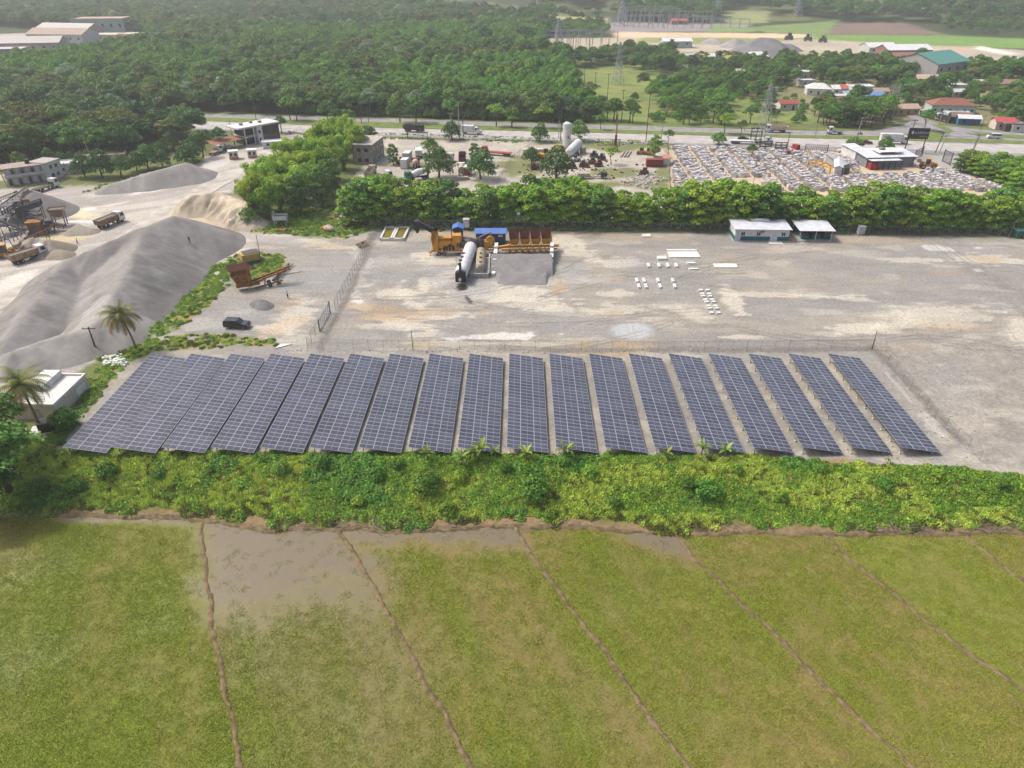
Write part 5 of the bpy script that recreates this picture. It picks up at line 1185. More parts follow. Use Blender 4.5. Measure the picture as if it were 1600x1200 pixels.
b = MB(); b.bx(-2, bw + 4.2 * u * 2, -1.5, -1.2, .9, 1.3); b.bx(-2, bw + 4.2 * u * 2, 1.2, 1.5, .9, 1.3); b.bx(-2, bw + 2, -.5, .5, 1.3, 1.6)
for k in range(8): b.bx(k * bw / 7 - .1, k * bw / 7 + .1, -1.4, 1.4, 0, .9)
b.build('frame', M_YEL, root2)
# side walls of the ramp
for (a, b_, lb) in (((771, 432), (776, 396), 'left'), ((861, 424), (862, 396), 'right')):
    a, b_ = P(*a), P(*b_); q = MB(); n = 5
    root = thing('ramp_wall', 'white block wall holding the ' + lb + ' side of the stone ramp', 'wall', a, heading(a, b_))
    for k in range(n):
        L_ = (b_ - a).length / n; h = .8 + 2.2 * k / (n - 1)
        MB().bx(k * L_ + .02, (k + 1) * L_ - .02, -.45, .45, 0, h).build('block', M_SLABW, root)
# bitumen tank (white, lying, pointing at the camera)
pa, pb = P(720, 444), P(736, 400); ang = heading(pa, pb); L_ = (pb - pa).length
root = thing('bitumen_tank', 'large white cylindrical bitumen tank lying beside the drum plant', 'tank', pa, ang); zc = 2.35; rr = 1.55
b = MB(); b.cyl((1.0, 0, zc), (L_, 0, zc), rr, n=24); b.cyl((L_, 0, zc), (L_ + .5, 0, zc), rr, rr * .75, n=24); b.cyl((.6, 0, zc), (1.0, 0, zc), rr * .8, rr, n=24); b.build('tank_shell', M_WHT, root, False)
for k in range(5): MB().cyl((1.2 + (L_ - 1.6) * k / 4, 0, zc), (1.32 + (L_ - 1.6) * k / 4, 0, zc), rr + .035, n=24).build('band', M_WHT, root)
b = MB(); b.bx(-.3, .7, -1.2, 1.2, .6, 3.0); b.cyl((-.9, 0, 1.5), (-.3, 0, 1.5), .55, n=12); b.bx(-.1, .4, -.25, .25, 3.0, 5.3); b.build('heater_unit', M_BLKP, root)
MB().cyl((-1.15, 0, 1.5), (-.9, 0, 1.5), .35, n=12).build('burner_flange', M_WHT, root)
for k in range(4): MB().bx(2.5 + k * 2.4, 3.2 + k * 2.4, .35, 1.0, zc + rr - .25, zc + rr + .18).build('hatch', mat('grey_fitting', A(104, 100, 104), scale=3), root)
MB().tube([(2.0, .7, zc + rr + .05), (4.5, .75, zc + rr + .15), (8, .7, zc + rr + .05)], .09, 6).build('pipe', M_BLKP, root)
for x in (2.2, L_ * .55, L_ - 1.2): MB().bx(x - .25, x + .25, -1.2, 1.2, 0, 1.2).build('saddle', M_CONCR, root)
MB().bar((5, 1.7, 4.6), (5, 1.7, 0), .08).bar((5, 1.7, 4.6), (5, .6, 4.0), .08).build('vent_pipe', M_GALV, root)
# second tank in its containment basin
pa, pb = P(751, 431), P(752, 403); a1, b1, c1, d1 = P(735, 434), P(763, 434), P(765, 402), P(742, 402)
root = thing('containment_basin', 'grey concrete basin around the beige fuel tank', 'basin', a1, heading(a1, b1)); w_ = (b1 - a1).length; l_ = (d1 - a1).length
for x0, x1, y0, y1 in ((0, w_, -.2, .2), (0, w_, l_ - .2, l_ + .2), (-.2, .2, .2, l_ - .2), (w_ - .2, w_ + .2, .2, l_ - .2)): MB().bx(x0, x1, y0, y1, 0, 1.15).build('wall', M_CONCR, root)
MB().bx(.2, w_ - .2, .2, l_ - .2, 0, .1).build('floor', M_SLABW, root)
MB().box((w_ + .6, l_ * .3, .15), (.9, 4.2, .3)).build('ledge', M_SLABW, root)
root = thing('fuel_tank', 'beige weathered fuel tank standing in the concrete basin', 'tank', pa, heading(pa, pb)); L_ = (pb - pa).length; M_BEI = mat('weathered_beige', A(186, 176, 150), A(150, 140, 118), scale=1.2, rough=.7)
b = MB(); b.cyl((.4, 0, 1.75), (L_, 0, 1.75), 1.2, n=20); b.cyl((0, 0, 1.75), (.4, 0, 1.75), .8, 1.2, n=20); b.build('tank_shell', M_BEI, root)
for k in range(3): MB().cyl((1.5 + k * L_ / 4, 0, 2.9), (1.5 + k * L_ / 4, 0, 3.15), .35, n=10).build('manhole', M_RUST, root)
for x in (1.5, L_ - 1.5): MB().bx(x - .2, x + .2, -.9, .9, .1, 1.0).build('saddle', M_CONCR, root)
# blue sheds
def shed(name, label, cat, a, b, dep, h, mw, mr, over=.35, roof='gable', extra=None, ridge='x'):
    a, b = P(*a), P(*b); root = thing(name, label, cat, a, heading(a, b)); w = (b - a).length
    MB().bx(0, w, 0, dep, 0, h).build('wall', mw, root)
    r = MB(); t = .12; o = over
    if roof == 'gable' and ridge == 'x':
        for s_ in (0, 1):
            y0, y1 = (-o, dep / 2) if s_ == 0 else (dep / 2, dep + o); z0, z1 = (h - .02, h + dep * .22) if s_ == 0 else (h + dep * .22, h - .02)
            r.add([(-o, y0, z0), (w + o, y0, z0), (w + o, y1, z1), (-o, y1, z1), (-o, y0, z0 + t), (w + o, y0, z0 + t), (w + o, y1, z1 + t), (-o, y1, z1 + t)], [(0, 1, 2, 3), (4, 5, 6, 7), (0, 1, 5, 4), (1, 2, 6, 5), (2, 3, 7, 6), (3, 0, 4, 7)])
    elif roof == 'gable':
        for s_ in (0, 1):
            x0, x1 = (-o, w / 2) if s_ == 0 else (w / 2, w + o); z0, z1 = (h - .02, h + w * .25) if s_ == 0 else (h + w * .25, h - .02)
            r.add([(x0, -o, z0), (x1, -o, z1), (x1, dep + o, z1), (x0, dep + o, z0), (x0, -o, z0 + t), (x1, -o, z1 + t), (x1, dep + o, z1 + t), (x0, dep + o, z0 + t)], [(0, 1, 2, 3), (4, 5, 6, 7), (0, 1, 5, 4), (1, 2, 6, 5), (2, 3, 7, 6), (3, 0, 4, 7)])
        MB().prism([(0, h), (w, h), (w / 2, h + w * .24)], .02, dep - .02).build('gable', mw, root)
    else:
        r.add([(-o, -o, h + .02), (w + o, -o, h + .02), (w + o, dep + o, h + dep * .07), (-o, dep + o, h + dep * .07), (-o, -o, h + .02 + t), (w + o, -o, h + .02 + t), (w + o, dep + o, h + dep * .07 + t), (-o, dep + o, h + dep * .07 + t)], [(0, 1, 2, 3), (4, 5, 6, 7), (0, 1, 5, 4), (1, 2, 6, 5), (2, 3, 7, 6), (3, 0, 4, 7)])
    r.build('roof', mr, root); return root, w
o, w = shed('site_hut', 'small blue hut with pointed roof beside the drum plant', 'hut', (709, 376), (723, 376), 3.2, 3.3, M_BLUEW, M_BLUER, ridge='y'); MB().bx(.5, 1.5, -.05, 0, 0, 2.0).build('door', mat('blue_door', A(72, 92, 132), scale=2), o)
o, w = shed('control_cabin', 'long blue control cabin with light blue roof behind the drum', 'cabin', (744, 383), (790, 383), 3.6, 3.2, M_BLUEW, M_BLUER)
MB().bx(w - 2.0, w - .8, -.06, 0, 2.3, 2.9).build('window', M_WHT, o); MB().bx(w * .3, w * .3 + 1, -.05, 0, .1, 2.1).build('door', mat('blue_door', A(72, 92, 132), scale=2), o)
# office
o, w = shed('site_office', 'long white and green site office with white sheet roof', 'building', (1147, 376.5), (1231, 377.5), 6.5, 3.3, M_WALLW, M_ROOFW, .5, 'flat')
b = MB(); b.bx(1.6, w * .66, -.03, 0, .15, 1.35); b.bx(w * .78, w + .0, -.03, 0, .15, 1.35); b.bx(-.03, 0, -.03, 6.5, .15, 1.35); b.build('green_band', M_TEAL, o)
for x in (w * .11, w * .40, w * .86): q = MB().bx(x, x + .95, -.08, -.031, 1.6, 2.5).build('window', M_GLASS, o); MB().bx(x + .43, x + .52, -.10, -.081, 1.6, 2.5).build('mullion', M_WHT, q)
for x, ww in ((.45, 1.0), (w * .68, 1.6)): MB().bx(x, x + ww, -.06, -.031, .05, 2.15).build('door', mat('grey_door', A(226, 226, 230), scale=1), o)
MB().bx(w * .62, w * .62 + 3.6, -2.2, -.1, 0, .12).build('door_slab', M_SLABW, o); MB().bx(w * .46, w * .46 + 1.0, -.35, -.035, 2.55, 2.9).build('air_conditioner', M_GALV, o)
MB().bx(w * .36, w * .70, 5.2, 6.6, 3.9, 4.3).build('roof_vent', M_ROOFW, o); MB().bx(-.4, w + .3, -.35, 6.9, -.05, .1).build('plinth', M_CONCR, o)
# generator shelter
a, b_ = P(1248, 377), P(1298, 377.5); root = thing('generator_shelter', 'open white roofed shelter on posts beside the office', 'shelter', a, heading(a, b_)); w = (b_ - a).length
MB().bx(-.2, w + .2, -.3, 7, 0, .15).build('floor_slab', M_CONCR, root)
for x in (.1, w / 2, w - .1):
    for y in (.1, 6.4): MB().bx(x - .07, x + .07, y - .07, y + .07, .15, 3.0 + y * .05).build('post', M_WHT, root)
b = MB(); b.add([(-.5, -.6, 3.02), (w + .5, -.6, 3.02), (w + .5, 7.2, 3.5), (-.5, 7.2, 3.5), (-.5, -.6, 3.14), (w + .5, -.6, 3.14), (w + .5, 7.2, 3.62), (-.5, 7.2, 3.62)], [(0, 1, 2, 3), (4, 5, 6, 7), (0, 1, 5, 4), (1, 2, 6, 5), (2, 3, 7, 6), (3, 0, 4, 7)]); b.build('roof', M_ROOFW, root)
for k in range(3):
    q = a.lerp(b_, .13 + .33 * k) + Vector((0, 1.2, .15)); o = thing('generator', ['left', 'middle', 'right'][k] + ' teal generator on the floor of the open shelter', 'generator', q, heading(a, b_), 'generators under the shelter')
    MB().bx(0, 2.1, 0, 4.2, .1, 1.0).build('base_tank', M_TEAL, o); MB().bx(.25, 1.85, .3, 3.9, 1.0, 1.45).build('engine', mat('engine_grey', A(132, 126, 124), A(90, 84, 84), scale=3), o); MB().cyl((1, 1.2, 1.45), (1, 1.2, 1.9), .25, n=8).build('air_filter', M_YEL if k == 2 else M_BLKP, o)
# water tanks and small boxes along the fence
def on_stand(px_, py_, lb, m, hz=0.9):
    p = P(px_, py_); o = thing('tank_box', lb, 'tank', p); MB().bx(-.85, .85, -.75, .75, hz, hz + 2.2).build('body', m, o)
    for x in (-.7, .7):
        for y in (-.6, .6): MB().bx(x - .06, x + .06, y - .06, y + .06, 0, hz).build('leg', M_DKST, o)
    MB().bx(-.9, .9, -.8, .8, hz + 2.2, hz + 2.32).build('lid', M_WHT, o)
on_stand(729, 359, 'white box tank on a stand by the fence behind the blue hut', M_WHT)
on_stand(1344, 366, 'grey portable cabin by the fence right of the shelter', mat('grey_plastic', A(196, 198, 200), scale=1), .15)
p = P(1590, 371); o = thing('waste_container', 'green waste container at the right end of the back fence', 'container', p, .1)
MB().bx(-1.2, 1.2, -1, 1, .1, 2.1).build('body', mat('bin_green', A(46, 110, 84), scale=1), o); MB().box((0, 0, 2.2), (2.6, 2.2, .2)).build('lid', mat('bin_lid', A(110, 160, 168), scale=1), o); MB().bx(.3, 1.1, -1.06, -1.01, .3, 1.8).build('door', M_BLKP, o)
p = P(1601, 371); o = thing('orange_skip', 'orange skip cut by the right edge beside the green container', 'container', p); MB().box((0, 0, 1.0), (2.2, 2, 1.6), taper=1.15).build('body', mat('orange_paint', A(222, 140, 90), scale=1), o); MB().bx(-1.3, 1.3, -1.2, 1.2, 1.8, 1.95).build('rim', mat('orange_paint', A(222, 140, 90)), o)
p = P(1575, 371); o = thing('floodlight_post', 'leaning floodlight post at the right end of the back fence', 'light post', p); MB().cyl((0, 0, 0), (.5, 0, 4.4), .07, n=6).build('pole', M_GALV, o); MB().box((.55, -.1, 4.5), (.5, .3, .35)).build('lamp', M_GALV, o)
p = P(810, 361); o = thing('sign_post', 'thin post with small white board behind the control cabin', 'sign', p); MB().cyl((0, 0, 0), (0, 0, 5), .06, n=6).build('pole', M_GALV, o); MB().bx(-.45, .45, -.05, .05, 4.6, 5.3).build('board', M_WHT, o)
# settling ponds
a, b_, c_, d_ = P(593, 376.5), P(632, 376.5), P(641, 357.5), P(602, 357.5)
def pond(t0, t1, lb):
    A0, B0, C0, D0 = a.lerp(b_, t0), a.lerp(b_, t1), d_.lerp(c_, t1), d_.lerp(c_, t0); o = thing('settling_pond', lb, 'pond', A0); v = lambda q, z: Vector((q.x - A0.x, q.y - A0.y, z))
    Q = [v(q, 0) for q in (A0, B0, C0, D0)]; cen = sum(Q, Vector()) / 4
    for i in range(4):
        p0, p1 = Q[i], Q[(i + 1) % 4]; d = (p1 - p0).normalized(); w = MB(); n_ = Vector((-d.y, d.x, 0)); off = n_ * .28
        w.bar(p0 + off + Vector((0, 0, .35)), p1 + off + Vector((0, 0, .35)), .5, h=.7); w.build('rim', M_SLABW, o)
    b = MB(); b.add([v(q, .42) - (v(q, 0) - cen) * .09 for q in (A0, B0, C0, D0)], [(0, 1, 2, 3)]); b.build('water', mat('pond_water', A(150, 136, 62), A(136, 128, 66), scale=.4, rough=.15, spec=.5), o)
pond(0, .495, 'left pond of green brown water with white concrete rim'); pond(.505, 1, 'right pond of green brown water with white concrete rim')
# concrete foundation slabs in the bare yard
def slab(pts, h, lb, grp):
    Q = [P(x, y) for x, y in pts]; o0 = Q[0]; b = MB(); b.add([q - o0 + Vector((0, 0, z)) for z in (-.02, h) for q in Q], [(0, 1, 2, 3), (4, 5, 6, 7), (0, 1, 5, 4), (1, 2, 6, 5), (2, 3, 7, 6), (3, 0, 4, 7)])
    o = link('foundation_block', b.mesh('foundation_block', M_SLABW), None, o0); tag(o, lb, 'foundation', grp)
SG = 'concrete foundations in the bare yard'
slab([(1046, 403), (1095, 403), (1089, 394), (1043, 394)], .25, 'largest white foundation slab', SG); slab([(1042, 393), (1089, 393), (1088, 391), (1041, 391)], .3, 'thin white beam behind the largest foundation slab', SG)
slab([(1028, 407), (1042, 407), (1040, 402.5), (1026, 402.5)], .5, 'small white slab left of the largest foundation slab', SG); slab([(1116, 419), (1153, 419), (1150, 413), (1114, 413)], .25, 'white slab alone right of the foundation blocks', SG)
slab([(1073, 413), (1087, 413), (1086, 411), (1072, 411)], .3, 'narrow white beam, upper of two, below the largest slab', SG); slab([(1077, 422), (1091, 422), (1090, 420), (1075, 420)], .3, 'narrow white beam, lower of two, below the largest slab', SG)
for i, x in enumerate((1012, 1028, 1042, 1055)): slab([(x, 418.5), (x + 4.3, 418.5), (x + 2.6, 413), (x - 1.8, 413)], .4, nth(i + 1) + ' white block from the left in the middle foundation row', SG)
for i, x in enumerate((993, 1004, 1026, 1049)):
    slab([(x + 1, 442), (x + 5, 442), (x + 3, 436.5), (x - 1, 436.5)], .4, nth(i + 1) + ' far block from the left in the lower foundation row', SG); slab([(x + 4, 451), (x + 8, 451), (x + 6, 445), (x + 2, 445)], .4, nth(i + 1) + ' near block from the left in the lower foundation row', SG)
for i, (y, x) in enumerate(((455.5, 1092), (461.5, 1094.5), (465, 1096), (470.5, 1099), (474, 1101), (480.5, 1104), (484, 1106), (491, 1109))):
    for j in range(2): slab([(x + j * 10.8, y), (x + 6 + j * 10.8, y), (x + 5.2 + j * 10.8, y - 2.3), (x - .8 + j * 10.8, y - 2.3)], .35, nth(i + 1) + ' square block from the far end, ' + ('left' if j == 0 else 'right') + ' file of the double row', SG)
slab([(1003, 371), (1017, 371), (1016, 366.5), (1003, 366.5)], .3, 'white slab close to the back fence', SG)
slab([(430, 545), (446, 541), (456, 538), (438, 538)], .15, 'weathered white board lying behind the solar rows', 'loose boards')
# loose stones and rubble
def rubble(label, n, cx, cy, sx, sy, s0, s1, m, seed, region_=None):
    r = np.random.default_rng(seed); b = MB()
    for _ in range(n):
        q = P(cx + r.normal(0, sx), cy + r.normal(0, sy)); q.z = float(land_z(np.array([q.x]), np.array([q.y]))[0]); s_ = r.uniform(s0, s1)
        b.box(q + Vector((0, 0, s_ * .2)), (s_, s_ * r.uniform(.6, 1), s_ * r.uniform(.4, .8)), 0, rz=r.uniform(0, 3), taper=r.uniform(.5, .8))
    tag(b.build('rubble', m), label, 'rubble', None, 'stuff')
M_RUB = mat('rubble_stone', A(206, 200, 190), A(170, 162, 150), scale=2, rough=.95)
rubble('white broken stones beside the flat white building and palm', 140, 178, 565, 9, 3.5, .3, .9, M_SLABW, 701); rubble('stones along the ditch right of the solar field', 260, 1440, 640, 60, 55, .1, .35, M_RUB, 702)
rubble('scattered stones along the far fence of the solar field', 160, 900, 548, 240, 2, .1, .4, M_RUB, 703); rubble('scattered gravel lumps in the right yard', 300, 1500, 580, 60, 60, .1, .3, M_RUB, 704)
# ================================================================== vehicles
M_CABW = mat('cab_white', A(238, 238, 238), A(224, 224, 224), scale=1, rough=.35)
M_CHAS = mat('chassis_dark', (.03, .03, .032), (.05, .045, .04), scale=2, rough=.7)
M_BEDT = mat('bed_tan', A(184, 158, 126), A(150, 122, 94), scale=1.2, rough=.8)
M_LOADG = mat('load_gravel', A(142, 134, 124), A(116, 108, 98), scale=3, rough=1, bump=.5)
M_LAMP = mat('tail_lamp', A(170, 40, 36), scale=2); M_HEAD = mat('head_lamp', A(236, 236, 230), scale=2, rough=.2)
def bed_open(b, x0, x1, w, z0, z1, t=.1, mi=0, slope=.5):
    b.add([(x0 - slope, -w, z1), (x1, -w, z1), (x1, w, z1), (x0 - slope, w, z1), (x0, -w, z0), (x1, -w, z0), (x1, w, z0), (x0, w, z0)], [(0, 1, 5, 4), (1, 2, 6, 5), (2, 3, 7, 6), (3, 0, 4, 7), (4, 5, 6, 7)], mi)
    k = w - t; b.add([(x0 - slope + t, -k, z1), (x1 - t, -k, z1), (x1 - t, k, z1), (x0 - slope + t, k, z1), (x0 + t, -k, z0 + t), (x1 - t, -k, z0 + t), (x1 - t, k, z0 + t), (x0 + t, k, z0 + t)], [(0, 1, 5, 4), (1, 2, 6, 5), (2, 3, 7, 6), (3, 0, 4, 7), (4, 5, 6, 7)], mi)
    o = (x0 - slope, x1); b.add([(o[0], -w, z1), (o[1], -w, z1), (o[1], w, z1), (o[0], w, z1), (o[0] + t, -k, z1), (o[1] - t, -k, z1), (o[1] - t, k, z1), (o[0] + t, k, z1)], [(0, 1, 5, 4), (1, 2, 6, 5), (2, 3, 7, 6), (3, 0, 4, 7)], mi)
def truck(label, loc, rz, body='dump', cab=None, bm=None, L_=8.6, load=None, axles=(3.2, 1.6, -2.2, -3.4), nose=False, name=None, bh=1.5):
    cab = cab or M_CABW; bm = bm or M_BEDT; o = thing(name or {'dump': 'dump_truck', 'box': 'box_truck', 'flat': 'flatbed_truck', 'mixer': 'mixer_truck', 'tank': 'tanker_truck', 'none': 'tractor_truck'}[body], label, 'truck', loc, rz); h = L_ / 2; cx = h - 2.0
    f = MB(); f.bx(-h + .3, h - .3, -.45, .45, .75, 1.1); f.bx(-h + .4, -h + .6, -1.1, 1.1, .6, .9); f.build('chassis', M_CHAS, o)
    c = MB(); pr = [(h, .7), (h, 1.9), (h - .35, 3.05), (cx, 3.1), (cx, .8)] if not nose else [(h, .8), (h - .05, 1.7), (h - 1.2, 1.9), (h - 1.5, 2.9), (cx - .9, 3.0), (cx - .9, .8)]
    c.prism(pr, -1.2, 1.2); co = c.build('cab', cab, o)
    fx0, fz0, fx1, fz1 = (h + .01, 1.95, h - .32, 2.9) if not nose else (h - 1.22, 1.95, h - 1.5, 2.8)
    MB().quad((fx0 + .02, -1.05, fz0), (fx0 + .02, 1.05, fz0), (fx1 + .02, 1.0, fz1), (fx1 + .02, -1.0, fz1)).build('windscreen', M_GLASS, co)
    sx = (cx + .5, cx + 1.5) if not nose else (cx - .4, cx + .3)
    for s_ in (-1, 1): MB().bx(sx[0], sx[1], s_ * 1.205 - .01, s_ * 1.205 + .01, 1.85, 2.75).build('window', M_GLASS, co); MB().box((h + .03, s_ * .85, 1.05), (.06, .35, .22)).build('headlight', M_HEAD, o); MB().bx(h - .55, h - .45, s_ * 1.35 - .12, s_ * 1.35 + .12, 1.9, 2.5).build('mirror', M_BLKP, co)
    MB().bx(h, h + .1, -1.15, 1.15, .45, .85).build('bumper', M_CHAS, o)
    for x in axles:
        for s_ in (-1, 1): link('wheel', W50, o, (x, s_ * 1.02, .5))
    x0, x1 = -h, cx - .2 - (.9 if nose else 0)
    if body == 'dump':
        b = MB(); bed_open(b, x0, x1, 1.25, 1.15, 1.15 + bh); bo = b.build('dump_bed', bm, o)
        for k in range(5): x = x0 + .3 + k * (x1 - x0 - .5) / 4; MB().bx(x - .06, x + .06, -1.33, -1.252, 1.15, 1.1 + bh).build('rib', bm, bo); MB().bx(x - .06, x + .06, 1.252, 1.33, 1.15, 1.1 + bh).build('rib', bm, bo)
        MB().bx(x1 - .05, x1 + .9, -1.2, 1.2, 1.15 + bh, 1.22 + bh).build('cab_guard', bm, bo)
        if load:
            l = MB(); n = 8; zz = .95 + bh
            for i in range(n):
                xa, xb = x0 + (x1 - x0) * i / n, x0 + (x1 - x0) * (i + 1) / n; ha = .45 * math.sin(math.pi * i / n) if load == 2 else .08; hb = .45 * math.sin(math.pi * (i + 1) / n) if load == 2 else .08
                l.add([(xa, -1.14, zz), (xb, -1.14, zz), (xb, 0, zz + hb), (xa, 0, zz + ha), (xb, 1.14, zz), (xa, 1.14, zz)], [(0, 1, 2, 3), (3, 2, 4, 5)])
            l.build('load', M_LOADG, bo, True)
    elif body == 'box':
        b = MB(); b.bx(x0, x1, -1.25, 1.25, 1.1, 1.1 + bh); bo = b.build('cargo_box', bm, o); MB().bx(x0 - .04, x1 + .04, -1.29, 1.29, 1.1 + bh, 1.16 + bh).build('roof', M_WHT, bo); MB().bx(x0 - .03, x0, -1.15, 1.15, 1.2, 1.0 + bh).build('rear_door', M_WHT, bo)
    elif body == 'flat':
        b = MB(); b.bx(x0, x1, -1.25, 1.25, 1.1, 1.25); b.bx(x1 - .1, x1, -1.25, 1.25, 1.25, 2.1); b.build('flat_bed', bm, o)
    elif body == 'mixer':
        b = MB(); pts = [(x1 - .1, 0, 1.9), (x1 - .9, 0, 2.05), (x1 - 2.6, 0, 2.45), (x0 + .9, 0, 3.0), (x0 + .3, 0, 3.15)]; b.tube(pts, [.55, 1.1, 1.2, .8, .5], 14); b.build('drum', bm, o, True)
        MB().bx(x0 + .2, x0 + .5, -.7, .7, 1.1, 2.6).build('drum_stand', M_CHAS, o); MB().bar((x0 + .2, 0, 3.0), (x0 - .5, 0, 1.7), .5).build('chute', M_GALV, o)
    elif body == 'tank':
        b = MB(); b.cyl((x0, 0, 2.1), (x1, 0, 2.1), 1.05, n=16); b.build('tank', bm, o)
    return o
def veh(a, b): a, b = P(*a), P(*b); return (a + b) / 2, heading(a, b)
def car(label, loc, rz, m, kind='suv', name=None):
    o = thing(name or {'suv': 'sport_utility_car', 'car': 'passenger_car', 'van': 'minibus', 'pickup': 'pickup_truck'}[kind], label, {'van': 'van', 'pickup': 'truck'}.get(kind, 'car'), loc, rz)
    if kind == 'suv': L_, H, w = 5.2, 1.85, 1.0; pr = [(-2.55, .45), (-2.6, 1.0), (-2.45, 1.75), (-2.2, 1.88), (.35, 1.86), (1.15, 1.22), (2.35, 1.12), (2.6, .9), (2.6, .42)]; gl = [(-2.3, 1.72), (.25, 1.72), (.95, 1.2), (-2.38, 1.2)]
    elif kind == 'car': L_, H, w = 4.4, 1.45, .88; pr = [(-2.2, .4), (-2.2, .95), (-1.7, 1.05), (-1.1, 1.44), (.35, 1.44), (1.0, .98), (2.05, .86), (2.2, .6), (2.2, .38)]; gl = [(-1.05, 1.36), (.3, 1.36), (.8, 1.0), (-1.5, 1.04)]
    elif kind == 'van': L_, H, w = 5.2, 2.2, .95; pr = [(-2.6, .45), (-2.62, 2.0), (-2.4, 2.22), (1.0, 2.2), (1.9, 1.35), (2.5, 1.15), (2.6, .9), (2.6, .42)]; gl = [(-2.4, 2.0), (.9, 2.0), (1.5, 1.4), (-2.45, 1.4)]
    else: L_, H, w = 5.0, 1.7, .95; pr = [(-2.5, .5), (-2.5, 1.02), (-.7, 1.02), (-.65, 1.7), (.5, 1.7), (1.15, 1.12), (2.4, 1.0), (2.5, .8), (2.5, .45)]; gl = [(-.6, 1.6), (.45, 1.6), (.95, 1.14), (-.62, 1.14)]
    MB().prism(pr, -w, w).build('body', m, o)
    for s_ in (-1, 1): MB().prism(gl, s_ * w - .012, s_ * w + .012).build('side_window', M_GLASS, o); MB().box((L_ / 2, s_ * w * .75, .78), (.08, .34, .16)).build('headlight', M_HEAD, o); MB().box((-L_ / 2, s_ * w * .8, 1.0), (.06, .2, .3)).build('tail_light', M_LAMP, o)
    i = [k for k in range(len(pr) - 1) if pr[k][1] > 1.3 and pr[k + 1][1] < pr[k][1] and pr[k][0] > -.2][0]; (xa, za), (xb, zb) = pr[i], pr[i + 1]
    MB().quad((xa + .05, -w * .86, za - .02), (xb + .02, -w * .9, zb + .05), (xb + .02, w * .9, zb + .05), (xa + .05, w * .86, za - .02)).build('windscreen', M_GLASS, o)
    for x in (-L_ * .3, L_ * .31):
        for s_ in (-1, 1): link('wheel', W38, o, (x, s_ * (w - .1), .36))
    if kind == 'suv':
        for s_ in (-1, 1): MB().bar((-2.1, s_ * .75, 1.93), (.2, s_ * .75, 1.93), .05).build('roof_rail', M_GALV, o)
    return o
l, h = veh((355, 511), (388, 512)); car('black sport utility car parked on the gravel behind the left solar rows', l, h, mat('black_car_paint', (.012, .013, .016), (.014, .015, .02), scale=1, rough=.15, spec=.6))
# quarry trucks
l, h = veh((20, 414), (72, 398)); truck('white cab dump truck being loaded beside the wheel loader', l, h, 'dump', load=1, axles=(3.2, 1.7, -2.0, -3.3))
l, h = veh((158, 358), (190, 345)); truck('brown dump truck driving away along the quarry track', l, h, 'dump', load=2, bm=mat('bed_brown', A(160, 132, 104), A(132, 106, 82), scale=1), axles=(3.2, 1.7, -2.0, -3.3))
l, h = veh((62, 300), (84, 293)); truck('white cab flatbed truck behind the tall conveyor heap', l, h, 'flat', bm=M_CHAS)
def loader(label, loc, rz):
    o = thing('wheel_loader', label, 'loader', loc, rz)
    MB().prism([(-3.2, .9), (-3.2, 2.0), (-1.3, 2.3), (-.6, 2.2), (-.6, .8)], -1.1, 1.1).build('engine_hood', M_YEL, o); MB().bx(-.6, 1.6, -.8, .8, .7, 1.5).build('front_frame', M_YEL, o)
    c = MB(); c.box((-.1, 0, 2.5), (1.5, 1.5, 1.7), taper=.9); co = c.build('cab', M_GLASS, o); MB().bx(-.9, .7, -.85, .85, 3.35, 3.5).build('cab_roof', M_YEL, co)
    for x in (-2.1, 1.4):
        for s_ in (-1, 1): link('wheel', W90, o, (x, s_ * 1.25, .85))
    a = MB()
    for s_ in (-.6, .6): a.bar((.9, s_, 2.0), (2.9, s_, 2.6), .3); a.bar((2.0, s_, 1.2), (2.6, s_, 2.3), .2)
    a.build('lift_arm', M_YEL, o); MB().prism([(2.7, 3.4), (3.9, 3.5), (4.1, 2.6), (3.4, 2.1), (2.8, 2.4)], -1.5, 1.5).build('bucket', mat('bucket_steel', A(176, 160, 134), A(140, 120, 96), scale=2), o); return o
loader('yellow wheel loader with raised bucket behind the loaded truck', P(10, 402), .35)
def excavator(label, loc, rz, sc=1.0):
    o = thing('excavator', label, 'excavator', loc, rz, None, sc)
    for s_ in (-1, 1): MB().prism([(-2.0, .2), (-1.7, 0), (1.7, 0), (2.0, .2), (2.0, .75), (1.7, .95), (-1.7, .95), (-2.0, .75)], s_ * 1.15 - .3, s_ * 1.15 + .3).build('track', M_CHAS, o)
    MB().bx(-2.4, 1.0, -1.3, 1.3, 1.1, 2.1).build('house', M_YEL, o); MB().prism([(-2.5, 1.1), (-2.5, 2.2), (-1.4, 2.3), (-1.4, 1.1)], -1.3, 1.3).build('counterweight', M_YEL, o)
    MB().box((.4, .75, 2.7), (1.5, 1.0, 1.5), taper=.88).build('cab', M_GLASS, o); b = MB(); b.bar((.8, -.2, 1.8), (3.2, -.2, 4.6), .55); b.bar((3.1, -.2, 4.6), (6.0, -.2, 4.4), .5); b.build('boom', M_YEL, o)
    MB().bar((5.9, -.2, 4.5), (7.0, -.2, 1.6), .4).build('stick', M_YEL, o); MB().prism([(6.6, 1.7), (7.4, 1.6), (7.5, .8), (6.9, .5), (6.4, .9)], -.8, .4).build('bucket', M_CHAS, o); MB().bar((1.6, -.2, 2.0), (3.0, -.2, 3.6), .16).build('cylinder', M_GALV, o); return o
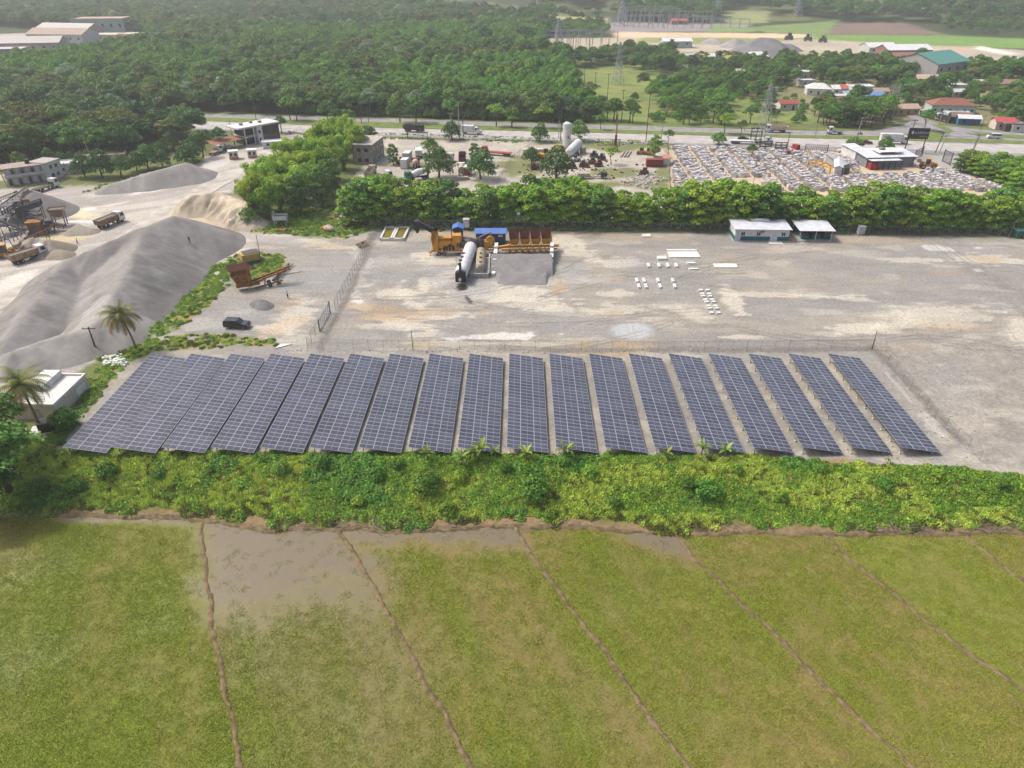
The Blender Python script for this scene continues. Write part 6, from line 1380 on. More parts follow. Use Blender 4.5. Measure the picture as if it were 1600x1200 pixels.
# ---------------- crushing plant
M_CONV = mat('conveyor_steel', A(108, 110, 118), A(84, 82, 84), scale=2, rough=.7); M_BELT = mat('belt', A(74, 72, 72), A(92, 86, 80), scale=1.5, rough=.9)
def conveyor(label, a, b, w=1.0, legs=2, m=None):
    a, b = Vector(a), Vector(b); m = m or M_CONV; o = thing('conveyor', label, 'conveyor', (a.x, a.y, 0)); d = b - a; s_ = Vector((-d.y, d.x, 0)).normalized() * w / 2; off = Vector((-a.x, -a.y, 0)); n = max(4, int(d.length / 1.6)); f = MB()
    for q in (-1, 1):
        f.bar(a + off + s_ * q, b + off + s_ * q, .14); f.bar(a + off + s_ * q - Vector((0, 0, .8)), b + off + s_ * q - Vector((0, 0, .8)), .12)
        for k in range(n):
            p, r_ = a.lerp(b, k / n) + off + s_ * q, a.lerp(b, (k + 1) / n) + off + s_ * q - Vector((0, 0, .8)); f.bar(p, r_, .08); f.bar(p, p - Vector((0, 0, .8)), .08)
    f.build('truss', m, o); up = Vector((0, 0, .1)); MB().bar(a + off + up, b + off + up, w * .8, h=.08).build('belt', M_BELT, o)
    for t in (a, b): MB().cyl(t + off - s_ * 1.1, t + off + s_ * 1.1, .25, n=8).build('end_roller', M_CHAS, o)
    for k in range(legs):
        t = a.lerp(b, .45 + .45 * k / max(1, legs - 1)) + off; L_ = MB()
        for q in (-1, 1): L_.bar(t + s_ * q - Vector((0, 0, .8)), Vector((t.x, t.y, -.1)) + s_ * 2 * q, .14)
        L_.build('leg', m, o)
    return o
conveyor('tall conveyor feeding the steep conical heap', P(-30, 342, 1.5), P(43, 291, 8.2), 1.1)
conveyor('second conveyor under the tall one', P(-20, 345, 1.2), P(33, 312, 6.2), 1.0)
conveyor('steep conveyor in the middle of the crushing plant', P(9, 352, 1.2), P(35, 317, 7.0), 1.1)
conveyor('low conveyor crossing the plant from the left edge', P(38, 359, 3.0), P(-12, 340, 6.5), .9)
conveyor('lower left conveyor above the brown heaps', P(-20, 378, 4.5), P(40, 359, 1.6), 1.0)
conveyor('feed conveyor between screen and brown hopper', P(100, 352, 1.5), P(66, 344, 3.2), 1.1, m=mat('rusty_grey', A(120, 100, 86), scale=2))
p = P(55, 352); o = thing('screening_box', 'grey screening machine on a braced frame in the crushing plant', 'machine', p, .35)
for k, y in enumerate((-1.1, 1.1)): MB().prism([(-3.2, 4.0), (3.4, 5.6), (3.4, 7.2), (-3.2, 5.6)], y - .08, y + .08).build('side_plate', M_CONV, o)
for k in range(3): MB().bar((-3.1, 0, 4.3 + k * .5), (3.3, 0, 5.9 + k * .5), 2.1, h=.08).build('deck', M_BELT, o)
for x, y in ((-3, -1.1), (-3, 1.1), (3, -1.1), (3, 1.1)): MB().bar((x, y, 0), (x, y, 4.6 + x * .25), .2).build('leg', M_CONV, o)
b = MB()
for y in (-1.1, 1.1): b.bar((-3, y, .2), (3, y, 4.6), .12); b.bar((3, y, .2), (-3, y, 3.6), .12)
b.build('brace', M_CONV, o); MB().bx(-1, 1, -1.2, -.9, 7, 7.8).build('motor', M_RUST2, o)
p = P(60, 366); o = thing('jaw_crusher', 'orange brown crusher below the screening machine', 'machine', p, .2)
MB().bx(-1.6, 1.6, -1.2, 1.2, .8, 2.8).build('body', M_RUST2, o); MB().cyl((0, -1.6, 2.0), (0, -1.25, 2.0), 1.0, n=14).build('flywheel', M_CONV, o); MB().box((0, 0, 3.3), (3.0, 2.4, 1.0), taper=1.3).build('feed_hopper', M_RUST2, o); MB().bx(-2.2, 2.6, -1.3, 1.3, 0, .7).build('skid', M_CONV, o); MB().bar((1.5, 0, .8), (4.6, 0, 2.6), .9, h=.3).build('discharge_belt', M_RUST2, o)
p = P(96, 352); o = thing('feed_hopper', 'brown feed hopper on legs at the right end of the plant', 'hopper', p, .3); b = MB(); b.add([(-2.2, -1.6, 5.0), (2.2, -1.6, 5.0), (2.2, 1.6, 5.0), (-2.2, 1.6, 5.0), (-1.0, -.8, 2.6), (1.0, -.8, 2.6), (1.0, .8, 2.6), (-1.0, .8, 2.6)], [(0, 1, 5, 4), (1, 2, 6, 5), (2, 3, 7, 6), (3, 0, 4, 7)]); b.build('bin', M_BEDT, o); MB().bx(-2.0, 2.0, -1.4, 1.4, 4.6, 4.7).build('stone_fill', M_LOADG, o)
for x in (-1.4, 1.4):
    for y in (-1.1, 1.1): MB().bar((x, y, 0), (x * 1.1, y * 1.1, 3.6), .2).build('leg', M_CONV, o)
conveyor('short cross conveyor behind the screening machine', P(62, 335, 5.5), P(28, 328, 3.0), .9)
conveyor('brown conveyor below the crusher', P(40, 372, 1.2), P(74, 358, 3.4), .9, m=M_RUST2)
conveyor('upper left conveyor at the picture edge', P(-25, 318, 3.5), P(24, 300, 7.4), 1.0)
# more frames that crowd the plant
for i, (a, b, h) in enumerate(((22, 350, 5.5), (40, 345, 6), (8, 365, 4.5), (75, 362, 3.2))):
    p = P(a, b); o = thing('support_frame', ['open steel tower under the second conveyor', 'open steel tower beside the steep conveyor', 'open steel tower at the left edge of the plant', 'low steel walkway frame in front of the hopper'][i], 'steel frame', p, .3 * i); b_ = MB()
    for x in (-1.3, 1.3):
        for y in (-1.3, 1.3): MB().bx(x - .1, x + .1, y - .1, y + .1, 0, h).build('column', M_CONV, o)
    for z in (h * .5, h): MB().bx(-1.5, 1.5, -1.5, 1.5, z, z + .12).build('platform', M_CONV, o)
    for s_ in (-1.3, 1.3): b_.bar((-1.3, s_, 0), (1.3, s_, h * .5), .09); b_.bar((s_, -1.3, h * .5), (s_, 1.3, h), .09)
    b_.build('brace', M_CONV, o)
# ---------------- rusty conveyor machine and other scrap on the weedy bank
a, b = P(383, 452), P(455, 440); o = thing('rusty_screening_plant', 'abandoned rusty yellow conveyor machine with red hopper on the weedy bank', 'machine', a, heading(a, b)); L_ = (b - a).length
b = MB(); b.add([(-2.6, -.9, 3.9), (1.8, -.9, 3.9), (2.0, 1.3, 4.2), (-2.4, 1.3, 4.2), (-1.6, -.6, 1.8), (1.6, -.6, 1.8), (1.6, .8, 1.8), (-1.6, .8, 1.8)], [(0, 1, 5, 4), (1, 2, 6, 5), (2, 3, 7, 6), (3, 0, 4, 7)]); b.build('hopper', M_RUST2, o)
b = MB(); b.add([(-2.7, 1.3, 4.2), (2.0, 1.3, 4.2), (1.8, 2.6, 5.4), (-2.9, 2.6, 5.4)], [(0, 1, 2, 3)]); b.build('hopper_board', M_RUST, o)
MB().bx(-1.8, 3.4, -.9, .9, .9, 1.8).build('base_frame', M_RUST2, o)
for k, (y, z) in enumerate(((-.8, 0), (0, .2), (.8, 0))): MB().bar((1.2, y, 1.4 + z), (L_ + .2, y, 3.6 + z), .3, h=.35).build('beam', M_RUST2 if k != 1 else M_RUST, o)
for k in range(5): x = 2.6 + k * 1.7; MB().bar((x, -1.0, 1.9 + k * .4), (x, 1.0, 1.9 + k * .4), .25).build('roller', M_RUST, o)
for x, z in ((4.5, 2.2), (7.5, 3.0)):
    for y in (-1, 1): MB().bar((x, y, 0), (x + .4, y * .8, z), .16).build('leg', M_RUST2, o)
MB().bar((2.0, -1.6, .6), (8.5, -1.4, 1.2), .25).build('drawbar', M_RUST, o); MB().prism([(6.8, .3), (8.2, .5), (7.6, 1.5)], -1.6, -1.4).build('bracket', M_RUST2, o)
for y in (-.9, .9): link('wheel', W50, o, (5.6, y, .5))
MB().bar((L_ - 2.2, -.6, 2.2), (L_ + 2.6, -.8, 2.4), .3, h=.15).build('tail_beam', M_BEDT, o)
a, b = P(427, 441), P(452, 415); o = link('steel_beam', MB().bar((0, 0, .5), (b - a) + Vector((0, 0, .5)), .45, h=.5).bar((.9, .2, .45), (b - a) + Vector((.9, .2, .45)), .18).mesh('steel_beam', M_CONV), None, a); tag(o, 'grey brown steel beam lying behind the rusty conveyor machine', 'beam')
p = P(392, 410); o = thing('yellow_hut', 'small yellow hut with dark roof and grey base on the weedy bank', 'hut', p, .55); MB().bx(-2.2, 2.2, -1.5, 1.5, 0, .9).build('base', mat('slate_paint', A(92, 98, 116), scale=2), o); MB().bx(-2.2, 2.2, -1.5, 1.5, .902, 2.6).build('wall', mat('ochre_paint', A(214, 176, 98), A(196, 158, 86), scale=1), o); MB().bx(-1.6, 2.3, -1.2, 1.6, 2.61, 2.75).build('roof', mat('slate_roof', A(96, 90, 90), scale=1.5), o); MB().bx(2.2, 2.26, -.5, .4, 0, 1.9).build('door', M_GLASS, o)
p = P(440, 352); o = thing('loading_hopper', 'white hopper with brown inside on four legs below the bamboo', 'hopper', p, .1); b = MB(); bed_open(b, -1.9, 1.9, 1.4, 1.9, 3.1, slope=0); b.build('bin', M_WHT, o); MB().bx(-1.7, 1.7, -1.2, 1.2, 2.4, 2.5).build('lining', M_RUST, o)
for x in (-1.6, 1.6):
    for y in (-1.1, 1.1): MB().bx(x - .1, x + .1, y - .1, y + .1, 0, 1.9).build('leg', M_WHT, o)
p = P(440, 362); o = link('scrap_heap', MB().box((0, 0, .3), (2.4, 1.2, .6), rz=.2, taper=.7).box((1.2, .3, .4), (1.2, .9, .8), rz=.8, taper=.6).box((-.9, -.2, .5), (.9, .7, .5), rz=.4).mesh('scrap_heap', mat('scrap_orange', A(186, 120, 90), A(150, 96, 76), scale=2)), None, p); tag(o, 'orange brown scrap below the white hopper', 'scrap')
p = P(515, 362); o = thing('broken_mixer', 'overturned white and yellow concrete drum lying in the weeds', 'machine', p, -.5); MB().tube([(-1.4, 0, .9), (-.5, 0, 1.0), (.8, 0, .9), (1.8, 0, .6)], [.6, 1.0, .9, .4], 12).build('drum', mat('mottled_white', A(226, 214, 204), A(178, 132, 110), scale=1.2), o, True); MB().bx(-2.6, -1.3, -.6, .6, .1, 1.1).build('engine', M_YEL, o); MB().bar((-2.6, 0, 1.0), (-3.2, .2, 2.0), .3).build('arm', M_CHAS, o)
for a, b, lb in ((535, 315, 'white sheet lying at the near end of the hedge by the bamboo'), (530, 322, 'white crumpled sheet below the first one at the hedge end')):
    p = P(a, b); o = link('white_sheet', MB().box((0, 0, 1.2), (2.0, .3, 2.0), rz=.3, taper=.8).box((.5, .4, .3), (1.6, 1.2, .5), rz=.8, taper=.6).mesh('white_sheet', M_WHT), None, p); tag(o, lb, 'sheet')
p = P(566, 385); o = thing('scrap_bundle', 'rusty twisted steel frame at the left plant fence', 'scrap', p, .9)
for k in range(5): MB().bar((-1.5, -.8 + k * .4, .3 + .1 * k), (1.6, -.6 + k * .35, .5 + .35 * (k % 3)), .16).build('bar', M_RUST, o)
# ---------------- people
def person(label, loc, rz, shirt, trousers, pose='stand'):
    J = {'pelvis': (0, 0, .95), 'waist': (.02, 0, 1.12), 'chest': (.03, 0, 1.36), 'neck': (.04, 0, 1.50), 'head0': (.06, 0, 1.60), 'head1': (.06, 0, 1.74), 'shl': (.02, .19, 1.42), 'ell': (-.02, .26, 1.15), 'hal': (.10, .27, .90), 'shr': (.02, -.19, 1.42), 'elr': (-.02, -.26, 1.15), 'har': (.10, -.27, .90), 'hil': (0, .10, .90), 'knl': (.04, .11, .50), 'anl': (0, .12, .09), 'tol': (.17, .13, .04), 'hir': (0, -.10, .90), 'knr': (.04, -.11, .50), 'anr': (0, -.12, .09), 'tor': (.17, -.13, .04)}
    if pose == 'walk': J.update(knl=(.20, .10, .52), anl=(.26, .11, .10), tol=(.44, .12, .07), knr=(-.08, -.10, .50), anr=(-.38, -.11, .14), tor=(-.24, -.12, .04), hal=(-.16, .27, .95), har=(.24, -.26, 1.0))
    if pose == 'work': J.update(hal=(.42, .12, 1.10), ell=(.16, .26, 1.18), har=(.42, -.10, 1.22), elr=(.16, -.26, 1.22), chest=(.14, 0, 1.34), neck=(.20, 0, 1.47), head0=(.26, 0, 1.56), head1=(.30, 0, 1.69), shl=(.14, .19, 1.40), shr=(.14, -.19, 1.40), waist=(.06, 0, 1.12))
    rad = {'pelvis': .15, 'waist': .14, 'chest': .16, 'neck': .06, 'head0': .095, 'head1': .09, 'shl': .085, 'ell': .055, 'hal': .045, 'shr': .085, 'elr': .055, 'har': .045, 'hil': .10, 'knl': .07, 'anl': .05, 'tol': .045, 'hir': .10, 'knr': .07, 'anr': .05, 'tor': .045}
    N_ = list(J); E = [('pelvis', 'waist'), ('waist', 'chest'), ('chest', 'neck'), ('neck', 'head0'), ('head0', 'head1'), ('chest', 'shl'), ('shl', 'ell'), ('ell', 'hal'), ('chest', 'shr'), ('shr', 'elr'), ('elr', 'har'), ('pelvis', 'hil'), ('hil', 'knl'), ('knl', 'anl'), ('anl', 'tol'), ('pelvis', 'hir'), ('hir', 'knr'), ('knr', 'anr'), ('anr', 'tor')]
    me = bpy.data.meshes.new('p'); me.from_pydata([J[n] for n in N_], [(N_.index(a), N_.index(b)) for a, b in E], []); t = bpy.data.objects.new('p', me); COL.objects.link(t)
    md = t.modifiers.new('skin', 'SKIN'); 
    if not me.skin_vertices:
        bm = bmesh.new(); bm.from_mesh(me); bm.verts.layers.skin.verify(); bm.to_mesh(me); bm.free()
    for v, n in zip(me.skin_vertices[0].data, N_): v.radius = (rad[n],) * 2; v.use_root = n == 'pelvis'
    t.modifiers.new('sub', 'SUBSURF').levels = 1
    ev = t.evaluated_get(bpy.context.evaluated_depsgraph_get()); m2 = bpy.data.meshes.new_from_object(ev); m2.name = 'person'; COL.objects.unlink(t); bpy.data.objects.remove(t)
    m2.materials.clear()
    for m in (mat('skin', A(150, 104, 78), scale=4), shirt, trousers, M_BLK): m2.materials.append(m)
    hz = J['neck'][2]
    for f in m2.polygons:
        c = f.center; d = math.hypot(c.x, c.y); f.material_index = 0 if c.z > hz + .02 or (abs(c.y) > .2 and c.z < 1.12 and c.z > .8) or (pose == 'work' and c.x > .3 and c.z < 1.3) else (1 if c.z > .98 else (3 if c.z < .10 else 2)); f.use_smooth = True
    o = link('person', m2, None, loc, rz); tag(o, label, 'person'); hx, hy, hz = J['head1']
    hb = MB(); hb.tube([(hx - .01, hy, hz - .02), (hx - .01, hy, hz + .06), (hx - .01, hy, hz + .12)], [.115, .11, .04], 8); hb.build('hair', mat('dark_hair', (.01, .009, .008), scale=5), o, True); return o
M_DKCL = mat('dark_cloth', A(44, 46, 52), scale=5, rough=.95)
p = P(450, 466); person('person in white shirt and dark trousers beside the rusty conveyor machine', p, -.4, mat('white_cloth', A(238, 238, 238), scale=5, rough=.95), M_DKCL)
p = P(122, 383); person('person in dark clothes walking across the quarry floor', p, .6, M_DKCL, mat('grey_cloth', A(120, 116, 110), scale=5, rough=.95), 'walk')
HEAPS = [o for o in COL.objects if o.name.startswith('gravel_heap')]
def drop_on(px_, py_):
    """point where the pixel's ray first meets a heap"""
    from mathutils.bvhtree import BVHTree
    o = HEAPS[0]; me = o.data; bv = BVHTree.FromPolygons([v.co[:] for v in me.vertices], [tuple(p.vertices) for p in me.polygons])
    c = Vector((0, 0, CAMZ)); d = (P(px_, py_) - c).normalized(); h = bv.ray_cast(c, d); return h[0] if h[0] else P(px_, py_)
bpy.context.view_layer.update()
p = drop_on(297, 380); person('person in dark clothes bending over on the side of the largest stone heap', p, 2.4, M_DKCL, M_DKCL, 'work')
# ================================================================== buildings
def wmat(c, nm): return mat('%s_%d_%d_%d' % (nm, *c), A(*c), tuple(v * .88 for v in A(*c)), scale=.7, rough=.85)
def rmat(c): return mat('roof_%d_%d_%d' % c, A(*c), tuple(v * .8 for v in A(*c)), scale=.9, rough=.7, detail=6)
def house(px_, py_, w, d, h, rz, wc, rc, kind, label):
    big = w > 20; o = thing('shed' if ('shed' in label or 'hall' in label or 'factory' in label) else 'house', label, 'building' if big else 'house', P(px_, py_), rz); hw = w / 2; mw, mr = wmat(wc, 'wall'), rmat(rc)
    MB().bx(-hw, hw, 0, d, -.2, h).build('wall', mw, o); r = MB(); e = .5; rise = d * (.16 if big else .22); z0, z1, t = h - .05, h + rise, .12
    if kind == 'gable':
        for y0, y1, a, b in ((-e, d / 2, z0 - .12, z1), (d / 2, d + e, z1, z0 - .12)):
            r.add([(-hw - e, y0, a), (hw + e, y0, a), (hw + e, y1, b), (-hw - e, y1, b), (-hw - e, y0, a + t), (hw + e, y0, a + t), (hw + e, y1, b + t), (-hw - e, y1, b + t)], [(0, 1, 2, 3), (4, 5, 6, 7), (0, 1, 5, 4), (1, 2, 6, 5), (2, 3, 7, 6), (3, 0, 4, 7)])
        MB().prism([(0, h), (d, h), (d / 2, z1)], -hw + .01, hw - .01, axis='x').build('gable', mw, o)
    elif kind == 'hip':
        q = min(hw * .55, d * .6); r.add([(-hw - e, -e, z0), (hw + e, -e, z0), (hw + e, d + e, z0), (-hw - e, d + e, z0), (-hw + q, d / 2, z1 + .4), (hw - q, d / 2, z1 + .4)], [(0, 1, 5, 4), (1, 2, 5), (2, 3, 4, 5), (3, 0, 4), (3, 2, 1, 0)])
    else:
        r.bx(-hw - .25, hw + .25, -.25, d + .25, h, h + .22)
        for x0, x1, y0, y1 in ((-hw - .25, hw + .25, -.25, 0), (-hw - .25, hw + .25, d, d + .25), (-hw - .25, -hw, 0, d), (hw, hw + .25, 0, d)): r.bx(x0, x1, y0, y1, h + .222, h + .55)
    r.build('roof', mr, o); n = max(2, int(w / (7 if big else 3.2)))
    for k in range(n):
        x = -hw + w * (k + .5) / n
        if k == n // 2 and not big: MB().bx(x - .5, x + .5, -.06, -.001, -.1, 2.1).build('door', mat('brown_door', A(112, 84, 64), scale=2), o)
        else:
            wz = h * .5 if big else 1.2; wh = h * .22 if big else 1.0; q = MB().bx(x - (.9 if big else .55), x + (.9 if big else .55), -.05, -.001, wz, wz + wh).build('window', M_GLASS, o); MB().bx(x - .65, x + .65, -.12, -.001, wz - .1, wz).build('sill', mw, q)
    return o
for h_ in HOUSES: house(*h_)
# two-storey quarry lodging
a, b = P(14, 292), P(78, 283); o = thing('quarry_lodging', 'long two-storey grey and white house with brown roof behind the quarry', 'building', a, heading(a, b)); w = (b - a).length; M_GW = wmat((206, 202, 200), 'wall')
MB().bx(0, w, 1.4, 7, 0, 5.6).build('wall', M_GW, o); MB().bx(-.3, w, -.1, 1.4, 2.75, 2.95).build('balcony', M_CONCR, o); MB().bx(-.3, w, -.1, 0, 2.952, 3.75).build('parapet', M_GW, o); MB().bx(-.6, w + .3, -.3, 7.4, 5.6, 5.85).build('roof', rmat((176, 156, 144)), o)
for k in range(8):
    x = 1 + k * (w - 2) / 7
    for z in (.05, 3.0): MB().bx(x - .45, x + .45, 1.33, 1.399, z, z + 2.0).build('door' if (k + (z > 1)) % 2 else 'window', M_WHT if (k + (z > 1)) % 2 else M_GLASS, o)
for k in range(5): x = k * w / 4; MB().bx(x - .12, x + .12, .0, .24, 0, 2.75).build('column', M_GW, o)
MB().cyl((w * .62, 4, 5.86), (w * .62, 4, 7.2), .7, n=12).build('water_tank', M_BLKP, o)
a, b = P(79, 283), P(101, 275); o = thing('white_annex', 'white two-storey end of the quarry lodging with dark windows', 'building', a, heading(a, b)); w = (b - a).length; MB().bx(0, w, 0, 6.5, 0, 5.9).build('wall', M_WALLW, o); MB().bx(-.2, w + .2, -.2, 6.7, 5.9, 6.1).build('roof', M_CONCR, o)
for x in (w * .3, w * .65):
    for z in (1.0, 3.7): MB().bx(x - .6, x + .6, -.05, -.001, z, z + 1.2).build('window', M_GLASS, o)
house(109, 272, 6.5, 6, 3.2, .35, (236, 236, 236), (222, 220, 216), 'flat', 'small white house right of the quarry lodging')
house(165, 258, 14, 6, 3, .35, (186, 176, 160), (172, 150, 130), 'flat', 'low brown roofed house hidden behind quarry shrubs')
# quarry office
a, b = P(386, 228), P(411, 223); o = thing('quarry_office', 'white two-storey office with dark glass beside the highway', 'building', a, heading(a, b)); w = (b - a).length; L2 = w + 8.5
MB().bx(w, L2, 0, 8, 0, 6.6).build('glass_block', M_GLASS, o); MB().bx(0.2, w, 2.5, 8, 0, 6.2).build('recessed_wall', M_GLASS, o); MB().bx(-.4, w, -.2, 8.2, 3.1, 3.4).build('floor_slab', M_WALLW, o); MB().bx(-3.0, L2 + .4, -.4, 8.4, 6.61, 7.2).build('roof', M_WALLW, o); MB().bx(w * .74, w + .5, -.25, 1.5, 0, 6.6).build('stair_wall', M_WALLW, o)
for x in (0, w * .55): MB().bx(x - .18, x + .18, -.18, .18, 0, 6.6).build('column', M_WALLW, o)
for z in (1, 4): MB().bx(w * .82, w * .82 + .9, -.32, -.251, z, z + 1.1).build('window', M_GLASS, o)
for x, y in ((1, 4), (6, 5), (9, 3)): MB().bx(x, x + 1.2, y, y + 1, 7.2, 8.0).build('roof_unit', M_GALV, o)
a, b = P(338, 240), P(384, 229); o = thing('carport', 'brown roofed carport left of the quarry office', 'carport', a, heading(a, b)); w = (b - a).length
MB().add([(0, 0, 3), (w, 0, 3), (w, 7, 3.5), (0, 7, 3.5), (0, 0, 3.15), (w, 0, 3.15), (w, 7, 3.65), (0, 7, 3.65)], [(0, 1, 2, 3), (4, 5, 6, 7), (0, 1, 5, 4), (1, 2, 6, 5), (2, 3, 7, 6), (3, 0, 4, 7)]).build('roof', rmat((164, 110, 88)), o)
for k in range(4):
    for y in (.2, 6.8): MB().bx(.2 + k * (w - .4) / 3 - .08, .2 + k * (w - .4) / 3 + .08, y - .08, y + .08, 0, 3 + y * .07).build('post', M_RUST, o)
l, h = veh((350, 233), (363, 231)); car('white car parked under the brown carport', l, h, M_CABW, 'car'); l, h = veh((332, 243), (342, 239)); truck('white truck parked left of the brown carport', l, h, 'flat', L_=6, axles=(2, -1.8))
for a, b, lb in ((366, 248, 'white guard hut with orange base at the quarry entrance'), (395, 246, 'second guard hut half hidden by the bamboo')):
    p = P(a, b); o = thing('guard_hut', lb, 'hut', p, .3); MB().bx(-1.6, 1.6, -1.3, 1.3, 0, 1.0).build('base', mat('orange_brick', A(206, 146, 100), scale=2), o); MB().bx(-1.6, 1.6, -1.3, 1.3, 1.002, 2.9).build('wall', M_WALLW, o); MB().bx(-1.9, 1.9, -1.6, 1.6, 2.9, 3.1).build('roof', M_WALLW, o)
    for x in (-.8, .8): MB().bx(x - .5, x + .5, -1.36, -1.301, 1.2, 2.4).build('window', M_GLASS, o)
house(428, 232, 8, 4, 2.2, .3, (236, 236, 236), (238, 238, 238), 'flat', 'low white building behind the bamboo near the office')
# flat white building by the palm
a = P(92, 656); o = thing('flat_building', 'flat-roofed white and cream building left of the solar rows', 'building', a, -.02); M_CRM = wmat((222, 204, 186), 'wall'); w, d, hh = 7.4, 10, 2.7
MB().bx(-w, 0, 0, d, 0, hh).build('wall', M_CRM, o); MB().bx(-w + .25, -.25, .25, d - .25, hh, hh + .1).build('roof', M_SLABW, o)
for x0, x1, y0, y1 in ((-w - .1, .1, -.1, .25), (-w - .1, .1, d - .25, d + .1), (-w - .1, -w + .25, .25, d - .25), (-.25, .1, .25, d - .25)): MB().bx(x0, x1, y0, y1, hh, hh + .45).build('parapet', M_WALLW, o)
MB().bx(-w + .5, -w + 3.5, d * .45, d - .3, hh + .1, hh + 1.3).build('roof_room', M_SLABW, o); MB().bx(.001, .12, d * .62, d * .9, .6, 2.1).build('shutter', M_WALLW, o); MB().bx(-w * .5, -w * .5 + 1, -.07, -.001, 0, 2.1).build('door', M_CONCR, o)
p = P(76, 672); o = thing('generator', 'dark olive generator box on a slab below the flat white building', 'generator', p, .35); MB().bx(-1.1, 1.1, -1.0, 1.0, .2, 1.8).build('housing', mat('olive_dark', A(58, 60, 46), scale=2, rough=.5), o); MB().bx(-1.15, 1.15, -1.05, 1.05, 1.8, 1.88).build('lid', mat('olive_dark', A(58, 60, 46)), o); MB().bx(-2.6, 1.5, -1.3, 1.8, -.1, .2).build('slab', M_SLABW, o); MB().bx(-.6, .6, -1.03, -1.001, .5, 1.5).build('louvre', M_BLKP, o)
# unfinished grey building in the machine yard
a, b = P(573, 256), P(583, 258); a2 = P(601, 243); o = thing('unfinished_building', 'bare grey concrete two-storey building beside the bamboo', 'building', b, heading(b, a2)); L_ = (a2 - b).length; M_BARE = mat('bare_block', A(172, 166, 156), A(142, 136, 126), scale=1, rough=.95)
MB().bx(0, L_, 0, 7, 0, 7.0).build('wall', M_BARE, o); MB().bx(-.3, L_ + .4, -.4, 7.4, 7.0, 7.3).build('roof', mat('roof_concrete', A(206, 196, 182), A(176, 166, 152), scale=.8), o); MB().bx(-.2, L_ + .2, -.2, -.001, 3.4, 3.7).build('floor_band', M_BARE, o)
for x in (1.5, L_ * .45, L_ * .75):
    for z in (1.0, 4.6): MB().bx(x, x + 1.1, -.05, -.001, z, z + 1.4).build('window', M_GLASS, o)
for z in (1.0, 4.6):
    for y in (1.5, 4.2): MB().bx(-.05, -.001, y, y + 1.4, z, z + 1.3).build('window', M_GLASS, o)
# ================================================================== machine yard
GRN = mat('green_cab', A(50, 128, 100), scale=1, rough=.5); LGRN = mat('light_green', A(150, 196, 130), scale=1); RED = mat('red_paint', A(186, 62, 54), A(150, 52, 48), scale=1, rough=.6); DRED = mat('dark_red', A(120, 66, 60), A(90, 52, 50), scale=1.5); PINK = mat('pinkish_drum', A(214, 176, 164), A(190, 150, 140), scale=1.5); BEI = mat('beige_bed', A(204, 190, 170), A(176, 160, 140), scale=1.2)
for a, b, bd, cb, bm, lb, kw in (((575, 281), (584, 270), 'dump', BEI, BEI, 'beige dump truck nearest the bamboo in the machine yard', {}), ((590, 284), (608, 280), 'flat', M_CABW, M_CHAS, 'white and black truck beside the beige dump truck', {'L_': 6.5, 'axles': (2.2, -2)}),
                                 ((664, 279), (640, 282), 'mixer', GRN, M_WHT, 'mixer truck with green cab and white drum', {}), ((655, 252), (654, 236), 'box', LGRN, LGRN, 'light green truck at the far side of the old trucks', {'bh': 1.9}), ((649, 270), (651, 257), 'mixer', DRED, PINK, 'mixer truck with pinkish drum and red chassis', {}),
                                 ((690, 268), (708, 247), 'flat', M_CABW, BEI, 'long flatbed truck with white cab turned away', {'L_': 12, 'axles': (4.6, -3.6, -4.8)}), ((722, 260), (723, 246), 'dump', DRED, DRED, 'rusty dark red truck beside the upright tree', {}), ((722, 277), (721, 264), 'tank', M_CABW, BEI, 'truck with white round tank beside the white container', {'L_': 7}),
                                 ((795, 244), (757, 241), 'flat', RED, RED, 'long red flatbed trailer truck near the dividing fence', {'L_': 12, 'axles': (4.4, -3.4, -4.6)})):
    l, h = veh(a, b); truck(lb, l, h, bd, cb, bm, **kw)
def container(px_, py_, L_, rz, m, label, end=None, h=2.6):
    o = thing('shipping_container', label, 'container', P(px_, py_), rz); b = MB(); n = int(L_ / .4)
    b.bx(-L_ / 2, L_ / 2, -1.2, 1.2, .15, h); b.build('shell', m, o); r = MB()
    for k in range(n): x = -L_ / 2 + (k + .5) * L_ / n; r.bx(x - .09, x + .09, -1.24, -1.201, .25, h - .1); r.bx(x - .09, x + .09, 1.201, 1.24, .25, h - .1)
    r.build('ribs', m, o); MB().bx(-L_ / 2 - .05, -L_ / 2, -1.15, 1.15, .2, h - .05).build('door', end or m, o); MB().bx(-L_ / 2 - .05, L_ / 2 + .05, -1.25, 1.25, h, h + .06).build('roof', m, o); return o
container(1022, 260, 6, 0, mat('container_red', A(156, 70, 62), A(134, 60, 54), scale=1), 'dark red container lying across in front of the light green tree')
container(1040, 256, 6, 1.45, mat('container_orange', A(206, 138, 116), A(186, 120, 100), scale=1), 'pale orange container with white end beside the stone yard fence', M_WHT)
container(633, 262, 4, 1.45, M_WHT, 'white box container in the machine yard, near one of two', h=3.2); container(637, 250, 5, 1.45, M_WHT, 'white box container in the machine yard, far one of two', h=3.0); container(731, 273, 4, 1.5, M_WHT, 'white container with red roof beside the round tank', RED, 3.0); container(764, 262, 3, 0, M_WHT, 'small white site box below the red trailer', M_GLASS, 2.8)
excavator('yellow excavator with boom reaching right in the machine yard', P(851, 250), .05, 1.15)
p = P(833, 246); o = thing('covered_load', 'lumpy load under a cream tarpaulin on a yellow trailer', 'trailer', p, .05)
for k in range(3): MB().box((-2.6 + k * 2.6, 0, 2.5 + .2 * (k == 1)), (3.2, 2.8, 1.5), rz=.1 * k, taper=.8).build('tarpaulin', mat('cream_tarp', A(228, 220, 198), A(204, 194, 170), scale=1, rough=.9), o)
MB().bx(-3.6, 4, -1.2, 1.2, 1.0, 1.7).build('bed', M_YEL, o)
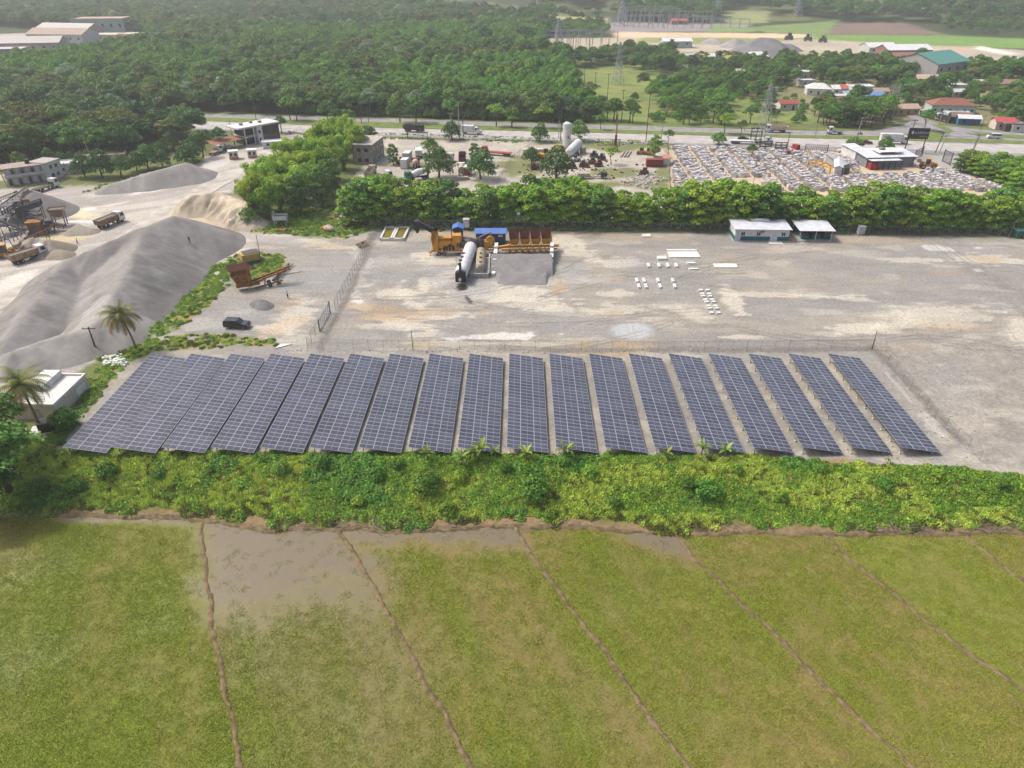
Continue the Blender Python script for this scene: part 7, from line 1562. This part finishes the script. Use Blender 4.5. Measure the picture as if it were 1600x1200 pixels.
for x in (-2.4, 2.4):
    for s_ in (-1, 1): link('wheel', W50, o, (x, s_ * 1.0, .5))
p = P(885, 232); o = thing('silo', 'white upright cylindrical silo in the machine yard', 'silo', p); MB().cyl((0, 0, 1.0), (0, 0, 9.6), 1.6, n=20).build('shell', M_WHT, o); MB().cyl((0, 0, 9.6), (0, 0, 10.2), 1.6, .5, n=20).build('cap', M_WHT, o); MB().bx(.2, .7, -1.68, -1.55, 4.2, 5.2).build('hatch', M_CHAS, o); MB().cyl((0, 0, .2), (0, 0, 1.0), .9, 1.6, n=20).build('base_cone', M_WHT, o)
a, b = P(893, 244), P(908, 236); o = thing('fallen_silo', 'white cylindrical tank lying tilted beside the upright silo', 'tank', a, heading(a, b)); MB().cyl((-2, 0, 2.0), (6.5, 0, 3.6), 1.75, n=20).build('shell', M_WHT, o); MB().cyl((-2.6, 0, 1.9), (-2, 0, 2.0), 1.0, 1.75, n=20).build('end_cone', M_WHT, o); MB().prism([(1, .0), (5, 0), (4, 2.2), (2, 1.6)], -1, 1).build('stand', M_RUST, o); MB().bx(5, 8, -2.6, -1.2, 0, 2.2).build('silo_foot', BEI, o)
p = P(961, 236); o = thing('drill_rig', 'rusty drill rig with tall mast by the highway gate', 'drill rig', p, 1.4); MB().bx(-2.2, 1.6, -1.0, 1.0, .8, 2.2).build('body', DRED, o); MB().bar((.4, 0, 1.6), (2.6, 0, 13.5), .5).build('mast', mat('mast_tan', A(170, 128, 104), scale=1), o); MB().bar((.1, 0, 2.0), (.9, 0, 6), .9).build('feed_frame', M_RUST, o)
for s_ in (-1, 1): MB().prism([(-2.2, .2), (-1.9, 0), (1.6, 0), (1.9, .2), (1.9, .7), (-2.2, .7)], s_ * .9 - .25, s_ * .9 + .25).build('track', M_CHAS, o)
def junk(px_, py_, m, label, seed, s=1.0, cat='machine'):
    r = random.Random(seed); o = thing('old_machine', label, cat, P(px_, py_), r.uniform(-.4, .4), None, s)
    MB().bx(-1.4, 1.4, -.8, .8, .5, 1.5).build('body', m, o); MB().box((r.uniform(-.5, .5), 0, 2.0), (1.2, 1.3, 1.0), taper=.85).build('cab', r.choice([m, M_GLASS, M_CHAS]), o); MB().bx(-1.7, 1.7, -.9, .9, .35, .5).build('frame', M_CHAS, o); MB().cyl((.9, 0, 1.5), (.9, 0, 2.6), .12, n=6).build('exhaust', M_CHAS, o)
    for x in (-1, 1):
        for s_ in (-1, 1): link('wheel', W50, o, (x, s_ * .9, .5))
for k, (a, b, m, lb) in enumerate(((893, 263, M_RUST, 'rusty machine below the fallen tank, left one'), (912, 261, DRED, 'small rusty machine right of the left rusty one'), (925, 256, M_RUST2, 'yellow brown machine in the middle of the yard'), (928, 246, M_CHAS, 'dark forklift-like machine behind the brown one'), (940, 250, M_CHAS, 'black machine left of the small green tree'), (935, 260, M_RUST, 'rusty roller in front of the small green tree'), (900, 252, M_WHT, 'small white machine under the fallen tank'), (836, 265, DRED, 'dark red scrap machine beside the small dark tree'), (1001, 241, M_YEL, 'yellow loader parts beside the light green tree'), (1013, 242, M_YEL, 'second yellow loader body beside the light green tree'), (690, 241, M_CHAS, 'black loader at the far row of old trucks'), (626, 256, M_YEL, 'yellow roller left of the white box containers'), (1006, 273, M_RUST, 'rusty block in front of the red container'), (875, 262, M_CHAS, 'dark small machine in front of the excavator bucket'))): junk(a, b, m, lb, 800 + k)
p = P(925, 279); o = thing('truck_chassis', 'long pale truck frame lying in the grass', 'truck frame', p, .05); MB().bx(-5, 5, -.5, .5, .5, .9).build('frame', BEI, o); MB().bx(-5, -1, -1.1, 1.1, .9, 2.0).build('box', BEI, o); MB().bx(3, 5, -1.1, 1.1, .9, 2.2).build('cab', M_CHAS, o)
for x in (-3.5, 3.5):
    for s_ in (-1, 1): link('wheel', W50, o, (x, s_ * .9, .5))
for k, x in enumerate((970, 975, 980)):
    a, b = P(x, 246), P(x + 6, 237); o = link('steel_pipe', MB().cyl((0, 0, .3), (b - a) + Vector((0, 0, .3)), .28, n=8).mesh('steel_pipe', BEI), None, a); tag(o, ['left', 'middle', 'right'][k] + ' of three pale pipes lying near the drill rig', 'pipe', 'pale pipes near the drill rig')
p = P(718, 281); o = link('boat_hull', MB().prism([(-3.5, .2), (-3, .9), (3, 1.0), (3.6, .3), (3, 0), (-3, 0)], -.9, .9).box((0, 0, 1.0), (4, 1.2, .15)).mesh('boat_hull', BEI), None, p, .25); tag(o, 'beige slab-like hull in front of the white round tank', 'hull')
rubble('white rubble near the red containers', 120, 1010, 282, 14, 6, .4, 1.3, M_RUB, 705); rubble('scrap and stones across the machine yard', 160, 900, 266, 50, 10, .3, 1.0, M_RUST, 706); rubble('pale rubble in front of the large dark trees', 90, 845, 288, 18, 5, .3, 1.0, M_SLABW, 707)
# ================================================================== stone yard
ST = [mat('stone_white', A(240, 236, 234), A(214, 208, 206), scale=1.5, rough=.6, rnd=.14), mat('stone_grey', A(200, 196, 196), A(168, 164, 164), scale=1.5, rough=.6, rnd=.14), mat('stone_beige', A(236, 226, 212), A(214, 202, 188), scale=1.5, rough=.6, rnd=.12)]
M_TIMB = mat('timber_dark', A(168, 150, 132), scale=3, rough=.9)
def stack_mesh(seed, m):
    r = random.Random(seed); b = MB()
    for s_ in (-1, 1):
        for k in range(r.randint(3, 5)):
            L_ = r.uniform(1.3, 2.4); H = r.uniform(.9, 1.7); y = s_ * (.22 + .16 * k); M = Matrix.Rotation(s_ * .2, 3, 'X'); b.box((r.uniform(-.25, .25), y + s_ * H * .02, H / 2 + .12), (L_, .13, H), 0, M=M)
    b.box((0, 0, .06), (1.8, 1.8, .12), 1); b.prism([(-.3, .1), (.3, .1), (0, 1.2)], -.8, -.7, 1, axis='x'); b.prism([(-.3, .1), (.3, .1), (0, 1.2)], .7, .8, 1, axis='x')
    for _ in range(2): b.box((r.uniform(-.3, .3), r.uniform(-.3, .3), 1.55 + r.uniform(0, .3)), (r.uniform(.9, 1.9), r.uniform(.6, 1.2), .12), 0, rz=r.uniform(0, 1))
    return b.mesh('stone_stack', [m, M_TIMB])
SM = [stack_mesh(900 + k, ST[k % 3 if k % 4 else 0]) for k in range(12)]
r = np.random.default_rng(41); pts = []
syp = wpoly([(1050, 231), (1238, 236), (1300, 243), (1400, 262), (1470, 266), (1572, 296), (1590, 330), (1052, 330)])
free = [wpoly(q) for q in ([(1335, 250), (1435, 256), (1450, 272), (1342, 276)], [(1275, 252), (1330, 262), (1335, 278), (1290, 280)], [(1138, 278), (1196, 278), (1190, 292), (1142, 290)])]
for rx in np.arange(58, 215, 7.4):
    for s_ in (-2.1, -.85, .45, 1.7):
        for y in np.arange(214, 305, 1.6): pts.append((rx + s_ + r.uniform(-.4, .4) + (y - 260) * .035, y + r.uniform(-.5, .5), r.uniform(0, 1)))
for x in np.arange(62, 150, 2.4): pts.append((x, 292 - (x - 62) * .16 + r.uniform(-.8, .8), .5))
pts = np.array(pts); k = (polysd(pts[:, 0], pts[:, 1], syp) > .5) & (r.random(len(pts)) < .93)
for q in free: k &= polysd(pts[:, 0], pts[:, 1], q) < 0
pts = pts[k]; ppx, ppy = pix(pts[:, 0], pts[:, 1]); vis = (ppy < 299) & (ppx < 1620); pts, ppx, ppy = pts[vis], ppx[vis], ppy[vis]
order = np.argsort(pts[:, 1]); own = np.zeros(len(pts), bool); own[order[:280]] = True; cnt = 0
ix = [i for i in order[:280]]; ix.sort(key=lambda i: (round((pts[i, 0] - (pts[i, 1] - 260) * .035 - 58) / 7.4), -pts[i, 1])); prev = None
for i in ix:
    rw = int(round((pts[i, 0] - (pts[i, 1] - 260) * .035 - 58) / 7.4)) + 1; cnt = cnt + 1 if rw == prev else 1; prev = rw
    o = link('stone_stack', SM[r.integers(12)], None, (pts[i, 0], pts[i, 1], 0), r.normal(0, .25) + (math.pi / 2 if r.random() < .2 else 0), r.uniform(.6, .85)); tag(o, 'stack of pale stone slabs, ' + nth(cnt) + ' from the far end in ' + nth(rw) + ' row from the left', 'stone stack', 'stacks of stone slabs in the stone yard')
q = pts[~own]; scatter('far_stone_stacks', np.stack([q[:, 0], q[:, 1], q[:, 0] * 0], -1), [hidden('stone', m) for m in SM], r.integers(0, 12, len(q)), r.normal(0, .3, len(q)), r.uniform(.6, .9, len(q)), 'crowded far rows of pale stone slab stacks', 'stone stacks')
# hall and roofs of the stone yard
o, w = shed('stone_yard_hall', 'flat white roofed hall in the stone yard', 'building', (1352, 262), (1426, 260), 10, 3.6, wmat((150, 150, 154), 'wall'), M_ROOFW, .8, 'flat')
MB().bx(-.2, w * .62, -3.5, -.9, 3.1, 3.25).build('canopy', M_ROOFW, o)
for k in range(6): MB().bx(w * .62 * k / 5 - .1, w * .62 * k / 5 + .1, -3.5, -3.35, 0, 3.1).build('canopy_post', M_CHAS, o)
MB().bx(0, 3.2, -3.3, -1, 0, 2.2).build('red_kiosk', RED, o); MB().bx(w * .3, w * .8, 2, 8, 4.5, 4.9).build('upper_roof', M_WALLW, o); MB().bx(w * .34, w * .62, 1.9, 1.999, 4.55, 4.8).build('roof_window', M_GLASS, o); MB().bx(w * .4, w * .4 + 1.8, 5, 6.4, 4.9, 5.6).build('roof_unit', M_GALV, o)
o, w = shed('white_hall', 'gabled white hall at the left of the stone yard hall', 'building', (1334, 254), (1352, 253), 9, 4, M_WALLW, M_ROOFW, .5, 'flat'); MB().bx(1, 2, -.05, -.001, 2, 4).build('window', M_GLASS, o)
o, w = shed('stone_shed', 'small gabled shed with white roof and pink trim among the stacks', 'shed', (1302, 275), (1313, 276), 14, 3, M_WALLW, M_ROOFW, .4, 'gable', ridge='y'); MB().bx(.8, 2.4, -.05, -.001, 0, 2.2).build('door', mat('pale_door', A(196, 196, 204), scale=1), o)
o, w = shed('stone_shed', 'long grey sheet roofed shed right of the gabled one', 'shed', (1316, 272), (1326, 272), 16, 3, wmat((176, 174, 172), 'wall'), mat('grey_sheet', A(172, 172, 178), A(150, 150, 156), scale=.8), .4, 'gable', ridge='y'); MB().bx(.6, 2.2, -.05, -.001, 0, 2.2).build('door', M_GLASS, o)
p = P(1284, 268); o = thing('yellow_rack', 'yellow gantry rack among the stone stacks', 'rack', p, 1.9)
for y in (-1.6, 1.6):
    MB().bar((-6, y, 2.6), (6, y, 2.6), .3).build('rail', M_YEL, o)
    for x in (-5.8, -2, 2, 5.8): MB().bar((x, y, 0), (x, y, 2.5), .25).build('leg', M_YEL, o)
for k in range(5): MB().bar((-5.5 + k * 2.7, -1.6, 2.75), (-5.5 + k * 2.7, 1.6, 2.75), .2).build('crossbar', M_YEL, o)
p = P(1447, 263); o = thing('yellow_wheel_loader', 'yellow loader beside the stone yard hall', 'loader', p, .2); bpy.data.objects.remove(o); loader('yellow loader parked beside the stone yard hall', P(1447, 263), 2.9)
l, h = veh((1312, 238), (1324, 238)); car('white pickup parked behind the stone yard hall', l, h, M_CABW, 'pickup'); l, h = veh((1228, 240), (1243, 238)); truck('bright red truck at the roadside of the stone yard', l, h, 'flat', RED, RED, L_=6.5, axles=(2.2, -2))
for a, b, lb in ((1195, 235, 'dark rack of pallets at the roadside, left one'), (1219, 237, 'dark rack of pallets at the roadside, beside the red truck'), (1180, 222, 'tall dark board stack below the lattice tower')):
    o = thing('pallet_rack', lb, 'rack', P(a, b), 0, None, (1, 1, 1.6 if b == 222 else 1))
    for x in (-2.2, 0, 2.2):
        for y in (-.5, .5): MB().bx(x - .08, x + .08, y - .08, y + .08, 0, 3.6).build('upright', M_CHAS, o)
    for z in (.5, 1.5, 2.5, 3.4): MB().bx(-2.4, 2.4, -.6, .6, z, z + .15).build('shelf', M_CHAS, o)
# billboard
p = P(1411, 238); a, b = P(1411, 238), P(1436, 243); o = thing('billboard', 'black billboard with white lettering at the stone yard entrance', 'billboard', p, -.12); z0, z1, bw = 5.2, 9.2, 7.6
MB().bx(0, bw, -.15, .15, z0, z1).build('panel', M_BLKP, o)
for x in (.5, bw - .6): MB().bx(x - .15, x + .15, .16, .46, 0, z1).build('post', M_CHAS, o)
MB().add([(1.0, -.17, 7.5), (1.55, -.17, 6.8), (2.1, -.17, 7.5), (1.55, -.17, 8.3)], [(0, 1, 2, 3)]).build('logo', M_WHT, o)
for tx, x, z, s_, m in (('CARMONT', 2.3, 7.1, 1.15, M_WHT), ('MARMOL', 4.2, 5.9, .75, mat('orange_print', A(240, 190, 140), scale=1))):
    cu = bpy.data.curves.new('t', 'FONT'); cu.body = tx; cu.size = s_; t = bpy.data.objects.new('t', cu); COL.objects.link(t); bpy.context.view_layer.update(); me = bpy.data.meshes.new_from_object(t.evaluated_get(bpy.context.evaluated_depsgraph_get())); bpy.data.objects.remove(t)
    me.name = 'lettering'; me.materials.clear(); me.materials.append(m); q = link('lettering', me, o, (x, -.18, z)); q.rotation_euler = (math.pi / 2, 0, 0)
# ================================================================== highway traffic
for a, b, bd, cb, bm, lb, kw in (((635, 206), (660, 207), 'dump', M_CHAS, M_CHAS, 'black dump truck on the near carriageway', {'L_': 8.6}), ((722, 209.5), (751, 210.5), 'box', M_CABW, M_WHT, 'white box truck behind the roadside shrub', {'nose': True, 'bh': 2.4, 'axles': (3.2, -2.6)}), ((1226, 207.5), (1197, 206.8), 'dump', M_CABW, mat('bed_cream', A(222, 204, 180), A(196, 172, 146), scale=1), 'cream dump truck with white cab on the far carriageway', {}),
                                 ((1392 - 15, 224.5), (1412, 225.5), 'box', M_CABW, M_WHT, 'white box truck on the near carriageway left of the billboard', {'bh': 2.8, 'L_': 10.5, 'axles': (4, -3, -4.2)}), ((1313, 210.5), (1295, 210), 'flat', M_CABW, M_GALV, 'small white flatbed truck on the far carriageway', {'L_': 6.2, 'axles': (2.1, -1.9)}),
                                 ((1176, 225.5), (1208, 226.5), 'none', M_CABW, M_WHT, 'white tractor truck with long nose behind the lattice tower', {'L_': 7.5, 'nose': True, 'axles': (2.6, -1.6, -2.8)}), ((1458, 186), (1440, 182), 'dump', M_CABW, BEI, 'white cab dump truck parked at the roadside stall', {}), ((1482, 192), (1464, 188), 'dump', M_CABW, M_CHAS, 'white cab truck with black bed parked beside the blue shop', {})):
    l, h = veh(a, b); truck(lb, l + Vector((0, 0, .14)), h, bd, cb, bm, **kw)
a, b = P(1141, 224.5), P(1178, 225.5); o = thing('flat_trailer', 'long white flatbed trailer behind the white tractor truck', 'trailer', a + Vector((0, 0, .14)), heading(a, b)); L_ = (b - a).length; MB().bx(0, L_, -1.25, 1.25, 1.1, 1.35).build('deck', M_WHT, o); MB().bx(0, L_, -.5, .5, .7, 1.1).build('beam', M_CHAS, o)
for x in (.8, 2.0, 3.2):
    for s_ in (-1, 1): link('wheel', W50, o, (x, s_ * 1.0, .5))
for a, b, kd, m, lb in (((1346, 225), (1361, 225.6), 'car', mat('maroon_paint', A(122, 44, 56), scale=1, rough=.25), 'maroon car on the near carriageway'), ((1561, 217.5), (1542, 216.8), 'van', M_CABW, 'white minibus on the far carriageway at the right'), ((1154, 219), (1168, 219.4), 'car', mat('dark_car', A(70, 72, 78), scale=1, rough=.25), 'dark grey car behind the white flatbed trailer')):
    l, h = veh(a, b); car(lb, l + Vector((0, 0, .14)), h, m, kd)
p = P(1344, 211) + Vector((0, 0, .14)); o = thing('motorcycle', 'motorcycle with rider on the far carriageway', 'motorcycle', p, 3.1)
for x in (-.65, .65): MB().cyl((x, -.05, .32), (x, .05, .32), .32, n=12).build('wheel', M_BLK, o)
MB().prism([(-.6, .55), (.5, .6), (.4, .9), (-.7, .85)], -.12, .12).build('body', RED, o); MB().bar((.4, -.3, 1.05), (.4, .3, 1.05), .05).build('handlebar', M_CHAS, o); q = person('motorcycle rider in dark clothes on the far carriageway', p + Vector((0, 0, -.1)), 3.1, M_DKCL, M_DKCL, 'work')
# ================================================================== poles, towers, wires
M_WPOLE = mat('pole_wood', A(112, 100, 88), A(88, 78, 68), scale=2, rough=.9); M_CPOLE = mat('pole_concrete', A(188, 184, 178), A(164, 160, 154), scale=2, rough=.9); M_LATT = mat('lattice_steel', A(196, 198, 202), A(176, 178, 182), scale=2, rough=.5, metal=.3)
def height_at(base, top_py): v = (top_py - 600) / F; return CAMZ - (SP + v * CP) / (CP - v * SP) * base.y
TOPS = {}
def pole(px_, py_, top, label, wood=True, arms=1, key=None, lean=0.0, group='power poles'):
    p = P(px_, py_); h = max(4.0, min(22, height_at(p, top))); o = thing('utility_pole', label, 'pole', p, .05, group); m = M_WPOLE if wood else M_CPOLE; top_ = Vector((lean * h, 0, h)); MB().cyl((0, 0, -.3), top_, .19 if (arms or not wood) else .08, .12 if (arms or not wood) else .06, n=8).build('shaft', m, o)
    for k in range(arms):
        z = h - .4 - k * 1.3; x = lean * z; MB().bx(x - 1.2, x + 1.2, -.07, .07, z, z + .14).build('crossarm', m, o)
        for s_ in (-1, 0, 1): MB().cyl((x + s_ * 1.1, 0, z + .14), (x + s_ * 1.1, 0, z + .45), .06, n=5).build('insulator', M_CPOLE, o)
    if key: TOPS[key] = p + top_
for q in ((12, 292, 250, 'concrete pole at the left edge by the quarry lodging', False, 0, None, -.12), (150, 266, 222, 'pale leaning pole among the quarry shrubs', False, 0, None, -.10), (107, 279, 254, 'short pole in front of the small white quarry house', False, 0), (302, 224, 200, 'pole with crossarm beside the round quarry tree', False, 1), (402, 196, 145, 'tall slim pole behind the quarry office', True, 1), (363, 214, 188, 'pole left of the quarry office roof', False, 0), (152, 552, 511, 'dark pole standing against the stone heaps', True, 1), (409, 413, 366, 'thin pole beside the yellow hut', True, 0), (495, 331, 299, 'pale pole at the right foot of the bamboo', False, 0), (645, 546, 516, 'thin dark post behind the solar row fence', True, 0), (1362, 546, 520, 'thin dark corner post of the solar field fence', True, 0),
          (705, 221, 176, 'pale roadside pole left of the white box truck', False, 1, 'a'), (718, 218, 158, 'concrete roadside pole beside the white box truck', False, 1), (724, 214, 150, 'dark wooden pole at the white box truck', True, 1, 'b'), (565, 194, 165, 'dark pole pair at the median behind the grove', True, 1), (576, 192, 168, 'pole with transformer at the median behind the grove', True, 2), (876, 220, 158, 'tall dark pole behind the upright silo', True, 1, 'c'), (873, 216, 188, 'pale pole behind the upright silo', False, 0), (1009, 222, 143, 'tall dark pole behind the light green tree', True, 1, 'd'), (1033, 219, 191, 'pale lamp pole at the stone yard corner', False, 1), (971, 190, 140, 'thin dark pole on the pasture beside the highway', True, 1), (948, 168, 115, 'pole on the pasture near the wood', True, 1), (929, 152, 113, 'pole at the wood edge on the pasture', True, 1), (913, 128, 92, 'far pole at the wood edge', True, 1), (1230, 230, 206, 'dark pole at the red truck', True, 1), (1274, 212, 200, 'dark stump pole on the median', True, 0), (1291, 213, 196, 'dark pole beside the small flatbed truck', True, 0), (1329, 241, 183, 'tall grey leaning pole behind the stone yard hall', False, 2, 'e', .10),
          (1412, 236, 187, 'tall dark pole beside the billboard', True, 2, 'f', .12), (1461, 239, 207, 'dark leaning pole left one of the pair at the junction', True, 1, 'g', .14), (1467, 240, 206, 'pale leaning pole right one of the pair at the junction', False, 2, None, .14), (1514, 246, 210, 'pole with transformer at the stone yard lane', True, 1, 'h', .16), (1520, 238, 213, 'second pole at the stone yard lane', False, 1, None, .12), (1440, 214, 188, 'pale pole on the grass island', False, 0, None, .06), (1531, 204, 178, 'dark pole beside the blue shack', True, 0, None, .1), (1467, 195, 172, 'orange marked pole at the parked trucks', False, 0), (1176, 292, 240, 'thin post rising among the stone stacks', True, 0), (1163, 205, 180, 'thin pole behind the lattice tower', False, 0), (60, 640, 590, 'pale pole standing behind the left palm', False, 1, None, -.3)):
    pole(*q)
def sag(a, b, s=1.0, n=10): return [a.lerp(b, t / n) - Vector((0, 0, 4 * s * (t / n) * (1 - t / n))) for t in range(n + 1)]
for a, b in (('b', 'c'), ('c', 'd'), ('d', 'e'), ('e', 'f'), ('f', 'g'), ('g', 'h')):
    w = MB()
    for k in (-1.1, 0, 1.1): w.tube(sag(TOPS[a] + Vector((k, 0, 0)), TOPS[b] + Vector((k, 0, 0)), 1.5), .02, 3)
    tag(w.build('power_line', M_CHAS), {'bc': 'wires from the box truck pole to the silo pole', 'cd': 'wires from the silo pole to the pole behind the light green tree', 'de': 'wires crossing above the lattice tower', 'ef': 'wires above the maroon car', 'fg': 'wires from the billboard pole to the junction pair', 'gh': 'wires between junction pair and lane pole'}[a + b], 'wires', 'overhead wires')
def lattice(px_, py_, top, label, wbase=6, arms=3, m=None, bar=.16):
    p = P(px_, py_); h = height_at(p, top); m = m or M_LATT; o = thing('lattice_tower', label, 'pylon', p, .2, 'lattice pylons'); hb = wbase / 2; L_ = MB(); n = 7; B = MB()
    def w_(t): return hb * (1 - t) ** 1.1 + .35
    for sx in (-1, 1):
        for sy in (-1, 1):
            q = MB()
            for k in range(n): t0, t1 = k / n, (k + 1) / n; q.bar((sx * w_(t0), sy * w_(t0), h * t0), (sx * w_(t1), sy * w_(t1), h * t1), bar)
            q.build('leg', m, o)
    for k in range(n):
        t0, t1 = k / n, (k + 1) / n
        for s_ in (-1, 1):
            B.bar((-w_(t0), s_ * w_(t0), h * t0), (w_(t1), s_ * w_(t1), h * t1), bar * .6); B.bar((w_(t0), s_ * w_(t0), h * t0), (-w_(t1), s_ * w_(t1), h * t1), bar * .6); B.bar((s_ * w_(t0), -w_(t0), h * t0), (s_ * w_(t1), w_(t1), h * t1), bar * .6); B.bar((-w_(t1), s_ * w_(t1), h * t1), (w_(t1), s_ * w_(t1), h * t1), bar * .6)
    B.build('bracing', m, o)
    for k in range(arms):
        z = h * (.62 + .13 * k); q = MB(); aw = wbase * (.75 - .1 * k)
        for s_ in (-1, 1): q.bar((0, 0, z + .8), (s_ * aw, 0, z), bar * .7); q.bar((0, 0, z), (s_ * aw, 0, z), bar * .7)
        q.build('crossarm', m, o)
    return o
lattice(1188, 228, 130, 'tall lattice pylon standing beside the highway at the stone yard', 5.5)
lattice(872, 84, 28, 'dark lattice pylon at the nearer substation', 9, bar=.35); lattice(970, 40, -6, 'lattice pylon above the far switchyard', 11, bar=.4); lattice(1119, 35, -8, 'lattice pylon at the right of the far switchyard', 11, bar=.4); lattice(1244, 30, -10, 'lattice pylon alone above the green fields', 10, bar=.4); lattice(840, 26, -4, 'hazy lattice pylon above the far wood', 10, bar=.4); lattice(965, 132, 66, 'thin lattice pylon on the pasture', 5, bar=.2)
p = P(1388, 186); o = thing('village_mast', 'white square scoreboard-like frame on two posts at the village', 'mast', p, .2); h = height_at(p, 131)
for x in (-2, 2): MB().bx(x - .15, x + .15, -.15, .15, 0, h).build('post', M_CPOLE, o)
for k in range(6): MB().bx(-2.6, 2.6, -.1, .1, h - .2 - k * 1.0, h - k * 1.0).build('bar', M_CPOLE, o)
for k in range(5): MB().bx(-2.4 + k * 1.15, -2.25 + k * 1.15, -.12, .12, h - 5, h).build('upright', M_CPOLE, o)
def gantry(px_, py_, w, h, label):
    o = thing('switchyard_gantry', label, 'gantry', P(px_, py_), .05, 'gantries of the switchyards'); n = max(2, int(w / 9)) + 1
    for k in range(n): x = -w / 2 + w * k / (n - 1); MB().bar((x - .5, 0, 0), (x, 0, h), .3).bar((x + .5, 0, 0), (x, 0, h), .3).build('column', M_LATT, o)
    b = MB(); b.bar((-w / 2, 0, h), (w / 2, 0, h), .25); b.bar((-w / 2, 0, h - 1), (w / 2, 0, h - 1), .25)
    for k in range(int(w / 2)): b.bar((-w / 2 + 2 * k, 0, h - 1), (-w / 2 + 2 * k + 2, 0, h), .12)
    b.build('beam', M_LATT, o)
for i, (a, b, w, h) in enumerate(((990, 44, 60, 12), (1035, 43, 50, 12), (1075, 44, 50, 11), (1125, 44, 60, 9), (970, 39, 60, 14), (1015, 38, 60, 15), (1060, 38, 60, 13), (1000, 35, 70, 16), (1090, 36, 50, 12))): gantry(a, b, w, h, nth(i + 1) + ' steel gantry of the far switchyard, counting from the near left')
for i, (a, b, w, h) in enumerate(((868, 80, 24, 12), (895, 82, 26, 12), (925, 80, 26, 11), (880, 74, 28, 13), (912, 73, 28, 13), (940, 72, 26, 11))): gantry(a, b, w, h, nth(i + 1) + ' steel gantry of the nearer substation, counting from the near left')
for i, (a, b) in enumerate(((880, 84), (900, 85), (920, 84), (935, 82), (890, 78))): p = P(a, b); o = thing('transformer', nth(i + 1) + ' grey transformer of the nearer substation', 'transformer', p, 0, 'transformers of the nearer substation'); MB().bx(-2, 2, -1.5, 1.5, 0, 3).build('tank', M_GALV, o); [MB().cyl((x, 0, 3), (x, 0, 4.6), .2, n=6).build('bushing', M_WHT, o) for x in (-1.2, 0, 1.2)]
house(1062, 38, 18, 8, 3.5, .05, (200, 120, 106), (206, 118, 104), 'gable', 'orange red hall in the far switchyard')
for a, b, lb in ((1232, 62, 'dark conveyor machine in the far pit, left'), (1262, 64, 'dark crushing machine in the far pit, middle'), (1285, 66, 'brown crushing machine in the far pit, right')): junk(a, b, mat('far_machine', A(120, 104, 96), scale=1), lb, a, 2.2)
# dead twigs along the foot of the bank
tw = MB(); r = np.random.default_rng(51)
for cx, n in ((285, 40), (440, 60), (560, 90), (700, 60), (880, 30), (1110, 40), (1400, 150), (1560, 90)):
    for _ in range(n):
        q = P(cx + r.normal(0, 38), np.interp(cx, *zip(*BUND)) - abs(r.normal(0, 5)) - 1, -2.9); q.z = float(land_z(np.array([q.x]), np.array([q.y]))[0]) + .12; a = r.uniform(0, 6.28); L_ = r.uniform(.5, 1.8); d = Vector((math.cos(a), math.sin(a) * .6, r.uniform(0, .35))) * L_
        tw.tube([q, q + d * .5 + Vector((0, 0, .12)), q + d], [.035, .03, .015], 4)
tag(tw.build('dead_twigs', mat('dead_wood', A(176, 158, 140), A(140, 120, 104), scale=2)), 'dry grey brown twigs heaped along the foot of the bank', 'twigs', None, 'stuff')
# ================================================================== haze
hz = MB(); hz.bx(-2600, 2600, -300, 3400, ZB - 1.2, 96); o = hz.build('haze', M_GLASS); o.data.materials.clear()
m = bpy.data.materials.new('haze_air'); m.use_nodes = True; nt = m.node_tree; nt.nodes.remove(nt.nodes['Principled BSDF']); vp = nt.nodes.new('ShaderNodeVolumePrincipled'); vp.inputs['Color'].default_value = (.90, .91, .92, 1); vp.inputs['Density'].default_value = .00024; vp.inputs['Anisotropy'].default_value = .2
nt.links.new(vp.outputs[0], nt.nodes['Material Output'].inputs['Volume']); o.data.materials.append(m); o['kind'] = 'stuff'; tag(o, 'thin pale haze in the air', 'haze')
